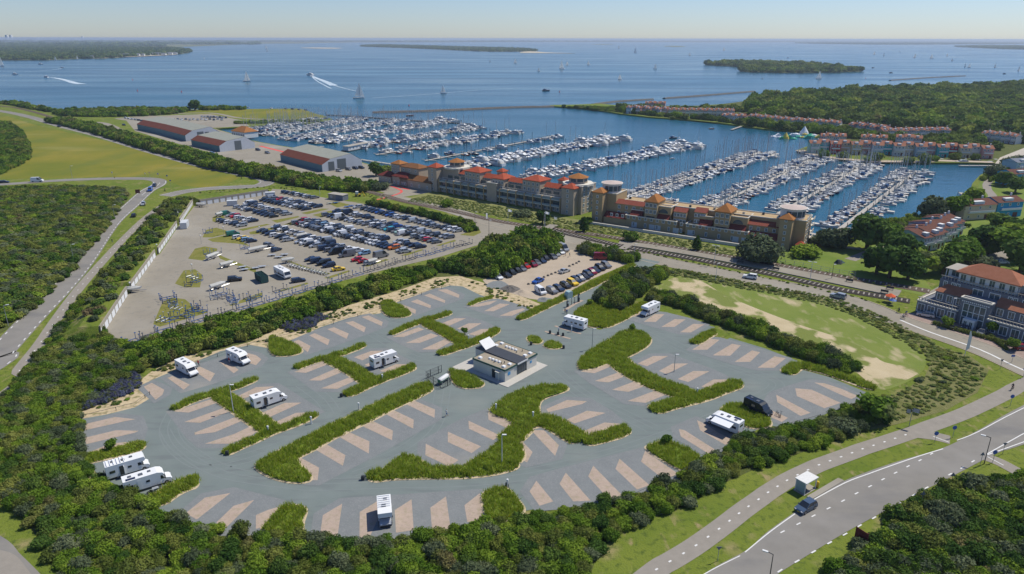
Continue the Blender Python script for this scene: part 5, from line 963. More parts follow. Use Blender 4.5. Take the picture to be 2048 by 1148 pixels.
def boat_parts(kind):
    """list of (part name, mesh builder, material)"""
    P=[]
    if kind.startswith('sail'):
        L=10 if 'big' not in kind else 12.5; fb=1.15; b,dk=hull(L,3.2,fb); P=[('hull',b,M_hullb if 'navy' in kind else M_hull),('deck',dk,M_deck)]
        c=tapered([(-1.2,fb),(2.6,fb),(1.9,fb+.38),(-1.2,fb+.48)],.95,.75,fb,fb+.5); P.append(('cabin',c,M_hull))
        w_=tapered([(-.9,fb+.14),(1.9,fb+.14),(1.7,fb+.30),(-.9,fb+.32)],.955,.86,fb+.1,fb+.35); P.append(('windows',w_,M_glass))
        t=MB(); t.side([(-2.6,fb+.1),(-1.1,fb+.1),(-1.1,fb+.75),(-1.6,fb+1.0),(-2.5,fb+.95)],-.9,.9); P.append(('spray_hood',t,M_canb if 'blue' in kind else M_cang))
        hm=L*1.25; a=MB(); a.cyl(.9,0,fb,fb+hm,.16,.11,6); a.bar((.9,-.75,fb+hm*.5),(.9,.75,fb+hm*.5),.04); P.append(('mast',a,M_mast))
        s=MB(); s.bar((h2(L)-.1,0,fb*1.3),(.9,0,fb+hm*.98),.025); s.bar((-L/2,0,fb),(.9,0,fb+hm),.02); P.append(('stays',s,M_mast))
        bo=MB(); bo.bar((.8,0,fb+1.35),(-3.2,0,fb+1.3),.16); P.append(('furled_sail',bo,M_canb if 'blue' in kind or 'navy' in kind else M_sail))
    elif kind.startswith('yacht'):
        L={'yacht':11,'yacht big':15,'yacht small':8}[kind]; k=L/11; fb=1.5*k; b,dk=hull(L,3.7*k**.7,fb,stern=.95); P=[('hull',b,M_hull),('deck',dk,M_deck)]; W2=1.45*k**.7
        c=tapered([(-2.6*k,fb),(3.0*k,fb),(1.4*k,fb+1.1*k),(-2.6*k,fb+1.15*k)],W2,W2*.85,fb,fb+1.2*k); P.append(('cabin',c,M_hull))
        w_=tapered([(-2.3*k,fb+.45*k),(2.42*k,fb+.45*k),(1.75*k,fb+.95*k),(-2.3*k,fb+.95*k)],W2*.99,W2*.90,fb+.4*k,fb+k); P.append(('windows',w_,M_glass))
        f=tapered([(-3.4*k,fb+1.15*k),(.8*k,fb+1.12*k),(.1*k,fb+1.75*k),(-1.0*k,fb+1.45*k),(-3.4*k,fb+1.4*k)],W2*.9,W2*.75,fb+k,fb+1.8*k); P.append(('flybridge',f,M_hull))
        a=MB(); a.bar((-2.2*k,-W2*.8,fb+1.3*k),(-2.6*k,-W2*.4,fb+2.5*k),.08); a.bar((-2.2*k,W2*.8,fb+1.3*k),(-2.6*k,W2*.4,fb+2.5*k),.08); a.box(-2.9*k,-2.3*k,-W2*.45,W2*.45,fb+2.45*k,fb+2.6*k); P.append(('radar_arch',a,M_hull))
        t=MB(); t.side([(-4.6*k,fb+.05),(-2.6*k,fb+.05),(-2.6*k,fb+1.2*k),(-4.2*k,fb+1.05*k)],-W2*.85,W2*.85); P.append(('cockpit_cover',t,M_canb if kind=='yacht small' else M_cang if kind=='yacht' else M_sail))
    elif kind.startswith('cruiser'):
        L=9.5; fb=1.25; b,dk=hull(L,3.2,fb,stern=.9); P=[('hull',b,M_hullb if 'navy' in kind else M_hull),('deck',dk,M_deck)]
        c=tapered([(-1.4,fb),(2.8,fb),(1.9,fb+.55),(.4,fb+.65),(.0,fb+1.5),(-1.4,fb+1.55)],1.3,1.1,fb,fb+1.5); P.append(('cabin',c,M_hull))
        w_=tapered([(-1.25,fb+.8),(.28,fb+.8),(.08,fb+1.35),(-1.25,fb+1.35)],1.235,1.15,fb+.8,fb+1.35); P.append(('windows',w_,M_glass))
        t=MB(); t.side([(-3.6,fb+.1),(-1.4,fb+.1),(-1.4,fb+1.5),(-3.3,fb+1.3)],-1.15,1.15); P.append(('cockpit_cover',t,M_canb))
    elif kind.startswith('launch'):
        L=6.5; fb=.8; b,dk=hull(L,2.3,fb); P=[('hull',b,M_hullr if 'red' in kind else M_hull),('deck',dk,M_teak)]
        c=MB(); c.side([(-1.6,fb),(1.2,fb),(.8,fb+.55),(-1.6,fb+.6)],-.85,.85); P.append(('canopy',c,M_canb if 'blue' in kind else M_hull))
    return P
def h2(v): return v/2
BOATS={}
BK={'sailing boat':'sail','blue covered sailing boat':'sail blue','navy hulled sailing boat':'sail navy','large sailing boat':'sail big','large blue covered sailing boat':'sail big blue','motor yacht':'yacht','large motor yacht':'yacht big','small motor yacht':'yacht small','cabin cruiser':'cruiser','navy hulled cabin cruiser':'cruiser navy','open launch':'launch','blue covered launch':'launch blue','red hulled launch':'launch red'}
for k,v in BK.items():
    BOATS[k]=[(n,mb.mesh(n,[m]),m) for n,mb,m in boat_parts(v)]
def boat(x,y,rz,kind,label,group=None,sc=1.0):
    t=thing('sailing_boat' if 'sailing' in kind else 'motor_boat',(x,y,WATERZ),rz,label,'sailing boat' if 'sailing' in kind else 'motor boat',group); t.scale=(sc,sc,sc)
    for n,me,m in BOATS[kind]: inst(n,me,t)
    return t
# merged boats used only for the far, uncountable part of the marina
blib=bpy.data.collections.new('boat_library'); BLIST=list(BK)
for i,k in enumerate(BLIST):
    ml=[]; mb=MB()
    for n,me,m in BOATS[k]:
        if m not in ml: ml.append(m)
        mb.add([tuple(v.co) for v in me.vertices],[tuple(p.vertices) for p in me.polygons],ml.index(m))
    o=bpy.data.objects.new('boat_%02d'%i,mb.mesh('boat',ml)); blib.objects.link(o)
PIERS=[ # shore end, tip, description, kind of boats, fill left, fill right, boat length, start
 ((1671,464),(1834,341),'the rightmost pier','sail',.95,.8,(.03,.22)),((1556,427),(1732,328),'the second pier from the right','sail',.92,.92,(.03,.03)),
 ((1410,417),(1640,315),'the third pier from the right','sail',.97,.97,(.0,.0)),((1262,394),(1528,305),'the fourth pier from the right','sail',.97,.97,(.0,.0)),
 ((1045,357),(1385,290),'the yacht pier behind first apartments','yacht',.85,.92,(.02,.02)),((920,335),(1231,277),'the pier behind first apartment block','yacht',.85,.9,(.0,.0)),
 ((850,321),(1118,270),'the nearly empty fingered pier','mix',.16,.2,(.0,.0)),((752,309),(1036,262),'the pier beyond the empty one','mix',.62,.62,(.05,.05)),
 ((690,299),(958,254),'the pier right of the white pavilion','mix',.55,.6,(.05,.05)),((630,287),(900,240),'the pier across the sheds','mix',.9,.9,(0,0)),
 ((570,280),(800,240),'the dense left pier','sail',.95,.95,(0,0)),((525,271),(720,237),'the leftmost dense pier','sail',.95,.95,(0,0)),((495,262),(640,238),'the far left pier','sail',.95,.95,(0,0)),((880,238),(600,279),'the outer left pier','mix',.5,.0,(0,0))]
PIERS=PIERS[:-1]
KSAIL=['sailing boat']*9+['blue covered sailing boat']*3+['large sailing boat']*3+['navy hulled sailing boat','navy hulled sailing boat','large blue covered sailing boat','open launch','red hulled launch','blue covered launch','cabin cruiser','navy hulled cabin cruiser','small motor yacht']
KY=['motor yacht']*5+['large motor yacht']*2+['small motor yacht']*4+['cabin cruiser']*2+['navy hulled cabin cruiser','sailing boat']
KM=KSAIL+KY+['small motor yacht']*3
cand=[]; rb=random.Random(9)
for pi,(a,e,desc,kd,fl,fr,st) in enumerate(PIERS):
    A0=G(a[0],a[1],-.5); B0=G(e[0],e[1],-.5); L=math.dist(A0,B0); t_=math.atan2(B0[1]-A0[1],B0[0]-A0[0])
    T=thing('boat_pier',(A0[0],A0[1],0),t_,'pale wooden walkway of '+desc,'pier','marina piers')
    wd=2.0 if pi<6 else 1.8; b=MB(); b.box(0,L,-wd/2,wd/2,-.75,-.55); b.obj('walkway',M_plank,T)
    fb=MB()
    for i in range(int(L/8)): 
        for sy in(-1,1): fb.box(8*i+3.7,8*i+4.3,min(sy*wd/2,sy*(wd/2+6)),max(sy*wd/2,sy*(wd/2+6)),-.85,-.65)
    fb.obj('finger_jetties',M_plank,T,kind='stuff')
    pb=MB()
    for i in range(int(L/12)):
        for sy in(-1,1): pb.cyl(12*i+2,sy*(wd/2+.2),-2.2,.9,.14,n=6)
    pb.obj('piles',M_pile,T)
    for side,fill,s0 in(('left',fl,st[0]),('right',fr,st[1])):
        d=s0*L+2; i=1; sgn=1 if side=='left' else -1
        while d<L-1:
            k=rb.choice({'sail':KSAIL,'yacht':KY,'mix':KM}[kd]); Lb=12.5 if 'large sailing' in k else 15 if 'large motor' in k else 11 if k=='motor yacht' else 10
            wdt={'large motor yacht':5.2,'motor yacht':4.4,'large sailing boat':3.9}.get(k,3.5)
            if rb.random()<fill:
                v=sgn*(wd/2+.6+Lb*.41); x=A0[0]+math.cos(t_)*(d+wdt/2)-math.sin(t_)*v; y=A0[1]+math.sin(t_)*(d+wdt/2)+math.cos(t_)*v
                rz=t_+sgn*math.pi/2+(math.pi if rb.random()<.45 else 0)+rb.uniform(-.03,.03)
                cand.append((math.hypot(x,y),x,y,rz,k,desc,side,i,rb.uniform(.66,.92))); i+=1
            d+=wdt
# boats moored along the quay behind the apartments
for (a,e,n,desc) in [((1240,398),(1350,405),14,'the quay behind the left of the second block'),((1400,432),(1500,441),12,'the quay behind the middle of the second block'),((1190,388),(1235,384),5,'the quay between the apartment blocks')]:
    for i in range(n):
        px=a[0]+(e[0]-a[0])*i/(n-1); py=a[1]+(e[1]-a[1])*i/(n-1); x,y=G(px,py,-1)
        cand.append((math.hypot(x,y),x,y,math.radians(52)+rb.uniform(-.1,.1),rb.choice(KSAIL),desc,'water',i+1,.95))
cand.sort(key=lambda c:c[0]); near,far=cand[:296],cand[296:]
SPEC={0:'red hulled launch'}
for c in near:
    _,x,y,rz,k,desc,side,i,sc=c
    lab='%s, %s from shore, %s side of %s'%(k,nth(i),side,desc.replace('the ','')) if side!='water' else '%s, %s from left along %s'%(k,nth(i),desc.replace('the ',''))
    boat(x,y,rz,k,lab,'boats moored at the piers',sc)
def boat_mass(lst):
    me=bpy.data.meshes.new('moored_boats'); me.from_pydata([(c[1],c[2],WATERZ) for c in lst],[],[])
    for an,ty,val in (('rot','FLOAT',[c[3] for c in lst]),('pick','INT',[BLIST.index(c[4]) for c in lst])):
        a=me.attributes.new(an,ty,'POINT'); a.data.foreach_set('value',val)
    o=finish(bpy.data.objects.new('moored_boats',me),None,'hundreds of distant moored boats crowding the far left piers of the marina','boats',None,'stuff')
    t=bpy.data.node_groups.new('boat_mass','GeometryNodeTree'); t.interface.new_socket('Geometry',in_out='INPUT',socket_type='NodeSocketGeometry'); t.interface.new_socket('Geometry',in_out='OUTPUT',socket_type='NodeSocketGeometry')
    N=t.nodes; gi=N.new('NodeGroupInput'); go=N.new('NodeGroupOutput'); ip=N.new('GeometryNodeInstanceOnPoints'); ci=N.new('GeometryNodeCollectionInfo')
    ci.inputs['Collection'].default_value=blib; ci.inputs['Separate Children'].default_value=True; ci.inputs['Reset Children'].default_value=True; ip.inputs['Pick Instance'].default_value=True
    def attr(nm,ty): a=N.new('GeometryNodeInputNamedAttribute'); a.data_type=ty; a.inputs['Name'].default_value=nm; return [s for s in a.outputs if s.enabled and s.name=='Attribute'][0]
    cr=N.new('ShaderNodeCombineXYZ'); lk=t.links.new; lk(gi.outputs[0],ip.inputs['Points']); lk(ci.outputs[0],ip.inputs['Instance']); lk(attr('pick','INT'),ip.inputs['Instance Index']); lk(attr('rot','FLOAT'),cr.inputs[2]); lk(cr.outputs[0],ip.inputs['Rotation']); lk(ip.outputs[0],go.inputs[0])
    md=o.modifiers.new('scatter','NODES'); md.node_group=t
if far: boat_mass(far)
print('BOATS',len(near),len(far))
# mooring posts standing in the water beside the open piers
k=0
for pi in (4,5,6,7,8):
    a,e=PIERS[pi][:2]; A0=G(a[0],a[1],-.5); B0=G(e[0],e[1],-.5); L=math.dist(A0,B0); t_=math.atan2(B0[1]-A0[1],B0[0]-A0[0])
    for sgn in(-1,1):
        for i in range(int(L/14)):
            d=i*14+5; v=sgn*15.5; x=A0[0]+math.cos(t_)*d-math.sin(t_)*v; y=A0[1]+math.sin(t_)*d+math.cos(t_)*v
            if k==0: b=MB(); b.cyl(0,0,-2,2.6,.16,n=6); PM=b.mesh('mooring_post',[M_pile])
            if k<150: inst('mooring_post',PM,None,(x,y,0),label='dark wooden mooring post standing in the marina water beside the open piers',cat='mooring post',group='mooring posts'); k+=1
# ---------------------------------------------------------------- boats under way and small craft on the lake
def sailer(px,py,hpx,label,heel=0.12,rz=0.3):
    x,y=G(px,py,WATERZ); zc=y*CP+(CAMH)*SP; h=hpx*zc/FOC/CP; L=h/1.25
    t=thing('sailing_boat',(x,y,WATERZ),rz,label,'sailing boat','sailing boats on the lake'); s=L/10; t.scale=(s,s,s); t.rotation_euler=(heel,0,rz)
    inst('hull',BOATS['sailing boat'][0][1],t); inst('deck',BOATS['sailing boat'][1][1],t); inst('mast',BOATS['sailing boat'][5][1],t)
    if sailer.k is None:
        b=MB(); b.add([(.75,0,2.2),(-3.6,.35,2.1),(.75,0,13.3),(.75,.12,2.2),(-3.6,.47,2.1),(.75,.12,13.3)],[(0,1,2),(5,4,3),(0,3,4,1),(1,4,5,2),(2,5,3,0)]); sailer.k=b.mesh('main_sail',[M_sail])
        b=MB(); b.add([(4.7,0,1.7),(1.2,.5,2.0),(1.0,0,12.6),(4.7,.1,1.7),(1.2,.6,2.0),(1.0,.1,12.6)],[(0,1,2),(5,4,3),(0,3,4,1),(1,4,5,2),(2,5,3,0)]); sailer.j=b.mesh('fore_sail',[M_sail])
    inst('main_sail',sailer.k,t); inst('fore_sail',sailer.j,t)
sailer.k=None
for i,(px,py,hh,lb) in enumerate([(718,197,27,'largest white sailing boat under sail, straight beyond the marina mouth'),(887,187,15,'white sailing boat right of the largest one'),(494,163,18,'white sailing boat left of the speeding motor yacht'),(1240,159,10,'white sailing boat left of the wooded island'),(1637,158,14,'white sailing boat in front of the wooded island tip'),
   (1124,138,14,'white sailing boat, tall one of the middle group'),(1134,130,7,'small sailing boat just right of the tall middle one'),(1177,130,8,'small sailing boat right of the middle group'),(1077,143,7,'small sailing boat left of the middle group'),(1031,126,8,'small sailing boat left in the middle of the lake'),(1310,138,9,'sailing boat with a thin mast right of the middle'),(1271,105,9,'dark sailed boat near the far shore'),
   (1379,111,6,'tiny sailing boat far right of the middle'),(1448,101,6,'tiny sailing boat near the horizon above the island'),(1748,109,6,'tiny sailing boat, left of the far right group'),(1768,112,6,'tiny sailing boat, second of the far right group'),(1829,115,7,'tiny sailing boat, third of the far right group'),(1863,117,8,'sailing boat, fourth of the far right group'),(1894,112,5,'tiny distant sailing boat behind the far right group'),
   (1930,134,7,'left one of a close pair of sailing boats at the far right'),(1938,135,7,'right one of a close pair of sailing boats at the far right'),(1990,135,7,'sailing boat near the right side of the lake'),(2037,141,9,'blue hulled sailing boat at the right edge'),(1904,122,5,'tiny sailing boat above the close pair'),(4,133,16,'dark sailing boat cut by the left edge'),
   (533,97,6,'tiny sailing boat near the far left shore'),(534,103,5,'tiny boat under the far left sailing boat'),(111,120,7,'small sailing boat moored at the far left shore'),(155,119,7,'small sailing boat by the far left beach'),(409,118,4,'tiny boat off the far left beach'),(1237,97,5,'tiny white sailing boat near the horizon in the middle'),(980,124,4,'tiny boat left of the middle sailing boats')]):
    sailer(px,py,hh,lb,heel=random.uniform(-.15,.2),rz=random.uniform(-.5,.6)+(3.14 if i%2 else 0))
def lakeboat(px,py,L,k,label,rz=0.3):
    x,y=G(px,py,WATERZ); base={'large motor yacht':15,'motor yacht':11,'small motor yacht':8,'open launch':6.5,'red hulled launch':6.5,'navy hulled cabin cruiser':9.5}[k]; boat(x,y,rz,k,label,None,L/base)
lakeboat(620,151,20,'large motor yacht','white motor yacht speeding left with a long foaming wake',2.6)
for a in [(92,155,12,'small motor yacht','white speedboat with a short curved wake at the left',2.8),(31,149,12,'small motor yacht','white motor boat at the left edge of the lake',.2),(125,136,10,'small motor yacht','far white speedboat at the head of a thin wake',.3),(82,129,14,'motor yacht','small white motor boat near the left shore',.1),
   (1092,182,12,'navy hulled cabin cruiser','dark cabin cruiser alone right of the middle of the lake',.2),(820,232,8,'red hulled launch','red boat near the marina entrance',.2),(1423,258,5,'red hulled launch','small red boat on the calm bay',.1),(1347,277,7,'navy hulled cabin cruiser','dark round boat moored beyond the yachts',.3),(1782,146,9,'navy hulled cabin cruiser','dark small boat right of the wooded island',.1),(1746,136,8,'navy hulled cabin cruiser','dark boat behind the wooded island tip',.1),
   (1525,158,6,'open launch','dark speck of a boat left of the island sailing boat',.2),(1345,318,4,'open launch','tiny dinghy between the piers',.4),(2009,148,8,'navy hulled cabin cruiser','low dark boat at the right end of the lake',.1),(1905,121,10,'small motor yacht','tiny white motor boat under the far right group',.2),(1800,104,12,'small motor yacht','tiny grey boat near the far right shore',.2),(1576,116,10,'small motor yacht','tiny boat with foam left of the far right group',.2),
   (1923,327,9,'motor yacht','white motor boat at the end of the right quay jetty',3.1),(1952,324,7,'small motor yacht','white small boat on the right quay jetty',3.1),(1978,327,7,'open launch','small launch at the right quay jetty',3.1),(1884,321,6,'red hulled launch','red launch moored under the boardwalk',0),(1992,322,6,'red hulled launch','red launch at the right quay corner',0)]: lakeboat(*a)
M_foam=mat('foam',(0.62,0.68,0.72),0.9,scale=.15,col2=(0.25,0.36,0.46),contrast=.3,stretch=(1,1,1))
def wake(pts,w0,w1,name='wake'):
    p=[G(x,y,WATERZ) for x,y in smooth(pts,6)]; n=len(p); b=MB(); strip(b,p,[w0+(w1-w0)*i/(n-1) for i in range(n)],WATERZ+.12); b.obj(name,M_foam,kind='structure')
wake([(621,151),(635,157),(650,163),(668,171)],5,14); wake([(622,152),(634,162),(648,170),(662,177)],2,3); wake([(668,171),(690,177),(715,183)],3,1.5); wake([(92,155),(110,156),(130,160),(150,166),(165,168)],5,14); wake([(125,137),(100,140),(50,144)],4,2); wake([(31,149),(24,148)],4,3)
wake([(745,196),(850,189),(960,180),(1040,176)],2,1)
# buoys
for i,(px,py) in enumerate([(818,212),(1119,184),(1731,157),(265,160),(275,182),(363,184)]):
    x,y=G(px,py,WATERZ); b=MB(); b.cyl(0,0,-.3,1.0,.9,.7,10); b.cyl(0,0,1.0,2.8,.25,.12,8); b.obj('buoy',M_red,label='small red channel buoy, %s of the buoys counted from the marina mouth'%nth(i+1),cat='buoy',group='channel buoys').location=(x,y,WATERZ)
# breakwaters
def causeway(px,w,z,name,label,m,cat):
    b=MB(); p=[G(x,y,0) for x,y in px]; o=p[0]; p=resample(p,5); vs=[]; rr=random.Random(3)
    for x,y,t in p:
        for d,zz in((-w*.5,-1.8),(-w*.22,z),(w*.22,z),(w*.5,-1.8)):
            j=rr.uniform(-.3,.3) if m is M_rock else 0; vs.append((x-math.sin(t)*d-o[0]+j,y+math.cos(t)*d-o[1]+j,zz+j*.7))
    b.add(vs,[(i*4+k,i*4+k+1,i*4+k+5,i*4+k+4) for i in range(len(p)-1) for k in range(3)]); b.obj(name,m,label=label,cat=cat).location=(o[0],o[1],0)
causeway([(745,223.5),(850,221),(940,217),(1024,213.5),(1110,212)],9,.4,'breakwater','long low stone breakwater closing the marina from the lake',M_rock,'breakwater')
causeway([(1185,207.5),(1230,202),(1310,197)],7,.2,'rock_dam','short dark rock dam beside the spit houses',M_rock,'breakwater')
causeway([(1328,195.5),(1400,190.5),(1512,181.5)],7,.2,'rock_dam','long thin rock dam reaching toward the wood',M_rock,'breakwater')
causeway([(1780,160),(1850,155),(1930,151)],7,.2,'rock_dam','rock dam far right off the wooded shore',M_rock,'breakwater')
b=MB(); o=G(655,230,-.5); 
p=[G(x,y,-.5) for x,y in [(652,229.5),(700,231.5),(800,239),(944,247.5)]]; strip(b,[(x-o[0],y-o[1]) for x,y in p],3.5,-.4); strip(b,[(x-o[0],y-o[1]) for x,y in p],3.3,-1.0)
for x,y,t in resample(p,15): b.cyl(x-o[0],y-o[1],-2,2.2,.25,n=6)
b.obj('outer_pontoon',M_pile,label='long dark outer pontoon with posts at the marina mouth',cat='pontoon').location=(o[0],o[1],0)
# boardwalk around the peninsula, quay jetty
b=MB(); o=G(1594,300); bw=W([(1599,300.5),(1625,309.3),(1680,317.5),(1740,322.5),(1850,323.5),(1870,321),(1905,322),(1985,324.5)])
strip(b,[(x-o[0],y-o[1]) for x,y in bw],7,.12); strip(b,[(x-o[0],y-o[1]) for x,y in bw],7.2,-.1)
b.obj('boardwalk',mat('boardwalk',(0.42,0.35,0.27),.85,var=.1,scale=1),label='pale brown boardwalk curving in front of the coloured houses',cat='boardwalk').location=(o[0],o[1],0)
for a,e,lb in [((1918,331),(2010,331),'narrow floating jetty at the right quay'),((1463,259),(1490,250),'small wooden jetty at the bay beach'),((1612,464),(1645,472),'short white jetty at the foot of the end tower'),((1858,402),(1885,408),'small stone landing with a pale beach'),((1921,385),(1935,393),'small dark T shaped jetty at the bank'),((1900,409),(1862,405),'low sandy landing stage'),((716,318),(783,328),'white walkway along the water behind the small entrance building'),((620,295),(648,293),'dark slipway frame beside the last shed'),((1530,312),(1560,314),'floating end pontoon at the fourth pier tip')]:
    A0=G(a[0],a[1],-.4); B0=G(e[0],e[1],-.4); L=math.dist(A0,B0); b=MB(); b.box(0,L,-1.1,1.1,-.6,-.35)
    for i in range(int(L/6)+1): b.cyl(min(L,6*i),-1.1,-2,.6,.13,n=6)
    b.obj('jetty',M_plank,label=lb,cat='jetty').location=(A0[0],A0[1],0); bpy.context.scene.collection.objects[-1].rotation_euler=(0,0,math.atan2(B0[1]-A0[1],B0[0]-A0[0]))
# inflatable water park
IC=[mat('inflatable_green',(0.03,0.36,0.22),.4,var=.1),mat('inflatable_yellow',(0.62,0.48,0.08),.4,var=.1),mat('inflatable_white',(0.7,0.72,0.74),.4,var=.05)]
ri=random.Random(12)
def inflatable(px,py,s,c,kind,lb):
    x,y=G(px,py,WATERZ); b=MB()
    if kind=='ramp': b.side([(-s,0),(s,0),(s*.9,s*.25),(0,s*.9),(-s*.9,s*.25)],-s*.4,s*.4)
    elif kind=='tower': b.cyl(0,0,0,s*.5,s,s*.8,10); b.cyl(0,0,s*.5,s*1.5,s*.75,s*.1,10)
    else: b.cyl(0,0,0,.7,s,s*.9,12); b.cyl(0,0,.7,1.2,s*.5,s*.3,8)
    b.obj('inflatable_'+kind,IC[c],label=lb,cat='inflatable toy',group='floating water playground').location=(x,y,WATERZ)
for i in range(26):
    k=ri.choice(['ramp','pad','ramp','pad']); inflatable(1548+i*5.5+ri.uniform(-3,3),ri.uniform(268,279),ri.uniform(2,4),ri.choice([0,0,1,2]),k,'floating inflatable %s, %s from left in the water playground'%(k,nth(i+1)))
inflatable(1571,277,3.2,1,'tower','tall yellow green inflatable slide tower of the water playground'); inflatable(1608,268,4.2,2,'tower','white floating iceberg climbing tower')
# ================================================================ BUILDINGS
class Fr:      # local frame on the ground: u along the front, v to the back
    def __init__(s,a,b,name,label,cat,group=None,ang=None):
        s.o=G(*a); e=G(*b); s.a=math.atan2(e[1]-s.o[1],e[0]-s.o[0]) if ang is None else ang; s.L=math.dist(s.o,e); s.c,s.s=math.cos(s.a),math.sin(s.a); s.t=thing(name,(s.o[0],s.o[1],0),s.a,label,cat,group)
    def w(s,u,v): return s.o[0]+s.c*u-s.s*v, s.o[1]+s.s*u+s.c*v
    def U(s,px,v=0,z=0):
        lo,hi=-60,160
        for _ in range(40):
            m=(lo+hi)/2; x,y=s.w(m,v)
            if PX(x,y,z)[0]<px: lo=m
            else: hi=m
        return lo
    def Z(s,u,v,py):
        lo,hi=-5,40; x,y=s.w(u,v)
        for _ in range(40):
            m=(lo+hi)/2
            if PX(x,y,m)[1]>py: lo=m
            else: hi=m
        return lo
    def box(s,name,m,*a,**k): b=MB(); b.box(*a); return b.obj(name,m,s.t,**k)
M_tile=mat('roof_tile_red',(0.30,0.065,0.035),.8,scale=.8,col2=(0.37,0.095,0.052),contrast=.6,bump=.2,bscale=6)
M_tileo=mat('roof_tile_orange',(0.27,0.115,0.038),.8,scale=.8,col2=(0.33,0.15,0.055),contrast=.6,bump=.2,bscale=6)
M_tilef=mat('roof_tile_faded',(0.20,0.085,0.055),.8,scale=.3,col2=(0.30,0.14,0.09),contrast=.6); M_tileh=mat('roof_tile_hotel',(0.27,0.11,0.06),.8,scale=.8,col2=(0.37,0.16,0.10),contrast=.6); M_tile2=mat('roof_tile_russet',(0.20,0.06,0.042),.8,scale=.8,col2=(0.26,0.085,0.06),contrast=.6)
M_tileb=mat('roof_tile_brown',(0.105,0.048,0.036),.8,scale=.8,col2=(0.145,0.068,0.05),contrast=.6,bump=.2,bscale=6)
M_tiled=mat('roof_tile_dark_red',(0.15,0.035,0.03),.8,scale=.8,col2=(0.19,0.05,0.04),contrast=.6)  # dark red tile, colour lowered further to carry shade on the lean-to roofs
M_brick=mat('beige_brick',(0.38,0.315,0.245),.9,scale=.4,col2=(0.46,0.385,0.30),contrast=.5)
M_brickt=mat('tan_brick',(0.37,0.27,0.155),.9,scale=.4,col2=(0.44,0.33,0.19),contrast=.5)
M_trim=mat('pale_trim',(0.60,0.57,0.50),.8,var=.06); M_whitew=mat('white_wall',(0.66,0.66,0.65),.7,var=.05); M_flat=mat('flat_roof',(0.34,0.32,0.28),.9,var=.12,scale=.5); M_pglass=mat('window_glass',(0.05,0.085,0.11),.1,spec=.7); M_frame=mat('window_frame',(0.66,0.68,0.68),.5)
M_navy=mat('dark_grey_wall',(0.14,0.155,0.185),.85,scale=.5,col2=(0.18,0.195,0.23)); M_gull=mat('dark_gutter',(0.03,0.04,0.05),.5)
WM={}
def window(parent,u,v,z,w_,h_,side=False,name='window',frame=M_frame,sill=True):
    key=(round(w_,2),round(h_,2),frame.name)
    if key not in WM:
        f=MB(); t=.09; f.box(-w_/2-.08,-w_/2+t,-.06,.03,-h_/2-.08,h_/2+.08); f.box(w_/2-t,w_/2+.08,-.06,.03,-h_/2-.08,h_/2+.08); f.box(-w_/2+t,w_/2-t,-.06,.03,h_/2-t,h_/2+.08); f.box(-w_/2+t,w_/2-t,-.06,.03,-h_/2-.08,-h_/2+t); f.box(-.04,.04,-.05,.02,-h_/2+t,h_/2-t)
        g=MB(); g.box(-w_/2+t,w_/2-t,-.035,.01,-h_/2+t,h_/2-t); WM[key]=(f.mesh(name,[frame]),g.mesh('pane',[M_pglass]))
    o=inst(name,WM[key][0],parent,(u,v,z),(math.pi/2 if side else 0)); inst('pane',WM[key][1],o); return o
def hiproof(fr,m,x0,x1,y0,y1,z0,z1,**k): b=MB(); b.hip(x0,x1,y0,y1,z0,z1,**k); return b.obj('roof',m,fr.t)
def leanto(fr,m,x0,x1,y0,y1,z0,z1): b=MB(); b.add([(x0,y0,z0),(x1,y0,z0),(x1,y1,z1),(x0,y1,z1),(x0,y1,z0),(x1,y1,z0)],[(0,1,2,3),(0,3,4),(1,5,2),(0,4,5,1)]); return b.obj('roof',m,fr.t)
def block(fr,m,x0,x1,y0,y1,z0,z1,name='wall',par=True):
    fr.box(name,m,x0,x1,y0,y1,z0,z1)
    if par:
        b=MB(); q=.12
        b.box(x0-q,x1+q,y0-q,y0+.25,z1,z1+.35); b.box(x0-q,x1+q,y1-.25,y1+q,z1,z1+.35); b.box(x0-q,x0+.25,y0+.25,y1-.25,z1,z1+.35); b.box(x1-.25,x1+q,y0+.25,y1-.25,z1,z1+.35); b.obj('parapet',M_trim,fr.t)
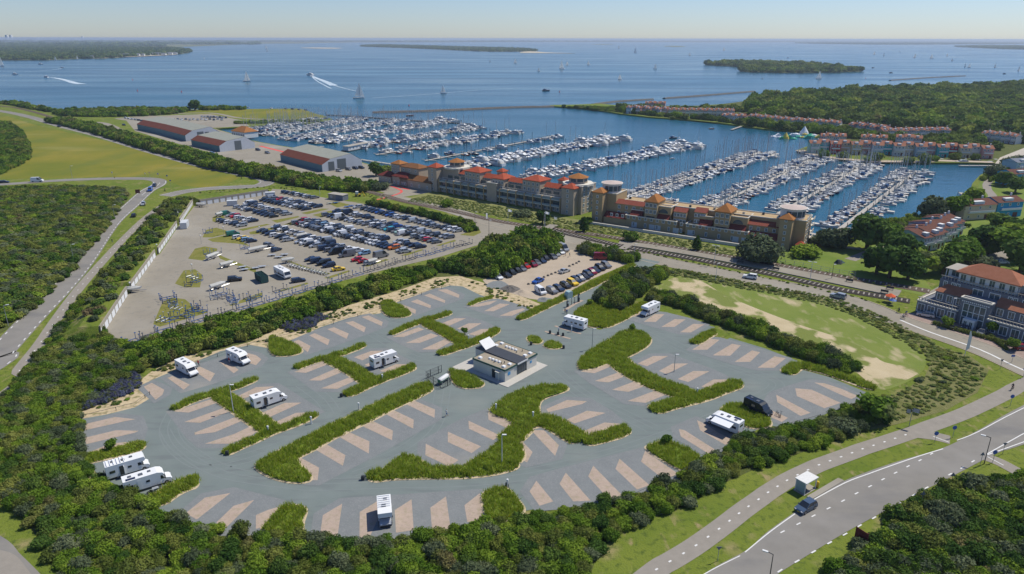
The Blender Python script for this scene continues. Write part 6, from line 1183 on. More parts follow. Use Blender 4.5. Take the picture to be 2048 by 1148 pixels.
# ---- first apartment block (beige, red roofs)
def apartments_one():
    f=Fr((858,381),(1152,433),'apartment_building','long beige apartment block with bright red roofs and a tower at each end','apartments')
    L=f.L; X=lambda zx,v=0: f.U(840+zx/5.85,v,8)
    cnt=[0]
    def win(*a,**k):
        if cnt[0]<98: cnt[0]+=1; window(f.t,*a,**k)
    # main podium with balcony bands between piers
    block(f,M_brick,6.5,L-9,1.6,14,0,6.6); 
    sl=MB(); gl=MB(); pr=MB(); ra_=MB(); u=6.8; i=0
    while u<L-10:
        pr.box(u,u+.55,.2,1.6,0,6.9); u2=min(u+5.0,L-9.3)
        for z in(2.9,5.9): sl.box(u+.55,u2,.35,1.6,z-.35,z-.05); ra_.box(u+.55,u2,.35,.43,z-.05,z+.75)
        gl.box(u+.8,u2-.25,1.52,1.6,3.1,5.4); 
        for k in(.28,.72): win(u+(u2-u)*k,1.52,1.45,1.15,1.5)
        u=u2; i+=1
    pr.box(L-9.3,L-8.7,.2,1.6,0,6.9)
    sl.obj('balcony_slab',M_trim,f.t); gl.obj('window_band',M_pglass,f.t); pr.obj('wall_pier',M_brickt,f.t); ra_.obj('balcony_rail',mat('balcony_glass',(0.20,0.27,0.31),.15),f.t)
    block(f,M_brick,9,L-8,4.2,14,6.6,9.2,par=False)
    gb=MB(); 
    for k in range(17): gb.box(10+k*4.4,13.2+k*4.4,4.12,4.2,6.9,8.8)
    gb.obj('window_band',M_pglass,f.t); gb=MB()
    for k in range(18): gb.box(9.2+k*4.3,9.3+k*4.3,1.65,1.75,6.95,8.0)
    gb.box(8,L-9.5,1.65,1.75,7.65,7.78); gb.obj('terrace_rail',M_trim,f.t)
    # towers
    def tower(u0,u1,h,v1=6,roof=M_tile):
        block(f,M_brick,u0,u1,-.2,v1,0,h,'tower_wall',par=False); hiproof(f,roof,u0,u1,-.2,v1,h+.3,h+2.2)
        for z in range(5): win((u0+u1)/2,-.24,1.6+z*2.35,.9,1.3)
    tower(0,6,12.3); tower(L-8,L-1.5,12.0)
    def lantern(u,v,z,r,zb):
        b=MB(); b.prism([(u+r*math.cos(a*math.pi/4+.39),v+r*math.sin(a*math.pi/4+.39)) for a in range(8)],zb,z+2.2); b.obj('lantern_wall',M_brick,f.t)
        b=MB()
        for a in range(8):
            t0=a*math.pi/4+.47; t1=t0+.63; rr=r*.985; p=[(u+(r+.01)*math.cos(t)*.975,v+(r+.01)*math.sin(t)*.975) for t in(t0,t1)]
            b.add([(p[0][0],p[0][1],z+.5),(p[1][0],p[1][1],z+.5),(p[1][0],p[1][1],z+1.9),(p[0][0],p[0][1],z+1.9)],[(0,1,2,3)])
        b.obj('window_band',M_pglass,f.t)
        b=MB(); b.cyl(u,v,z+2.2,z+4.0,r+.7,.15,8); b.obj('roof',M_tileo,f.t)
        b=MB(); b.prism([(u+(r+3)*math.cos(a*math.pi/4+.39),v+(r+3)*math.sin(a*math.pi/4+.39)) for a in range(8)],z-1.2,z-.3); b.obj('terrace',M_trim,f.t)
    block(f,M_brick,6,17,4.5,15,0,12.2); lantern(11.5,9.5,13,4,11)
    block(f,M_brick,L-10,L,4.0,16,0,12.6); lantern(L-5.5,9.5,13.6,4.3,11)
    for z in range(5):
        for v in(6,9.5,13): window(f.t,L+.05,v,1.7+z*2.35,1.2,1.4,side=True)
    b=MB()
    for z in range(4): b.box(L,L+1.2,12,15.5,2.6+z*2.35,2.75+z*2.35); b.box(L+1.1,L+1.2,12,15.5,2.75+z*2.35,3.7+z*2.35)
    b.obj('end_balconies',M_trim,f.t)
    # upper storeys with red roofs
    def upper(u0,u1,v0,v1,h): block(f,M_brick,u0,u1,v0,v1,6.6,h,par=False); hiproof(f,M_tile,u0,u1,v0,v1,h+.3,h+2.3); [win(u0+(u1-u0)*(k+.5)/4,v0-.04,z_,1.1,1.4) for k in range(4) for z_ in((h-1.4),(h-3.9))]
    upper(22.5,32.5,3.0,12,12.3); upper(59,69,3.0,12,12.3)
    upper(41,48,2.5,11,10.9)
    block(f,M_brick,39.5,45.5,-.1,3,0,9.0,'bay_wall')
    for a,c in((14,21.5),(33.2,40.3),(49,58),(70.2,82)): 
        block(f,M_brick,a,c,5.2,12,9.2,10.2,par=False); leanto(f,M_tile,a-.2,c+.2,4.6,7.5,10.1,11.9)
        for k in range(3): win(a+(c-a)*(k+.5)/3,5.12,9.4,1.1,1.2)
    for u in(38,75): block(f,M_brick,u-1.8,u+1.8,12,16,9,12.4,par=False); hiproof(f,M_tile,u-1.8,u+1.8,12,16,12.6,14.0)
    fr=MB(); fr.box(6.3,L-8.2,1.55,14.1,-.02,.02); 
apartments_one()
def apartments_two():
    f=Fr((1183,443),(1582,502),'apartment_building','long brown apartment block with orange roofs and white drum lanterns','apartments'); L=f.L; cnt=[0]
    def win(*a,**k):
        if cnt[0]<98: cnt[0]+=1; window(f.t,*a,**k)
    def bl(px0,px1,v0,v1,ytop,par=True,m=M_brickt,z0=0,zx=None):
        u0=f.U(px0,v0,6); u1=f.U(px1,v0,6); h=f.Z((u0+u1)/2,v0,ytop); block(f,m,u0,u1,v0,v1,z0,h,par=par); return u0,u1,h
    # front lower wall with garages
    u0,u1,h=bl(1208,1252,0.4,10,436,par=False); leanto(f,M_tiled,u0,u1+.2,.1,3.2,h+.1,h+2.0); 
    b=bl(1251,1353,.6,12,431.5+6); b2=bl(1372,1497,.6,12,459-2); b3=bl(1497,1558,.6,10,478,par=False); leanto(f,M_tiled,b3[0],b3[1]+.2,.3,3.2,b3[2]+.1,b3[2]+2.0)
    gd=MB()
    for px in(1268,1303,1315,1351,1380,1470,1488):
        u=f.U(px,.6); gd.box(u-1.2,u+1.2,.53,.6,.1,2.3)
    gd.obj('garage_doors',mat('garage_door',(0.50,0.53,0.56),.6),f.t)
    for i in range(26):
        u=9+i*(L-16)/26
        win(u,.56,4.2,1.0,1.2)
        if i%2==0: win(u,.56,1.5,.8,1.6)
    # towers
    for a,c,ytop in((1184,1204,386),(1556,1581,440)):
        u0,u1=f.U(a,-.3,6),f.U(c,-.3,6); h=f.Z((u0+u1)/2,-.3,ytop); block(f,M_brickt,u0,u1,-.3,5.5,0,h,'tower_wall',par=False); hiproof(f,M_tileo,u0,u1,-.3,5.5,h+.3,h+2.0)
        for z in range(5): win((u0+u1)/2,-.34,1.8+z*2.4,.8,1.1)
    # drum lanterns on taller bodies
    def drum(px,py,v,r,u0,u1,hb):
        block(f,M_brickt,u0,u1,4.5,16,0,hb); u=f.U(px,v,hb+2); b=MB(); b.cyl(u,v,hb+.1,hb+3.6,r,r,28); b.obj('drum_wall',M_whitew,f.t)
        b=MB()
        for a0 in(-1.9,-1.45,-1.0,-.55,-.1,.35): 
            p=[(u+(r+.03)*math.cos(t),v+(r+.03)*math.sin(t)) for t in(a0,a0+.2,a0+.4)]
            for q in(0,1): b.add([(p[q][0],p[q][1],hb+.7),(p[q+1][0],p[q+1][1],hb+.7),(p[q+1][0],p[q+1][1],hb+3.0),(p[q][0],p[q][1],hb+3.0)],[(0,1,2,3)])
        b.obj('drum_windows',M_pglass,f.t); b=MB(); b.cyl(u,v,hb+3.6,hb+3.95,r+.5,r+.5,28); b.obj('drum_rim',M_trim,f.t); b=MB(); b.cyl(u,v,hb+3.96,hb+4.5,r+.2,.3,28); b.obj('drum_roof',mat('pink_grey_roof',(0.48,0.40,0.36),.9,var=.1),f.t)
    h1=f.Z(9,4.5,389); drum(1224,380,9.5,4.2,f.U(1211,4.5,8),f.U(1232,4.5,8),h1)
    h2_=f.Z(L,4.5,441); drum(1586,425,9.0,4.5,f.U(1552,4.5,8),L+3.2,h2_)
    for z in range(5):
        for v in(6.5,9.5,12.5): window(f.t,L+3.25,v,1.7+z*2.4,1.2,1.4,side=True)
    b=MB()
    for z in range(4): b.box(L+3.2,L+4.4,12.5,15.8,2.6+z*2.4,2.75+z*2.4); b.box(L+4.3,L+4.4,12.5,15.8,2.75+z*2.4,3.7+z*2.4)
    b.obj('end_balconies',M_trim,f.t)
    u=f.U(1590,-1,2); block(f,M_brickt,u,u+2.6,.5,3,0,2.4,'porch_wall',par=False); hiproof(f,M_tile,u,u+2.6,.5,3,2.6,4.0)
    rv=random.Random(3)
    for i in range(9):
        u=14+i*(L-22)/9+rv.uniform(-2,2); v=rv.uniform(8,13); b=MB(); b.box(u-.4,u+.4,v-.4,v+.4,9.6,10.5); b.obj('roof_vent',M_flat if i%2 else M_gull,f.t)
    block(f,M_brickt,12,L-4,7,15,0,9.6)
    # middle body and set back storeys
    bl(1211,1500,5,15,447-8) if False else None
    for a,c,y in((1231,1290,410),(1347,1372,424),(1388,1411,425),(1494,1556,452)):
        u0,u1,h=bl(a,c,4.2,15,y,par=False); leanto(f,M_tile2,u0-.2,u1+.1,3.9,7,h+.05,h+1.5); n=4
        for k in range(n):
            for zz in(h-1.3,h-3.8): win(u0+(u1-u0)*(k+.5)/n,4.14,zz,1.0,1.3)
    for a,c,y in((1289,1313,405),(1428,1458,425)):
        u0,u1,h=bl(a,c,1.6,11,y,par=False); hiproof(f,M_tileo,u0,u1,1.6,10,h+.3,h+2.9)
        for zz in(h-1.2,h-3.9): [win(u0+(u1-u0)*(k+.5)/3,1.54,zz,1.2,1.5) for k in range(3)]
        b=MB(); b.box(u0+.8,u1-.8,1.5,1.6,h-7.6,h-5.8); b.obj('loggia',M_gull,f.t)
    for a,c,y,yr in((1263,1288,421,433),(1312,1341,414,441),(1399,1427,434,452),(1457,1494,435,462)):
        u0,u1,h=bl(a,c,3.6,12,y); hr=f.Z((u0+u1)/2,1.0,yr); leanto(f,M_tiled,u0+.2,u1-.2,.9,3.6,hr,hr+2.1); b=MB(); b.box(u0+.4,u1-.4,1.4,1.5,hr-1.3,hr-.2); b.obj('window_band',M_gull,f.t); b=MB(); b.box(u0+.2,u1-.2,1.45,3.6,hr-3,hr-.02); b.obj('wall',M_brickt,f.t)
        b=MB(); n=10; b.add([((u0+u1)/2+2.0*math.cos(math.pi*i/n),3.55,h-2.6+1.7*math.sin(math.pi*i/n)) for i in range(n+1)],[tuple(range(n,-1,-1))]); b.obj('arched_window',M_pglass,f.t)
    f.box('retaining_wall',M_gull,1,L-4,-4.3,-4,-.1,1.3); f.box('retaining_cap',M_trim,1,L-4,-5.0,-4.3,-.1,1.15)
apartments_two()
# ---- small entrance building
def entrance_building():
    f=Fr((765,366),(862,383),'harbour_building','old style beige harbour building with brown roofs left of the first apartments','harbour building'); M=M_brick
    M_tileq=mat('roof_tile_ochre_brown',(0.17,0.080,0.035),.8,scale=.5,col2=(0.23,0.11,0.05),contrast=.6)
    for a,c,v0,v1,y,m in((783,800,6,12,327,M_tileo),(802,838,4,12,333,M_tileq)):
        u0,u1=f.U(a,v0,5),f.U(c,v0,5); h=f.Z(u0,v0,y); block(f,M,u0,u1,v0,v1,0,h,par=False); hiproof(f,m,u0,u1,v0,v1,h+.25,h+2)
        for zz in(h-1.4,h-4,h-6.5):
            if zz>1: [window(f.t,u0+(u1-u0)*(k+.5)/3,v0-.05,zz,.9,1.2) for k in range(3)]
    for a,c,v0,v1,y,m in((757,782,2,9,350,M_tiled),(800,862,0,7,357,M_tileq),(785,815,0,6,352,M_tiled)):
        u0,u1=f.U(a,v0,3),f.U(c,v0,3); h=f.Z(u0,v0,y); block(f,M,u0,u1,v0,v1,0,h,par=False); hiproof(f,m,u0,u1,v0,v1,h+.2,h+2.4)
        [window(f.t,u0+(u1-u0)*(k+.5)/4,v0-.05,1.7,.9,1.5) for k in range(4)]
entrance_building()
# ---- boat sheds
M_shedb=mat('shed_side_blue',(0.10,0.20,0.25),.6,var=.1); M_shedw=mat('shed_front',(0.50,0.53,0.57),.6,var=.05,scale=.3); M_shedr=mat('shed_roof_brown',(0.13,0.046,0.032),.85,scale=.3,col2=(0.165,0.062,0.045),contrast=.6); M_shedg=mat('shed_roof_grey',(0.24,0.25,0.215),.85,scale=.3,col2=(0.29,0.30,0.26))
def shed(a,b_,W_,h,hr,label,doors,L=None):
    f=Fr(a,b_,'boat_shed',label,'boat shed','boat sheds on the quay'); L=f.L
    b=MB(); b.box(0,L,0,.3,0,h); b.box(0,L,W_-.3,W_,0,h); b.obj('side_wall',M_shedb,f.t)
    for x0,x1 in((L,L+.3),(-.3,0)): b=MB(); b.add([(x,y,z) for x in(x0,x1) for y,z in((0,0),(W_,0),(W_,h),(W_*.73,hr),(W_*.21,h+(hr-h)*.62),(0,h))],[(0,1,2,3,4,5),(11,10,9,8,7,6)]+[(i,(i+1)%6+0,6+(i+1)%6,6+i) for i in range(6)]); b.obj('gable_wall',M_shedw,f.t)
    g=MB(); g.add([(-.4,-.4,h),(L+.2,-.4,h),(L+.2,W_*.21,h+(hr-h)*.62+.15),(-.4,W_*.21,h+(hr-h)*.62+.15)],[(0,1,2,3)]); g.obj('brown_roof',M_shedr,f.t)
    g=MB(); g.add([(-.4,W_*.21,h+(hr-h)*.62+.15),(L+.2,W_*.21,h+(hr-h)*.62+.15),(L+.2,W_*.73,hr+.15),(L+.2,W_+.4,h),(-.4,W_+.4,h),(-.4,W_*.73,hr+.15)],[(0,1,2,5),(5,2,3,4)]); g.obj('grey_roof',M_shedg,f.t)
    for y0,y1,z1 in doors: g=MB(); g.box(L+.28,L+.34,y0,y1,0.2,z1); g.obj('shed_door',M_gull if z1<5 else mat('shed_door_glass',(0.12,0.14,0.15),.3),f.t)
    return f
shed((276,259),(330,271),28,4.6,9.5,'far boat shed, left half of the long double shed',[])
shed((316,267.5),(372,283),27,4.6,9.5,'second boat shed with two dark doors, joined to the far one',[(9,14,6.5),(15,18,6)])
shed((384,291),(440,304),26,4.2,8.6,'third boat shed with one tall window door, beside the small red roofed pavilion',[(11,16,6.5)])
shed((562,322),(645,344),27,4.2,8.8,'nearest boat shed with two large glass doors and a blue base',[(4,8,5.5),(10,16,6.5)])
def pavilion(a,b_,D,h,hr,wall,roof,label,name='pavilion',cat='pavilion'):
    f=Fr(a,b_,name,label,cat); block(f,wall,0,f.L,0,D,0,h,par=False); hiproof(f,roof,0,f.L,0,D,h+.2,hr); n=max(2,int(f.L/3))
    for k in range(n): window(f.t,f.L*(k+.5)/n,-.05,h*.55,1.4,1.6)
    return f
pavilion((464,273),(490,277),12,4.5,8.5,M_whitew,M_tileo,'small quay pavilion with an orange hipped roof among the boats')
f=Fr((697,300),(737,292),'floating_house','white floating club house with a row of windows by the piers','floating house'); f.box('hull',M_gull,-1,f.L+1,-1,6,-1.6,-.6); f.box('wall',M_whitew,0,f.L,0,5,-.6,2.2); f.box('roof',M_flat,-.4,f.L+.4,-.5,5.4,2.2,2.5)
for k in range(6): window(f.t,f.L*(k+.5)/6,-.05,1.0,1.2,1.2)
# ---- garages built into the banks
M_gar=mat('garage_concrete',(0.30,0.275,0.225),.9,var=.12,scale=.6); M_door=mat('garage_white_door',(0.66,0.68,0.70),.5,var=.03)
def garages(a,b_,n,h,D,label,flip=False):
    f=Fr(a,b_,'garage_row',label,'garages','garage rows around the storage yard'); L=f.L; sg=1
    f.box('wall',M_gar,0,L,.12,D,0,h); p=L/n; b=MB()
    for i in range(n+1): b.box(max(0,i*p-.35),min(L,i*p+.35),-.02,.12,0,h)
    b.box(0,L,-.05,.13,h-.75,h+.15); b.obj('piers_and_lintel',M_gar,f.t)
    for i in range(n): g=MB(); g.box(i*p+.4,(i+1)*p-.4,.02,.1,.05,h-.8); g.obj('garage_door',M_door,f.t)
    g=MB(); g.add([(0,0.3,h+.12),(L,.3,h+.12),(L,D+1,h+.3),(0,D+1,h+.3),(0,D+8,.1),(L,D+8,.1),(-2,.3,.1),(-2.5,D+5,.1),(L+2,.3,.1),(L+2.5,D+5,.1)],[(0,1,2,3),(3,2,5,4),(0,3,7,6),(1,8,9,2),(3,4,7),(2,9,5)]); g.obj('grass_roof',M_ground,f.t)
garages((401,411),(537,389.5),11,2.7,5,'back garage row with widely spaced white doors facing the camera')
garages((361,448),(387,408),12,2.5,4,'topmost garage row along the left bank')
garages((318,508),(355,453),9,2.5,4,'second garage row along the left bank from the top')
garages((264,580),(312,513),8,2.6,4,'third garage row along the left bank from the top')
garages((204,672),(256,590),8,2.8,4,'lowest garage row along the left bank')
# ---- service building in the motorhome park
def service():
    f=Fr((1010,765),(1073,731),'service_building','pale service building with green trimmed flat roofs, skylights and a dark middle roof','service building'); L=f.L
    M_pw=mat('pale_panel_wall',(0.56,0.55,0.50),.7,var=.05,scale=.6); M_gt=mat('green_roof_edge',(0.015,0.07,0.06),.5); M_sky=mat('skylight',(0.75,0.76,0.76),.3); M_roofb=mat('gravel_roof',(0.30,0.26,0.20),.95,var=.15,scale=2)
    print('SERVICE L',L)
    a1=L*.36; a2=L*.68; D=11.0
    g=MB(); g.box(-1.6,L+1.6,-2.2,D+1,.02,.16); g.obj('paved_apron',mat('apron_paving',(0.45,0.43,0.39),.9,var=.05),f.t); g=MB(); g.box(-2.5,a1+.5,D+1,D+3.8,.02,.155); g.obj('paved_apron',MATS['apron_paving'],f.t)
    for nm,x0,x1,y0,y1,z in(('wall',0,a1,0,D-1,3.1),('wall',a2,L,0,D+1,3.1),('wall',a1,a2,.25,D+2.2,3.25)):
        g=MB(); g.box(x0,x1,y0,y1,.1,z); g.obj(nm,M_pw,f.t)
    for x0,x1,y0,y1 in((-.15,a1,-.15,D-.85),(a2,L+.15,-.15,D+1.15)):
        g=MB(); g.box(x0,x1,y0,y0+.15,2.85,3.25); g.box(x0,x1,y1-.15,y1,2.85,3.25); g.box(x0 if x0<0 else x1-.15,(x0+.15) if x0<0 else x1,y0+.15,y1-.15,2.85,3.25); g.obj('green_roof_edge',M_gt,f.t)
        g=MB(); g.box(x0+.15 if x0<0 else x0,x1-.15 if x0>0 else x1,y0+.15,y1-.15,3.11,3.2); g.obj('roof',M_roofb,f.t)
    g=MB(); g.add([(a1,-.3,3.35),(a2,-.3,3.35),(a2,D+2.2,3.6),(a1,D+2.2,3.6),(a1,-.3,3.2),(a2,-.3,3.2),(a2,D+2.2,3.2),(a1,D+2.2,3.2)],[(0,1,2,3),(4,5,1,0),(5,6,2,1),(7,4,0,3),(6,7,3,2)]); g.obj('dark_roof',mat('dark_roof',(0.045,0.05,0.06),.6,var=.1),f.t)
    g=MB(); g.box(a1-.05,a2+.05,-.36,-.3,3.0,3.38); g.obj('white_fascia',M_whitew,f.t)
    for i in range(4): window(f.t,a1+.55+i*(a2-a1-1.1)/3,.2,1.45,.8,2.5,name='glass_front',frame=M_gull)
    for (u,v,s) in[(1.0,1.2,.42),(2.9,1.0,.42),(1.0,D-2.4,.42),(2.2,3.6,.3),(2.2,4.6,.3),(2.2,5.6,.3),(2.2,6.6,.3),(a2+.9,1.3,.42),(L-1,1.2,.42),(a2+1.9,5.0,.3),(a2+1.9,6,.3),(a2+1.9,7,.3),(a2+1.9,8,.3),(L-1.1,D-.8,.42),(a2+.8,D-.6,.42)]:
        g=MB(); g.box(u-s,u+s,v-s,v+s,3.2,3.42); g.box(u-s*.85,u+s*.85,v-s*.85,v+s*.85,3.42,3.55); g.obj('skylight',M_sky,f.t)
    for u,v in[(2.6,2.4),(1.8,2.7),(1.3,4.5),(a2+1,4),(a2+2.4,3.4)]: g=MB(); g.cyl(u,v,3.2,3.75,.09,.09,8); g.obj('vent_pipe',M_gull,f.t)
    # green solar panel frame
    g=MB(); c=(a2-1.6,D+.2); g.add([(c[0]-1.9,c[1]-1.2,3.7),(c[0]+1.9,c[1]-1.2,3.7),(c[0]+1.9,c[1]+1.0,5.4),(c[0]-1.9,c[1]+1.0,5.4),(c[0]-1.9,c[1]-1.15,3.62),(c[0]+1.9,c[1]-1.15,3.62),(c[0]+1.9,c[1]+1.05,5.32),(c[0]-1.9,c[1]+1.05,5.32)],[(0,1,2,3),(7,6,5,4),(0,4,5,1),(1,5,6,2),(2,6,7,3),(3,7,4,0)]); g.obj('tilted_panel',M_whitew,f.t)
    g=MB(); [g.bar((c[0]+s*1.7,c[1]+.9,3.4),(c[0]+s*1.7,c[1]+.9,5.3),.05) for s in(-1,1)]; g.obj('panel_support',M_gull,f.t)
    g=MB(); g.box(-.06,.02,3.0,4.0,.15,2.3); g.obj('side_door',M_gull,f.t); g=MB(); g.box(-.9,0,1.2,2.4,2.3,2.45); g.bar((-.8,1.3,.2),(-.8,1.3,2.3),.05); g.obj('side_canopy',M_trim,f.t)
    g=MB(); g.box(1.0,1.9,-.04,0,1.4,2.2); g.obj('blue_wall_sign',mat('sign_blue',(0.05,0.25,0.50),.5),f.t); g=MB(); g.box(L-2.6,L-1.9,-.04,0,1.5,2.1); g.obj('blue_wall_sign',MATS['sign_blue'],f.t)
service()
# ---- hotel right
def hotel():
    f=Fr((1830,624),(2037,684),'hotel','large dark grey building with arched windows, terraces and orange hipped roof on the right','hotel'); L=f.L; print('HOTEL',L,math.degrees(f.a))
    def bl(a,c,v0,v1,y,m=M_navy,par=False,z0=0):
        u0,u1=f.U(a,v0,4),f.U(c,v0,4); h=f.Z(u0,v0,y); block(f,m,u0,u1,v0,v1,z0,h,par=par); return u0,u1,h
    W0=f.U(1912,0,2); W1=f.U(1972,0,2); H1=3.6
    for x0,x1 in((0,W0),(W1,L+14)):
        block(f,M_navy,x0,x1,0,18,0,H1); n=max(3,int((x1-x0)/2.6))
        for i in range(n): window(f.t,x0+(x1-x0)*(i+.5)/n,-.05,1.8,1.9,2.5)
        y0,y1=(x0+3,x1) if x0==0 else (x0,x1-3)
        block(f,M_navy,y0,y1,3.5,16,H1+.1,H1+3.2,par=False); b=MB(); b.add([(y0-.4,3.0,H1+3.3),(y1+.4,3.0,H1+3.3),(y1+.4,9.5,H1+6.6),(y0+(3 if x0==0 else 0),9.5,H1+6.6),(y0-.4,16,H1+3.3),(y1+.4,16,H1+3.3)],[(0,1,2,3),(0,3,4),(3,2,5,4),(1,5,2)]); b.obj('roof',M_tileh,f.t)
        n=max(3,int((y1-y0)/2.4))
        for i in range(n): window(f.t,y0+(y1-y0)*(i+.5)/n,3.45,H1+1.7,1.5,2.0)
        b=MB()
        for i in range(int((x1-x0)/.8)): b.cyl(x0+.4+i*.8,.2,H1+.35,H1+1.1,.12,.08,6)
        b.box(x0,x1,.05,.35,H1+1.1,H1+1.25); b.obj('balustrade',M_flat,f.t)
    c0,c1=W0-8.5,W1+7; HC=H1+6.2
    block(f,M_navy,c0,c1,6.5,16,0,HC,par=False); block(f,M_navy,W0,W1,2.4,6.5,0,H1+4.0,par=False)
    block(f,M_navy,W0,W1,.6,2.4,0,H1+4.0); 
    b=MB(); b.box(W0+1,W1-1,.52,.6,.2,H1+2.8); b.obj('glass_entrance',M_pglass,f.t); b=MB()
    for i in range(5): x=W0+1+(W1-W0-2)*i/4; b.box(x-.08,x+.08,.44,.52,.2,H1+2.8)
    for z in(2.6,H1+.6,H1+2.8): b.box(W0+1,W1-1,.44,.52,z-.08,z+.08)
    b.obj('entrance_frame',M_frame,f.t); b=MB(); xm=(W0+W1)/2; b.prism([(xm-1.5,-1.6),(xm+1.5,-1.6),(xm+1.5,.44),(xm-1.5,.44)],0,2.7); b.obj('porch',M_whitew,f.t)
    for s in(-.7,.7): window(f.t,xm+s,-1.65,1.25,.9,2.0)
    for u in(c0+1.6,c0+3.7,c0+5.0,c1-1.6,c1-3.7,c1-5.0): window(f.t,u,6.45,HC-1.3,.9,1.7)
    for s in(-2.1,2.1): window(f.t,xm+s,6.45,HC-1.6,2.6,2.0)
    # top storey
    block(f,M_whitew,c0+4.2,c1-4.2,7.6,15,HC,HC+2.8,par=False); n=6
    for i in range(n): window(f.t,c0+4.2+(c1-c0-8.4)*(i+.5)/n,7.55,HC+1.4,1.5,2.1)
    b=MB(); b.hip(c0+4.2,c1-4.2,7.6,15,HC+3.0,HC+5.6,over=.8); b.obj('roof',M_tileh,f.t)
    for x0,x1 in((c0+.3,c0+4.2),(c1-4.2,c1-.3)):
        block(f,M_whitew,x0,x1,10.5,15.5,HC,HC+2.6,par=False); f.box('flat_roof',M_flat,x0-.2,x1+.2,8.2,15.7,HC+2.65,HC+2.9); window(f.t,(x0+x1)/2,10.45,HC+1.3,2.2,2.0)
        b=MB(); b.bar((x0+.2,8.4,HC),(x0+.2,8.4,HC+2.6),.08); b.bar((x1-.2,8.4,HC),(x1-.2,8.4,HC+2.6),.08); b.obj('terrace_post',M_whitew,f.t)
    b=MB()
    for i in range(int((c1-c0)/.8)): b.cyl(c0+.4+i*.8,6.8,HC,HC+.8,.12,.08,6)
    b.box(c0,c1,6.7,6.95,HC+.8,HC+.95); b.obj('balustrade',M_flat,f.t)
    # letters above the entrance
    b=MB()
    for i in range(14): b.box(xm-3.4+i*.5,xm-3.1+i*.5,.5,.58,H1+3.15,H1+3.5)
    b.obj('sign_letters',M_frame,f.t)
hotel()
# ---- holiday houses
HC_={'white':(0.62,0.62,0.60),'pink':(0.56,0.30,0.28),'cream':(0.62,0.52,0.34),'pale blue':(0.35,0.47,0.55),'turquoise':(0.06,0.42,0.44),'red':(0.45,0.03,0.04),'yellow':(0.50,0.40,0.18),'pale green':(0.34,0.52,0.40),'lilac':(0.42,0.38,0.50),'bright blue':(0.04,0.30,0.50)}
HM={k:mat('render_'+k.replace(' ','_'),c,.85,var=.06) for k,c in HC_.items()}
HMESH={}
def house_meshes(w_,d,h,roof):
    key=(w_,d,h,roof.name)
    if key in HMESH: return HMESH[key]
    r=MB(); r.add([(-.3,-.5,h-.1),(w_+.3,-.5,h-.1),(w_+.3,d/2,h+1.7),(-.3,d/2,h+1.7),(w_+.3,d+.5,h-.1),(-.3,d+.5,h-.1)],[(0,1,2,3),(3,2,4,5),(5,4,1,0)]); 
    g=MB(); g.add([(0,0,h-.1),(0,d,h-.1),(0,d/2,h+1.55),(w_,0,h-.1),(w_,d,h-.1),(w_,d/2,h+1.55)],[(0,2,1),(3,4,5)])
    dm=MB(); dm.box(w_*.3,w_*.62,.5,2.4,h+.1,h+1.5); ba=MB(); ba.box(w_*.1,w_*.9,-1.1,0,h*.5-.1,h*.5); ba.box(w_*.1,w_*.9,-1.15,-1.05,h*.5,h*.5+.9)
    dr=MB(); dr.box(w_*.66,w_*.84,-.05,0,.1,2.1); ch=MB(); ch.box(w_*.8,w_*.8+.6,d*.5,d*.5+.6,h+1,h+2.9)
    HMESH[key]=dict(roof=r.mesh('roof',[roof]),gable=g,dormer=dm.mesh('dormer',[M_whitew]),balcony=ba.mesh('balcony',[M_whitew]),door=dr.mesh('door',[M_tileb]),chimney=ch.mesh('chimney',[M_whitew])); return HMESH[key]
def house(x,y,rz,w_,d,h,colour,roof,label,group,wins=3,chim=True):
    t=thing('holiday_house',(x,y,0),rz,label,'house',group); M=house_meshes(w_,d,h,roof); 
    b=MB(); b.box(0,w_,0,d,0,h); b.add(M['gable'].v,M['gable'].f); b.obj('wall',HM[colour],t)
    rf=inst('roof',M['roof'],t); inst('door',M['door'],t); inst('balcony',M['balcony'],t)
    if wins>=3: inst('dormer',M['dormer'],rf); 
    if chim: inst('chimney',M['chimney'],rf)
    for k in range(wins):
        for z in(1.4,h-1.2):
            if k==2 and z==1.4: continue
            window(t,w_*(k+.5)/wins*.95,-.05,z,1.0,1.2)
    return t
rh=random.Random(21)
def house_row(a,b_,n,colors,roof,desc,h=5.4,d=9,flip=0,zz=1,stag=0):
    A0,B0=G(*a),G(*b_); t_=math.atan2(B0[1]-A0[1],B0[0]-A0[0]); L=math.dist(A0,B0); wv=L/n
    for i in range(n):
        st=(i%2)*stag; x=A0[0]+math.cos(t_)*wv*i-math.sin(t_)*st; y=A0[1]+math.sin(t_)*wv*i+math.cos(t_)*st
        house(x,y,t_,round(wv-.05,2),d,h+(.5*(i%2) if zz else 0),colors[i%len(colors)],roof,'%s house, %s from left in %s'%(colors[i%len(colors)],nth(i+1),desc),'holiday houses',chim=(i%2==0))
C1=['pale green','turquoise','red','cream','yellow','pink','pale blue','turquoise','white','cream','pale blue','pink','turquoise','red','cream','white','pink']
house_row((1618,306),(1985,318),17,C1,M_tilef,'the coloured waterside row behind the boardwalk',h=6.8,stag=4)
house_row((1640,291),(1690,293),4,['pink','cream','pale blue','cream'],M_tilef,'the second row above the red waterside house',h=7)
house_row((1720,290),(1772,293),4,['cream','pink','turquoise','pink'],M_tilef,'the second row near the floating playground',h=6)
house_row((1790,290),(1842,293),3,['pale blue','white','pink'],M_tilef,'the short second row in the middle',h=6)
house_row((1765,276),(1900,274),13,['pink','white','pale blue','white','lilac'],M_tilef,'the long pink and white terrace behind the gardens',h=5.6)
house_row((1695,262),(1770,272),7,['pink','pale blue','pink','turquoise'],M_tilef,'the stepped pink terrace near the playground beach',h=6,stag=3)
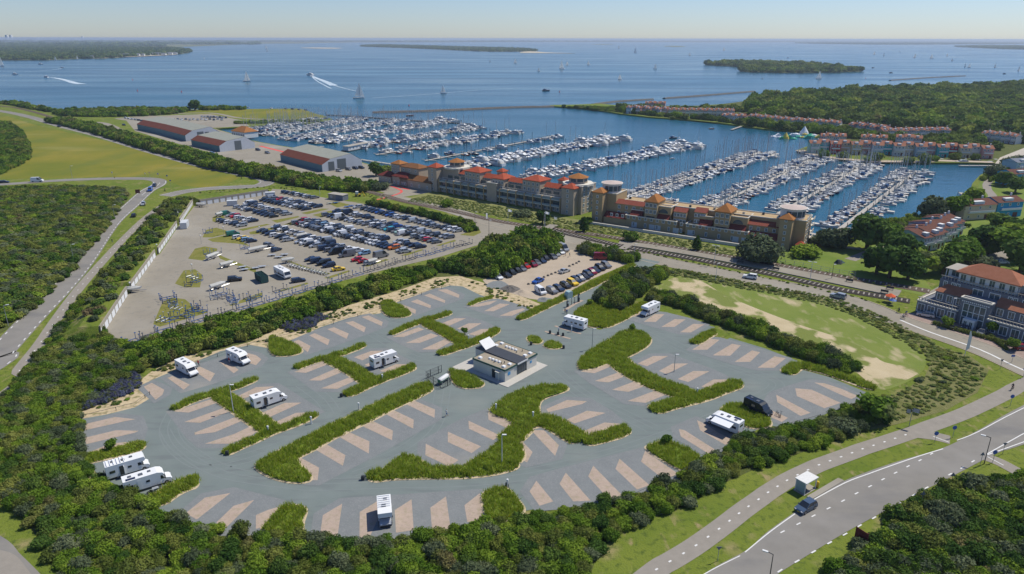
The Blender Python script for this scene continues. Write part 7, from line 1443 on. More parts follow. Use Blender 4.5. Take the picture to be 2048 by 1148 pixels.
house_row((1960,281),(2030,289),7,['white','lilac','white','pale blue'],M_tilef,'the right hand terrace behind the square',h=6)
house_row((1580,252),(1678,259),9,['white','pale blue','cream','pink'],M_tilef,'the white terrace behind the bay beach',h=5.6)
house_row((1495,243),(1585,253),9,['white','pink','pale blue','white','lilac'],M_tilef,'the terrace left of the bay beach',h=5.6)
house_row((1335,231),(1468,233),15,['cream','white','cream','pink','white'],M_tilef,'the long terrace along the bay shore',h=5.8)
house_row((1252,227),(1330,232),8,['pale blue','lilac','pink','cream','pink'],M_tilef,'the cluster at the tip of the spit',h=6.5,stag=5)
house_row((1442,244),(1488,247),4,['pale blue','cream','white','pink'],M_tilef,'the block at the beach jetty',h=6.5)
house_row((1290,217),(1330,218),4,['cream','pink'],M_tilef,'the back row on the spit',h=6); house_row((1560,224),(1610,226),4,['pink','red'],M_tilef,'the roofs half hidden in the wood',h=6)
house_row((1895,254),(1925,256),3,['cream','pink'],M_tilef,'the red roofs beside the wood edge',h=6); house_row((1935,264),(1990,268),5,['white','pink','cream'],M_tilef,'the terrace below the wood at the right',h=6)
# brown roofed terrace, blue houses on the right
def terrace():
    A0=G(1843,505); a=math.radians(27)
    cols=['pale blue','white','pale green','lilac','white','turquoise','lilac','pale green']
    for i in range(7):
        st=[0,0,2,5,5,7,9][i]; x=A0[0]+math.cos(a)*5.6*i-math.sin(a)*st; y=A0[1]+math.sin(a)*5.6*i+math.cos(a)*st
        house(x,y,a,5.55,13,5.6+.3*(i%2),cols[i],M_tileb,'%s walled house with dark brown roof, %s from left in the brown terrace'%(cols[i],nth(i+1)),'brown roofed terrace houses')
terrace()
for i,(px,py,w_,d,h,c,rf,an,lb) in enumerate([(1925,441,17,10,6.5,'cream',M_tileb,14,'long cream house with brown roof and wooden louvred loggia on the right'),(1990,436,14,9,7,'bright blue',M_tileb,14,'bright blue house at the right edge behind the cream one'),(2022,372,13,10,6.5,'bright blue',M_tileb,14,'upper blue house at the right edge beside the path'),(2030,345,13,10,6,'pale blue',mat('grey_slate',(0.17,0.19,0.23),.8,var=.1),14,'blue roofed house at the right edge by the water path'),(1908,436,4,4,2.4,'pink',M_flat,14,'small pink garden shed with a blue door beside the cream house')]):
    x,y=G(px,py); house(x,y,math.radians(an),w_,d,h,c,rf,lb,'houses on the right bank',wins=3 if w_>5 else 1,chim=w_>5)
# hut and gate beside the yard
f=Fr((657,398),(686,402),'hut','small grey hut with a flat roof beside the railway','hut'); f.box('wall',M_gar,0,f.L*.5,0,4,0,2.5); f.box('wall',M_navy,f.L*.5,f.L,0,4,0,2.6); f.box('roof',M_flat,-.2,f.L+.2,-.2,4.2,2.62,2.8); window(f.t,2,-.05,1.4,.9,.9)
# ================================================================ RAILWAY, STREET FURNITURE, PEOPLE
TRK=[([(-200,198),(0,212),(60,222),(115,238),(180,254),(240,274),(330,298),(430,325),(510,343),(560,351),(620,362),(690,374),(760,389),(810,403),(900,421),(1000,443),(1099,457),(1200,471),(1274,483),(1360,497),(1449,512),(1536,527),(1661,550),(1801,573),(1860,583)],'single railway track running from the far left past the harbour'),
     ([(1092,457),(1110,462),(1180,478),(1261,496),(1330,508),(1399,520),(1536,547),(1620,566),(1690,581),(1760,593),(1820,603)],'second railway track on the near side of the station platform')]
M_rail=mat('rail_steel',(0.10,0.08,0.07),.5,metal=.4); M_sleep=mat('sleeper',(0.36,0.33,0.29),.9,var=.15)
for px,lb in TRK:
    p=W(smooth(px,4)); o=p[0]; q=[(x-o[0],y-o[1]) for x,y in p]; t=thing('railway_track',(o[0],o[1],0),0,lb,'railway track','railway tracks')
    b=MB(); strip(b,q,4.6,.10); b.obj('ballast_bed',mat('dark_ballast',(0.050,0.044,0.040),0.95,var=.3,scale=1) if 'near side' in lb else M_ballast,t)  # near track: shade of the cutting painted in as a darker ballast colour
    b=MB(); [strip(b,q,.16,.34,off=d) for d in(-.72,.72)]; b.obj('rails',M_rail,t)
    b=MB()
    pts=resample(q,1.5 if 'second' in lb else 1.7)
    for x,y,a in pts:
        if math.hypot(x+o[0],y+o[1])>420: continue
        c,s=math.cos(a),math.sin(a); w_,l_=.42,1.25; b.add([(x-c*w_/2+s*l_,y-s*w_/2-c*l_,.24),(x+c*w_/2+s*l_,y+s*w_/2-c*l_,.24),(x+c*w_/2-s*l_,y+s*w_/2+c*l_,.24),(x-c*w_/2-s*l_,y-s*w_/2+c*l_,.24)],[(0,1,2,3)])
    b.obj('sleepers',M_sleep,t,kind='stuff')
b=MB(); strip(b,W([(1088,462),(1108,451)]),4,.42); b.obj('level_crossing',M_path,kind='structure'); b=MB(); strip(b,W([(1244,500),(1258,491)]),3,.44); b.obj('platform_crossing',M_path,kind='structure')
M_post=mat('grey_post',(0.30,0.32,0.33),.5,metal=.3); M_pw2=mat('white_post',(0.62,0.63,0.63),.5); M_dp=mat('dark_post',(0.04,0.045,0.05),.6)
def lamp(px,py,h,label,m=M_post,arm=1.0,rz=0.,double=False,r=.09):
    x,y=G(px,py); t=thing('street_lamp',(x,y,0),rz,label,'street lamp','street lamps'); b=MB(); b.cyl(0,0,0,h,r,r*.6,8); b.obj('pole',m,t)
    b=MB(); b.bar((0,0,h-.05),(arm,0,h+.1),.05)
    if double: b.bar((0,0,h-.05),(-arm,0,h+.1),.05)
    b.obj('arm',m,t); 
    for s in((1,-1) if double else (1,)): b=MB(); b.box(*sorted((s*(arm-.1),s*(arm+.7))),-.16,.16,h+.02,h+.16); b.obj('lamp_head',M_pw2,t)
lamp(1968,928,5.7,'tall dark street lamp at the right road junction',M_dp,.9,2.6); lamp(1536,1176,6.0,'street lamp cut by the bottom edge beside the main road',M_dp,.8,2.6); lamp(1004,930,6.4,'white lamp post at the near edge of the largest grass bed',M_pw2,.15)
lamp(467,824,6.4,'white lamp post in the H shaped bed left of the open door motorhome',M_pw2,.15); lamp(1184,698,5.5,'thin lamp post above the large bed with sapling',M_post,.2); lamp(1348,744,4.5,'thin lamp post between the right inner bays',M_post,.15); lamp(1431,566-4,6,'lamp post at the station platform below the second block',M_pw2,.2)
lamp(1428,530,7,'tall lamp post on the station platform left part',M_pw2,.6,2.6,True); lamp(1619,565,7,'tall lamp post on the station platform, right part',M_pw2,.6,2.6,True); lamp(1268,515,5,'pale lamp post at the entrance corner',M_pw2,.2); lamp(1088,456,6.5,'white pole beside the level crossing',M_pw2,.1)
lamp(17,652,6,'grey lamp post at the far left edge of the main road verge',M_post,.6,.6); lamp(148,522,6,'lamp post on the left verge of the main road, lower middle',M_post,.6,.6); lamp(230,437,6,'lamp post on the left verge of the main road, upper',M_post,.6,.6); lamp(145,357,7,'thin lamp post beside the left lane',M_post,.6,.6); lamp(978,470,6,'lamp post at the yard entrance',M_dp,.3); lamp(640,390,4,'short lamp beside the top row of the yard',M_pw2,.15)
lamp(950,447,5,'dark lamp post by the bicycle racks',M_dp,.3); lamp(1663,558,5,'dark sign post at the platform end',M_dp,.1); lamp(1896,651,8,'white flag pole in front of the hotel',M_pw2,.05,r=.12)
for i,(px,py) in enumerate([(358,440),(316,507),(263,586),(448,470),(403,488),(386,548),(437,455),(520,470),(601,465),(680,505),(733,470)]): 
    x,y=G(px,py); t=thing('yard_lamp',(x,y,0),0,'short yard lamp with a round white head, %s of those scattered in the yard'%nth(i+1),'street lamp','yard lamps'); b=MB(); b.cyl(0,0,0,3.2,.06,.05,6); b.obj('pole',M_post,t); b=MB(); b.cyl(0,0,3.2,3.45,.2,.3,8); b.cyl(0,0,3.45,3.7,.3,.1,8); b.obj('lamp_globe',M_pw2,t)
for i,(px,py,lb) in enumerate([(537,867,'in the left H shaped bed'),(765,762,'beside the bed of the service building motorhome'),(937,682,'in the bed above the service building'),(992,822,'at the tip of the largest bed'),(1394,790,'in the bed with the sapling, right'),(1015,975,'at the blunt bed by the lowest camper'),(623,848,'on the long diagonal bed edge'),(718,820,'on the upper long diagonal bed'),(1066,838,'in the largest bed, right part')]):
    x,y=G(px,py); t=thing('bollard_lamp',(x,y,0),0,'low pale service bollard '+lb,'bollard','service bollards'); b=MB(); b.cyl(0,0,0,1.5,.16,.14,10); b.obj('post',M_pw2,t); b=MB(); b.cyl(0,0,1.5,1.75,.22,.18,10); b.obj('cap',M_pw2,t)
for i,(px,py) in enumerate([(1100,667),(1126,672),(1116,670),(1127,697),(1062,690),(726,960),(455,910),(683,794),(1014,974)]):
    x,y=G(px,py); b=MB(); b.box(-.3,.3,-.25,.25,0,.7); b.box(-.22,.22,-.18,.18,.7,.85); b.obj('stone_block',M_dp,label='small dark marker block, %s of the blocks on the park kerbs'%nth(i+1),cat='marker block',group='marker blocks').location=(x,y,.08)
# boulders on the gravel car park
for i,(px,py) in enumerate([(1057,569),(1088,555),(1096,552),(1103,549),(1111,546),(1118,543),(1139,533),(1146,530),(1153,527),(1158,524)]):
    x,y=G(px,py); b=MB(); b.cyl(0,0,0,.45,.55,.3,7); b.obj('boulder',M_rock,label='small dark boulder, %s from left in the boulder line of the gravel car park'%nth(i+1),cat='boulder',group='boulder line').location=(x,y,.05)
for px,py,s,lb in[(1020,578,3.2,'dark heap of brushwood on the gravel car park'),(1045,585,2.6,'heap of brown sand on the gravel car park'),(1090,600,2.4,'heap of grey sand beside the small white van'),(994,571,4,'grey puddle like gravel heap at the left of the gravel car park')]:
    x,y=G(px,py); b=MB(); r_=random.Random(px); vs=[(0,0,s*.35 if 'puddle' not in lb else .15)]+[(s*k*math.cos(a)*r_.uniform(.8,1.2),s*k*math.sin(a)*r_.uniform(.8,1.2),(s*.2*(1.0-k) if 'puddle' not in lb else .05)) for k in(.5,1) for a in[i*math.pi/5 for i in range(10)]]
    b.add(vs,[(0,1+i,1+(i+1)%10) for i in range(10)]+[(1+i,11+i,11+(i+1)%10,1+(i+1)%10) for i in range(10)]); b.obj('gravel_heap' if 'brush' not in lb else 'brushwood_heap',M_rock if 'brush' in lb else M_gravel if 'brown' in lb else M_bay,label=lb,cat='heap').location=(x,y,.06)
# signs
M_sb=mat('sign_face_blue',(0.03,0.10,0.35),.4); M_sy=mat('sign_yellow',(0.55,0.38,0.02),.5); M_so=mat('sign_brown',(0.13,0.035,0.03),.8,var=.2)
def sign(px,py,h,shape,m,label,face=0.,s=.45,post=M_post,name='traffic_sign'):
    x,y=G(px,py); t=thing(name,(x,y,0),face,label,'sign','road signs'); b=MB(); b.cyl(0,0,0,h,.045,.045,6); b.obj('post',post,t); b=MB()
    if shape=='tri': b.add([(-s,-.02,h+s*1.5),(s,-.02,h+s*1.5),(0,-.02,h),(-s,.02,h+s*1.5),(s,.02,h+s*1.5),(0,.02,h)],[(0,1,2),(5,4,3),(0,3,4,1),(1,4,5,2),(2,5,3,0)])
    elif shape=='tri_up': b.add([(-s,-.02,h),(s,-.02,h),(0,-.02,h+s*1.6),(-s,.02,h),(s,.02,h),(0,.02,h+s*1.6)],[(0,1,2),(5,4,3),(0,3,4,1),(1,4,5,2),(2,5,3,0)])
    elif shape=='disc': a=[(s*math.cos(i*math.pi/6),s*math.sin(i*math.pi/6)) for i in range(12)]; b.add([(u,-.02,h+s+v) for u,v in a]+[(u,.02,h+s+v) for u,v in a],[tuple(range(12)),tuple(range(23,11,-1))]+[(i,(i+1)%12,12+(i+1)%12,12+i) for i in range(12)])
    else: b.box(-s,s,-.02,.02,h-s*.6,h+s*.6)
    b.obj('sign_face',m,t)
M_sr=mat('sign_back',(0.16,0.17,0.20),.5)
for a in[(1435,1122,2.0,'tri',M_sr,'triangular sign lying low beside the bottom cycle path'),(1842,1008,1.9,'tri_up',M_sr,'back of a triangular sign near the main road, lowest of four'),(1901,972,2.1,'tri_up',M_sr,'back of a triangular sign near the main road, second from below'),(1960,930,2.1,'tri_up',M_sr,'back of a triangular sign beside the junction lamp'),(1985,925,1.8,'disc',M_sb,'blue disc sign at the right path entry'),(2005,908,1.8,'tri',M_sr,'give way sign right of the junction lamp'),
  (1869,885,1.6,'disc',M_sb,'blue disc sign at the path link'),(1905,875,1.8,'disc',M_sb,'blue disc sign beside the cycle path link'),(2020,812,1.9,'disc',M_sb,'blue sign on the verge between path and road'),(2000,738,1.9,'tri',M_sr,'give way sign on the grass beside the street'),(2046,755,1.8,'disc',M_sb,'blue sign at the right edge of the street'),(2023,725,1.8,'box',M_sb,'blue name plate sign on the street refuge'),
  (226,357,3.0,'disc',M_pw2,'white round sign beside the left lane'),(230,360,1.6,'box',M_sy,'yellow post sign beside the left lane'),(291,355,2.2,'tri_up',M_pw2,'white triangular sign in the meadow edge, left'),(300,354,2.2,'tri',mat('sign_pink',(0.5,0.3,0.4),.5),'pink white sign in the meadow edge, middle'),(317,357,2.2,'disc',mat('sign_lilac',(0.3,0.28,0.5),.5),'lilac disc sign in the meadow edge, right'),(335,360,2.0,'disc',M_sb,'blue disc sign at the junction'),(342,372,3.0,'box',M_sb,'blue direction sign on a tall post at the junction')]: sign(*a)
def board(px,py,w_,h,face,m,label,z0=.4,cat='board'):
    x,y=G(px,py); t=thing('notice_board',(x,y,0),face,label,cat); b=MB(); b.box(-w_/2-.06,-w_/2+.06,-.06,.06,0,h+z0); b.box(w_/2-.06,w_/2+.06,-.06,.06,0,h+z0); b.obj('posts',M_so,t); b=MB(); b.box(-w_/2+.06,w_/2-.06,-.04,.04,z0,h+z0-.1); b.obj('panel',m,t)
    b=MB(); [b.box(-w_/2+.15,w_/2-.15,-.06,-.045,z0+.2+i*.3,z0+.27+i*.3) for i in range(int((h-.3)/.3))]; b.obj('cross_battens',mat('batten',(0.22,0.12,0.09),.8),t)
board(1720,1087,2.0,2.2,2.1,M_so,'big dark brown notice board leaning beside the main road'); board(276,388,2.0,2.0,.3,M_so,'brown notice board on the verge at the upper left junction')
# tall direction signs
x,y=G(1818,853); t=thing('direction_sign',(x,y,0),-.6,'tall grey post with black and white striped boards beside the cycle path','sign'); b=MB(); b.cyl(0,0,0,4.0,.07,.06,8); b.obj('post',M_post,t)
for dx,z,s in((.7,3.9,1.1),(-.6,3.4,.7)): b=MB(); [b.box(dx-s/2,dx+s/2,-.03,.03,z-.4+i*.22,z-.29+i*.22) for i in range(4)]; b.obj('white_stripes',M_pw2,t); b=MB(); b.box(dx-s/2-.05,dx+s/2+.05,.0,.02,z-.45,z+.45); b.obj('dark_panel',M_dp,t)
x,y=G(1929,712); t=thing('flag_sign',(x,y,0),.2,'narrow white banner sign with a pointed top on the weedy bank','sign'); b=MB(); b.cyl(0,0,0,6.5,.07,.05,8); b.obj('post',M_pw2,t); b=MB(); b.add([(0,-.02,1.5),(.9,-.02,2.0),(.9,-.02,5),(.3,-.02,6.8),(0,-.02,6.8),(0,.02,1.5),(.9,.02,2.0),(.9,.02,5),(.3,.02,6.8),(0,.02,6.8)],[(0,1,2,3,4),(9,8,7,6,5),(0,5,6,1),(1,6,7,2),(2,7,8,3)]); b.obj('banner',M_pw2,t)
# flags on the dune
for px,py,h,lb in[(1088,457,7.5,'white flag on the tall pole at the level crossing'),(1014,447,6.5,'white flag on a pole above the railway, middle'),(970,440,3.2,'white upright banner flag beside the street')]:
    x,y=G(px+2,py); t=thing('flag',(x,y,0),0,lb,'flag','flags by the railway'); b=MB(); b.cyl(0,0,0,h,.06,.05,6); b.obj('pole',M_pw2,t); b=MB(); n=6
    up=(h<4); vs=[]
    for i in range(n+1):
        u=i/n; vs+=[(u*(1.7 if not up else .8),.12*math.sin(u*7),h-(0.1+u*.5 if not up else .1)),(u*(1.7 if not up else .8),.12*math.sin(u*7),h-1.3-u*.2 if not up else .6)]
    b.add(vs,[(2*i,2*i+1,2*i+3,2*i+2) for i in range(n)]); b.obj('cloth',M_sail,t)
x,y=G(1108,447); t=thing('flag',(x,y,0),0,'low drooping white flag beside the path over the dune','flag','flags by the railway'); b=MB(); b.cyl(0,0,0,3,.05,.04,6); b.obj('pole',M_pw2,t); b=MB(); b.add([(0,0,3),(1.3,.2,2.6),(1.2,.1,1.6),(0,0,2)],[(0,1,2,3)]); b.obj('cloth',M_sail,t)
# bus shelter
def shelter():
    x,y=G(1612,987); x2,y2=G(1636,973); a=math.atan2(y2-y,x2-x); t=thing('bus_shelter',(x+.3,y+1.2,0),a,'white roofed bus shelter between the cycle path and the main road','bus shelter'); 
    b=MB(); b.box(-1.9,1.9,-1.1,1.1,.02,.1); b.obj('base',M_conc,t)
    for sx in(-1.6,1.6):
        for sy in(-.9,.9): b=MB(); b.box(sx-.07,sx+.07,sy-.07,sy+.07,.1,2.35); b.obj('post',M_pw2,t)
    b=MB(); b.box(-1.8,1.8,-1.15,1.15,2.35,2.5); b.obj('roof',M_white,t); b=MB(); b.box(-1.6,1.6,.88,.92,.3,2.3); b.box(-1.72,-1.68,-.8,.85,.3,2.3); b.obj('glass_wall',mat('shelter_glass',(0.25,0.33,0.34),.1),t); b=MB(); b.box(-1.2,1.0,.35,.75,.45,.52); b.obj('bench',M_post,t)
shelter()
x,y=G(1634,975); t=thing('litter_bin',(x,y,0),0,'yellow litter bin beside the bus shelter','litter bin'); b=MB(); b.cyl(0,0,.1,1.15,.27,.3,10); b.obj('bin_body',M_sy,t); b=MB(); b.cyl(0,0,1.15,1.3,.31,.2,10); b.obj('bin_lid',M_sy,t)
# gas tank in its fence
x,y=G(887,765); x2,y2=G(899,757); a=math.atan2(y2-y,x2-x); t=thing('gas_tank',(x,y,.05),a,'horizontal green and white gas tank inside a small fence','gas tank'); n=14; R=.62
b=MB(); prof=[(-1.9,.02),(-1.75,.42),(-1.45,R),(1.45,R),(1.75,.42),(1.9,.02)]
for i,(px_,r) in enumerate(prof): b.v+=[(px_,r*math.cos(2*math.pi*k/n),1.05+r*math.sin(2*math.pi*k/n)) for k in range(n)]
for i in range(len(prof)-1):
    for k in range(n): b.f.append((i*n+k,i*n+(k+1)%n,(i+1)*n+(k+1)%n,(i+1)*n+k)); b.m.append(1 if (k in(0,1,2,3,4,5,6)) and 1<=i<=3 else 0)
b.obj('tank',[mat('tank_green',(0.05,0.28,0.14),.4),M_pw2],t,True); b=MB(); [b.box(s-.12,s+.12,-.5,.5,0,.6) for s in(-1.1,1.1)]; b.obj('saddle',M_post,t)
def fence(px,h,label,m,panel=True,step=2.4,name='fence',z=0.05,rails=(.1,.5,.95)):
    p=W(px); o=p[0]; t=thing(name,(o[0],o[1],0),0,label,'fence'); q=[(x-o[0],y-o[1]) for x,y in p]; b=MB(); pts=resample(q,step); pts.append((q[-1][0],q[-1][1],0))
    for x,y,_ in pts: b.bar((x,y,0),(x,y,h),.05)
    b.obj('posts',m,t); b=MB()
    for i in range(len(q)-1):
        for k in rails: b.bar((q[i][0],q[i][1],h*k),(q[i+1][0],q[i+1][1],h*k),.03)
        if panel:
            L=math.dist(q[i],q[i+1]); 
            for j in range(int(L/.3)): u=j*.3/L; xx=q[i][0]+(q[i+1][0]-q[i][0])*u; yy=q[i][1]+(q[i+1][1]-q[i][1])*u; b.bar((xx,yy,.1),(xx,yy,h*.97),.012)
    b.obj('mesh_panel',m,t)
fence([(867,769),(852,758),(883,745)],2.0,'wire fence on the left and back of the gas tank',M_dp); fence([(867,769),(885,778),(901,770),(900,757)],2.0,'wire fence on the near side of the gas tank',M_dp)
fence([(1536,522),(1600,533),(1660,545),(1710,553)],1.6,'thin wire fence along the lawn above the station',M_post,False,3)
fence([(165,905),(163,838),(270,812),(300,790)],.9,'low post fence along the left sand edge of the park',M_dp,False,7,rails=(.9,)); fence([(372,735),(500,692),(640,657),(720,632),(795,605),(900,573)],.9,'low post fence along the top sand edge of the park',M_dp,False,8,rails=(.9,)); fence([(1260,998),(1352,957),(1404,920),(1560,858),(1640,836)],.9,'low post fence along the lower right edge of the park',M_dp,False,8,rails=(.9,))
# entrance machines and barrier island
for i,(px,py,h,lb) in enumerate([(1157,604,2.4,'tall dark payment column at the upper end of the entrance island'),(1149,608,2.2,'thin post in the middle of the entrance island'),(1143,610,2.2,'thin post left of the middle of the entrance island'),(1135,614,1.8,'dark payment column at the lower end of the entrance island')]):
    x,y=G(px,py); t=thing('payment_column',(x,y,.09),.6,lb,'payment machine','entrance posts'); b=MB(); s=.25 if 'column' in lb else .06; b.box(-s,s,-s,s,0,h); b.obj('case',M_gull,t); b=MB(); b.box(-s*.8,s*.8,-s-.03,-s,h*.6,h*.9); b.obj('display',M_pw2,t)
x,y=G(1137,597); t=thing('ticket_booth',(x,y,0),.6,'rounded pale turquoise glass booth beside the entrance road','booth'); b=MB(); b.side([(-1,0.2),(-1,1.6),(-.6,2.3),(.3,2.5),(1,2.3),(1,.2)],-.8,.8); b.obj('booth_shell',mat('booth_glass',(0.35,0.48,0.48),.15),t); b=MB(); b.box(-1.1,1.1,-.9,.9,0,.2); b.obj('booth_base',M_pw2,t)
for i,(px,py,lb) in enumerate([(1213,668-4,'thin white post beside the motorhome at the service lane'),(1117,668,'blue grey service post on the kerb strip')]):
    x,y=G(px-70 if i==0 else px,py,0); t=thing('service_post',(x,y,.08),0,lb,'service post'); b=MB(); b.cyl(0,0,0,1.7,.12,.12,8); b.obj('post',M_pw2 if i==0 else M_sr,t); b=MB(); b.box(-.2,.2,-.12,.12,1.3,1.75); b.obj('head',M_pw2,t)
for i,(px,py,lb) in enumerate([(1551,542,'dark bench at the left of the station platform'),(1698,566,'black bench, left of two on the platform right end'),(1779,581,'black bench, right of two on the platform right end'),(1480,528,'black bench in the middle of the platform'),(1768,588,'low dark bench near the hotel side'),(1908,661,'low bench by the hotel hedge')]):
    x,y=G(px,py); t=thing('bench',(x,y,.36),-.6,lb,'bench','benches'); b=MB(); b.box(-1.1,1.1,-.3,.3,.42,.5); b.obj('seat',M_dp,t); b=MB(); b.box(-1.1,1.1,.25,.32,.5,.95); b.obj('backrest',M_dp,t)
    for s in(-.9,.9): b=MB(); b.box(s-.05,s+.05,-.25,.25,0,.42); b.obj('leg',M_dp,t)
# hotel hedge
b=leaf_mesh('hedge',FO,[(i*1.1,0,.45,.75) for i in range(22)],2600,.10,core=.85,seed=77); x,y=G(1868,649); x2,y2=G(1990,683); inst('hedge',b,None,(x,y,0),math.atan2(y2-y,x2-x),label='low clipped hedge along the hotel car park',cat='hedge')
b=leaf_mesh('hedge',FO,[(i*1.1,0,.45,.75) for i in range(8)],900,.10,core=.85,seed=78); x,y=G(2012,700); inst('hedge',b,None,(x,y,0),math.atan2(y2-y,x2-x),label='second low hedge at the right edge beside the street',cat='hedge')
b=leaf_mesh('hedge',FD,[(i*1.2,0,.8,.9) for i in range(9)],1000,.12,core=.85,seed=79); x,y=G(1886,447); x2,y2=G(1921,452); inst('hedge',b,None,(x,y,0),math.atan2(y2-y,x2-x),label='dark clipped hedge beside the waterside path',cat='hedge')
# parasol, climbing frame and cafe corner
x,y=G(1779,604); t=thing('parasol',(x,y,0),0,'orange red parasol over a table beside the street','parasol'); b=MB(); b.cyl(0,0,0,2.4,.05,.05,6); b.obj('pole',M_pw2,t); b=MB(); b.cyl(0,0,2.0,2.8,1.5,.05,8); b.obj('canopy',mat('parasol_orange',(0.6,0.12,0.05),.8),t); b=MB(); b.cyl(0,0,.6,.7,.7,.7,8); b.obj('table_top',M_conc,t)
x,y=G(1784,610); t=thing('parasol',(x,y,0),0,'small blue parasol beside the orange one','parasol'); b=MB(); b.cyl(0,0,0,1.8,.05,.05,6); b.obj('pole',M_pw2,t); b=MB(); b.cyl(0,0,1.5,2.1,1.1,.05,8); b.obj('canopy',M_sb,t)
x,y=G(1676,527); t=thing('climbing_tent',(x,y,0),.3,'small grey climbing dome on the lawn behind the station','play dome'); b=MB(); b.cyl(0,0,0,1.4,1.5,.5,8); b.obj('dome',M_dp,t); b=MB(); b.side([(1.2,0),(3,0),(1.3,1.1)],-.4,.4); b.obj('slide',M_pw2,t)
# digger beside the street
x,y=G(716,393); t=thing('digger',(x,y,0),.2,'yellow and white digger beside the harbour street','digger'); b=MB(); b.box(-1.5,1.3,-.8,.8,.6,1.3); b.obj('chassis',M_sy,t); b=MB(); b.box(-1.1,.3,-.7,.7,1.3,2.6); b.obj('cab',M_pw2,t); b=MB(); b.bar((1.2,0,1.2),(2.4,0,2.4),.12); b.bar((2.4,0,2.4),(3.2,0,.7),.1); b.box(2.9,3.5,-.4,.4,.2,.7); b.obj('arm',M_sy,t)
for sx in(-.9,.9):
    for sy in(-.8,.8): b=MB(); b.wheel(0,0,.5,.3,0,10); b.obj('wheel',M_tyre,t).location=(sx,sy,0)
# ---------------------------------------------------------------- people and bicycles
SKIN=mat('skin',(0.42,0.25,0.17),.6); CL={k:mat('cloth_'+k,c,.9,var=.1) for k,c in[('blue',(0.05,0.12,0.32)),('white',(0.6,0.6,0.58)),('red',(0.42,0.05,0.05)),('dark',(0.03,0.035,0.05)),('teal',(0.05,0.28,0.30)),('sand',(0.40,0.32,0.20)),('brown',(0.10,0.06,0.04))]}
def body_mesh(pose,top,leg):
    """one continuous skinned body; pose gives joint positions"""
    P={'stand':dict(kl=(.02,.11,.5),kr=(.03,-.11,.5),fl=(0,.12,.06),fr=(0,-.12,.06),el=(.02,.28,1.14),er=(.02,-.28,1.14),hl=(.12,.27,.90),hr=(.10,-.27,.90),lean=0,hip=.92),
       'walk':dict(kl=(.22,.10,.52),kr=(-.06,-.10,.50),fl=(.32,.10,.08),fr=(-.36,-.10,.12),el=(-.12,.27,1.16),er=(.12,-.27,1.16),hl=(-.10,.28,.92),hr=(.32,-.25,.98),lean=.04,hip=.92),
       'ride':dict(kl=(.38,.12,.78),kr=(.26,-.12,.60),fl=(.18,.12,.42),fr=(.10,-.12,.20),el=(.36,.24,1.16),er=(.36,-.24,1.16),hl=(.60,.22,1.06),hr=(.60,-.22,1.06),lean=.22,hip=.94),
       'sit':dict(kl=(.45,.12,.50),kr=(.45,-.12,.50),fl=(.45,.12,.05),fr=(.48,-.12,.05),el=(.12,.26,.72),er=(.12,-.26,.72),hl=(.34,.16,.56),hr=(.34,-.16,.56),lean=.04,hip=.50)}[pose]
    hz=P['hip']; l=P['lean']; J=[(0,0,hz),(l*.4,0,hz+.20),(l*.8,0,hz+.42),(l,0,hz+.54),(l+.02,0,hz+.62),(l+.03,0,hz+.72),(l+.03,0,hz+.80)]; R=[(.15,.17),(.12,.15),(.13,.19),(.07,.08),(.055,.055),(.095,.085),(.07,.065)]; E=[(i,i+1) for i in range(6)]
    def chain(root,pts,rad):
        k=root
        for p,r in zip(pts,rad): J.append(p); R.append((r,r)); E.append((k,len(J)-1)); k=len(J)-1
        return k
    for s,kn,ft in((1,'kl','fl'),(-1,'kr','fr')): q=P[ft]; chain(0,[(0,s*.10,hz-.06),P[kn],q,(q[0]+.17,q[1],max(.04,q[2]-.03))],[.095,.06,.045,.035])
    for s,el,hd in((1,'el','hl'),(-1,'er','hr')):
        h=P[hd]; e=P[el]; k=chain(2,[(l,s*.19,hz+.47),e,h],[.055,.042,.032]); d=Vector(h)-Vector(e); d.normalize()
        palm=Vector(h)+d*.07; J.append(tuple(palm)); R.append((.034,.022)); E.append((k,len(J)-1)); pk=len(J)-1
        for f_ in range(4): o_=Vector((0,0,0)); o_.x=(f_-1.5)*.018; J.append(tuple(palm+d*(.06+.01*(f_ in(1,2)))+o_)); R.append((.008,.008)); E.append((pk,len(J)-1))
        J.append(tuple(palm+d*.02+Vector((.04,-s*.02,0)))); R.append((.009,.009)); E.append((pk,len(J)-1))
    me=bpy.data.meshes.new('person_skin'); me.from_pydata(J,E,[]); o=bpy.data.objects.new('person_skin',me); S.collection.objects.link(o)
    md=o.modifiers.new('skin','SKIN'); 
    for i,(a,c) in enumerate(R): me.skin_vertices[0].data[i].radius=(a,c); me.skin_vertices[0].data[i].use_root=(i==0)
    o.modifiers.new('sub','SUBSURF').levels=1; dg=bpy.context.evaluated_depsgraph_get(); m2=bpy.data.meshes.new_from_object(o.evaluated_get(dg)); bpy.data.objects.remove(o)
    for m in(SKIN,CL[top],CL[leg],CL['brown']): m2.materials.append(m)
    for p in m2.polygons:
        c=p.center; arm=abs(c.y)>.2
        if c.z>hz+.58: p.material_index=3 if c.z>hz+.78 or c.x<l-.01 else 0
        elif arm and c.z<hz+.28: p.material_index=0
        elif c.z>hz-.02 and not (pose=='sit' and c.x>.15): p.material_index=1
        elif c.z>.42 or pose=='sit': p.material_index=2
        else: p.material_index=2 if leg=='dark' else 0
        p.use_smooth=True
    return m2
BM={}
def person(px,py,pose,top,leg,label,rz=0,z=.05,loc=None):
    k=(pose,top,leg)
    if k not in BM: BM[k]=body_mesh(*k)
    x,y=loc or G(px,py); o=inst('person',BM[k],None,(x,y,z),rz,label=label,cat='person'); return o
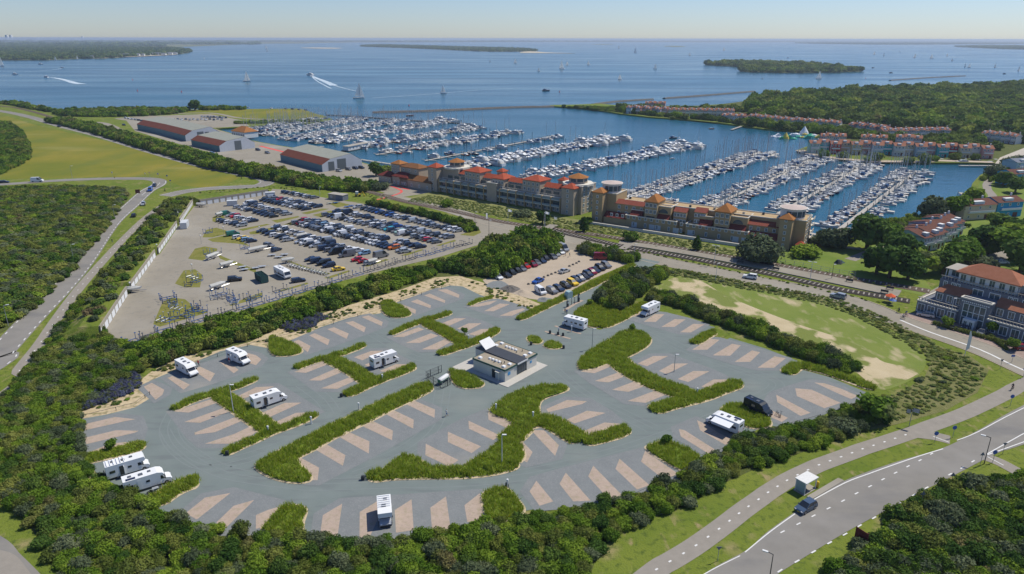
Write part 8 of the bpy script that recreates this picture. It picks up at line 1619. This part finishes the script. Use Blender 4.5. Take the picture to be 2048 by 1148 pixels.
def bicycle(x,y,rz,label,lying=False):
    t=thing('bicycle',(x,y,.06),rz,label,'bicycle','bicycles')
    for sx in(-.52,.52):
        b=MB(); n=16; 
        for i in range(n): a0=2*math.pi*i/n; a1=2*math.pi*(i+1)/n; b.bar((sx+.33*math.cos(a0),0,.34+.33*math.sin(a0)),(sx+.33*math.cos(a1),0,.34+.33*math.sin(a1)),.018)
        for i in range(4): a0=math.pi*i/4; b.bar((sx+.3*math.cos(a0),0,.34+.3*math.sin(a0)),(sx-.3*math.cos(a0),0,.34-.3*math.sin(a0)),.006)
        b.obj('wheel',M_tyre,t)
    b=MB(); 
    for a,c in(((-.52,0,.34),(-.15,0,.82)),((-.52,0,.34),(-.05,0,.30)),((-.05,0,.30),(-.15,0,.85)),((-.05,0,.30),(.38,0,.78)),((-.15,0,.80),(.36,0,.85)),((.36,0,.95),(.52,0,.34))): b.bar(a,c,.022)
    b.obj('frame',CL['dark'],t); b=MB(); b.bar((.36,-.26,1.02),(.36,.26,1.02),.02); b.obj('handlebar',M_gull,t); b=MB(); b.box(-.3,-.04,-.07,.07,.86,.92); b.obj('saddle',M_gull,t); return t
def cyclist(px,py,d,top,label,leg='dark'):
    x,y=G(px,py); x2,y2=G(px+d[0],py+d[1]); rz=math.atan2(y2-y,x2-x); bicycle(x,y,rz,'bicycle under the '+label); person(0,0,'ride',top,leg,label,rz,.06,(x-.12*math.cos(rz),y-.12*math.sin(rz)))
person(893,833,'walk','white','blue','lone person in a white top walking across the middle of the park',.4); person(1130,627,'stand','sand','dark','left one of two people standing at the entrance lane',1); person(1133.5,629,'stand','blue','dark','right one of two people standing at the entrance lane',2)
person(1131,512,'stand','dark','dark','person in dark clothes beside the grey van on the gravel',0); person(1139,514,'walk','teal','sand','person in a light blue top walking on the upper gravel car park',0); person(397.5,733,'walk','red','dark','person standing behind the upper left motorhome at the sand bank',1); person(459,727,'stand','red','white','person beside the rear of the second upper left motorhome',1)
person(1607,982,'sit','dark','dark','person sitting in the bus shelter',-1.2,.1); person(290,413,'walk','dark','dark','person walking on the verge beside the junction',1); person(225,486,'walk','dark','blue','person far down the main road edge',1)
cyclist(2024,780,(-14,8),'dark','cyclist in dark clothes on the right cycle path'); cyclist(1797,626,(-14,-6),'dark','dark clad cyclist on the street in front of the hotel, left'); cyclist(1811,632,(14,6),'blue','blue clad cyclist on the street near the hotel, right'); cyclist(1805,638,(14,6),'white','cyclist in white on the street below the other two'); cyclist(330,383,(14,3),'dark','cyclist at the road junction beside the signs')
for i,(px,py,c) in enumerate([(440,330,'dark'),(452,334,'teal'),(456,335,'dark'),(460,334,'blue'),(464,336,'teal'),(475,337,'white'),(482,339,'dark'),(488,340,'blue'),(497,343,'dark'),(483,358,'dark'),(360,304,'dark'),(344,311,'dark'),(312,302,'dark'),(436,333,'dark')]):
    cyclist(px,py,(16,5),c,'%s clad cyclist on the upper diagonal road, %s in order'%(c,nth(i+1)))
x,y=G(1555,832); bicycle(x,y,1.8,'bicycle parked beside the dark camper van, left'); x,y=G(1561,833); bicycle(x,y,1.2,'bicycle parked beside the dark camper van, right')
# camping chairs and table beside the motorhome lower left
for i,(px,py,lb) in enumerate([(320,977,'folding chair beside the lower left motorhome, nearest its door'),(305,988,'folding chair beside the lower left motorhome, middle'),(296,992,'folding chair beside the lower left motorhome, farthest left')]):
    x,y=G(px,py); t=thing('camping_chair',(x,y,.08),.6+i,lb,'chair','camping chairs'); b=MB(); b.box(-.25,.25,-.25,.25,.40,.44); b.obj('seat',M_dp,t); b=MB(); b.box(-.28,-.24,-.25,.25,.44,.95); b.obj('backrest',M_dp,t)
    for sx in(-.22,.22):
        for sy in(-.22,.22): b=MB(); b.bar((sx,sy,0),(sx,sy,.4),.02); b.obj('leg',M_gal,t)
x,y=G(312,983); t=thing('camping_table',(x,y,.08),.6,'small camping table beside the lower left motorhome','table'); b=MB(); b.box(-.5,.5,-.35,.35,.68,.72); b.obj('table_top',M_gal,t)
for sx in(-.42,.42):
    for sy in(-.28,.28): b=MB(); b.bar((sx,sy,0),(sx,sy,.68),.02); b.obj('leg',M_gal,t)
# bicycle rack by the street
x,y=G(930,441); t=thing('bicycle_stand',(x,y,.06),-.68,'black bicycle stand with a few bikes beside the harbour street','bicycle stand'); b=MB(); b.box(-7,7,-.1,.1,.1,.2); [b.bar((i,0,0),(i,0,.8),.03) for i in range(-7,8)]; b.obj('stand_rail',M_dp,t)
# ================================================================ FAR SHORES
M_farland=mat('far_land',(0.10,0.125,0.05),.95,scale=.01,col2=(0.19,0.19,0.09),contrast=.4); M_farb=mat('far_beach',(0.50,0.44,0.33),.95,var=.1)
def island(name,px,m=M_farland,z=.3):
    wp=[G(x,y,WATERZ) for x,y in smooth(px,3,True)]
    sheet(name,wp,z,m,skirt=2)
    return wp
def far_pts(wp,step): return fill_pts(wp,step)
ISL=[('peninsula',[(-500,122),(-100,121.5),(0,121),(90,120.5),(150,118),(210,117),(290,112),(352,109),(382,104),(368,99),(330,97.5),(240,95.5),(160,91),(0,88),(-500,88)],26,9,14,'dense wooded peninsula on the far left shore'),
 ('far_shore',[(-900,88),(0,87),(160,90),(260,96),(360,94),(440,90.5),(520,87.5),(600,87),(700,85),(840,84.6),(990,84),(1200,84),(1500,84.5),(1900,84.3),(2048,84),(2900,84),(2900,81.8),(1024,81.0),(-900,80.6)],None,0,0,''),
 ('lake_island',[(720,93),(800,95.6),(900,100),(980,103.5),(1060,103),(1074,101),(1040,97.5),(960,95.5),(860,92.5),(760,90)],30,6,11,'low green wood on the long island in the lake'),
 ('wooded_island',[(1410,129.5),(1440,132),(1480,134),(1505,136),(1480,143),(1530,145.5),(1600,146.5),(1712,144),(1714,141),(1680,138),(1640,133),(1560,128),(1480,127),(1440,128)],15,6,13,'bushy wood covering the island on the right of the lake'),
 ('right_far_island',[(1588,86.4),(1660,88),(1760,89.2),(1900,89),(2048,88),(2300,88),(2300,85.5),(1800,85.2),(1640,85.6)],60,9,14,'hazy wood on the far right island'),('right_edge_island',[(1910,93.5),(1960,96),(2048,99),(2300,100),(2300,94),(2048,92),(1960,91.8)],40,7,12,'low wood on the right edge island'),
 ('islet',[(1183,88.6),(1205,89.4),(1228,88.8),(1205,88)],None,0,0,''),('islet',[(1326,92.4),(1350,94),(1372,93),(1350,91.8)],None,0,0,''),('sand_bar',[(600,96),(650,97.5),(685,96.5),(640,95.4)],None,0,0,''),('sand_bar',[(1060,103),(1100,105.5),(1150,107.2),(1100,106.6),(1040,106)],None,0,0,'')]
k=0
for nm,px,step,s0,s1,lb in ISL:
    wp=island(nm,px,M_farb if 'sand' in nm else M_farland)
    if step: scatter('island_wood',far_pts(wp,step),L_far if step>20 else L_wood,s0,s1,.9,lb,'wood'); k+=1
far=[]
rr=random.Random(8)
for px in range(-200,2300,3):
    for yy in (83.6,83.0,82.4):
        if rr.random()<.75: far.append(G(px+rr.uniform(-3,3),yy+rr.uniform(-.25,.25)))
for px in range(-200,560,5):
    for yy in (92,90,88.5,87):
        if px<330 or (yy<90 and px<520): far.append(G(px+rr.uniform(-4,4),yy+rr.uniform(-.8,.8)))
scatter('horizon_wood',far,L_far,30,70,.35,'continuous hazy line of woods along the whole horizon','wood')
wake([(195,117.4),(240,114.8),(300,112),(352,109.6)],10,8,'beach') if False else sheet('beach',[G(x,y,WATERZ) for x,y in[(195,117.6),(240,115.2),(300,112.6),(354,109.8),(352,109.0),(300,111.2),(240,113.6),(195,116.4)]],.5,M_farb)
for i in range(24):
    px=178+i*7.2; py=116.2-i*.32+rr.uniform(-.7,.3); x,y=G(px,py); h_=rr.uniform(6,9)
    t=thing('beach_house',(x,y,.3),rr.uniform(-.2,.2),'tiny pale beach house, %s from left on the far left beach'%nth(i+1),'house','beach houses'); w_=rr.uniform(14,24)
    b=MB(); b.box(0,w_,0,10,0,h_); b.obj('wall',M_whitew if i%3 else M_navy,t); b=MB(); b.hip(0,w_,0,10,h_+.3,h_+3); b.obj('roof',M_navy,t)
# hazy skyline at the far left and wind turbines
for i,(px,h_,w_) in enumerate([(15,240,110),(23,240,110),(40,90,200),(62,80,260),(95,70,160),(120,100,50),(145,75,140),(166,180,24),(230,80,60),(300,60,80),(1085,70,60),(1105,110,50)]):
    x,y=G(px,79.6); h_*=.65; t=thing('industrial_tower',(x,y,0),0,'hazy industrial block on the horizon, %s from left'%nth(i+1),'industrial building','horizon skyline'); b=MB()
    if h_>130: b.cyl(0,0,0,h_,w_*.62,w_*.42,14)
    else: b.box(-w_,w_,-40,40,0,h_)
    b.obj('wall',M_whitew,t); b=MB(); b.cyl(w_*.3,0,h_,h_*1.15,8,8,8); b.obj('stack',M_whitew,t)
# ================================================================ AIR
b=MB(); b.box(-45000,45000,-295,59000,-9,79); 
hz=bpy.data.materials.new('haze'); hz.use_nodes=True; n=hz.node_tree; n.nodes.remove(n.nodes['Principled BSDF']); pv=n.nodes.new('ShaderNodeVolumePrincipled'); pv.inputs['Color'].default_value=(0.68,0.80,0.96,1); pv.inputs['Density'].default_value=0.00008; pv.inputs['Anisotropy'].default_value=0.2
n.links.new(pv.outputs[0],n.nodes['Material Output'].inputs['Volume']); b.obj('haze',hz,kind='stuff',label='thin blue summer haze over the lake',cat='haze')
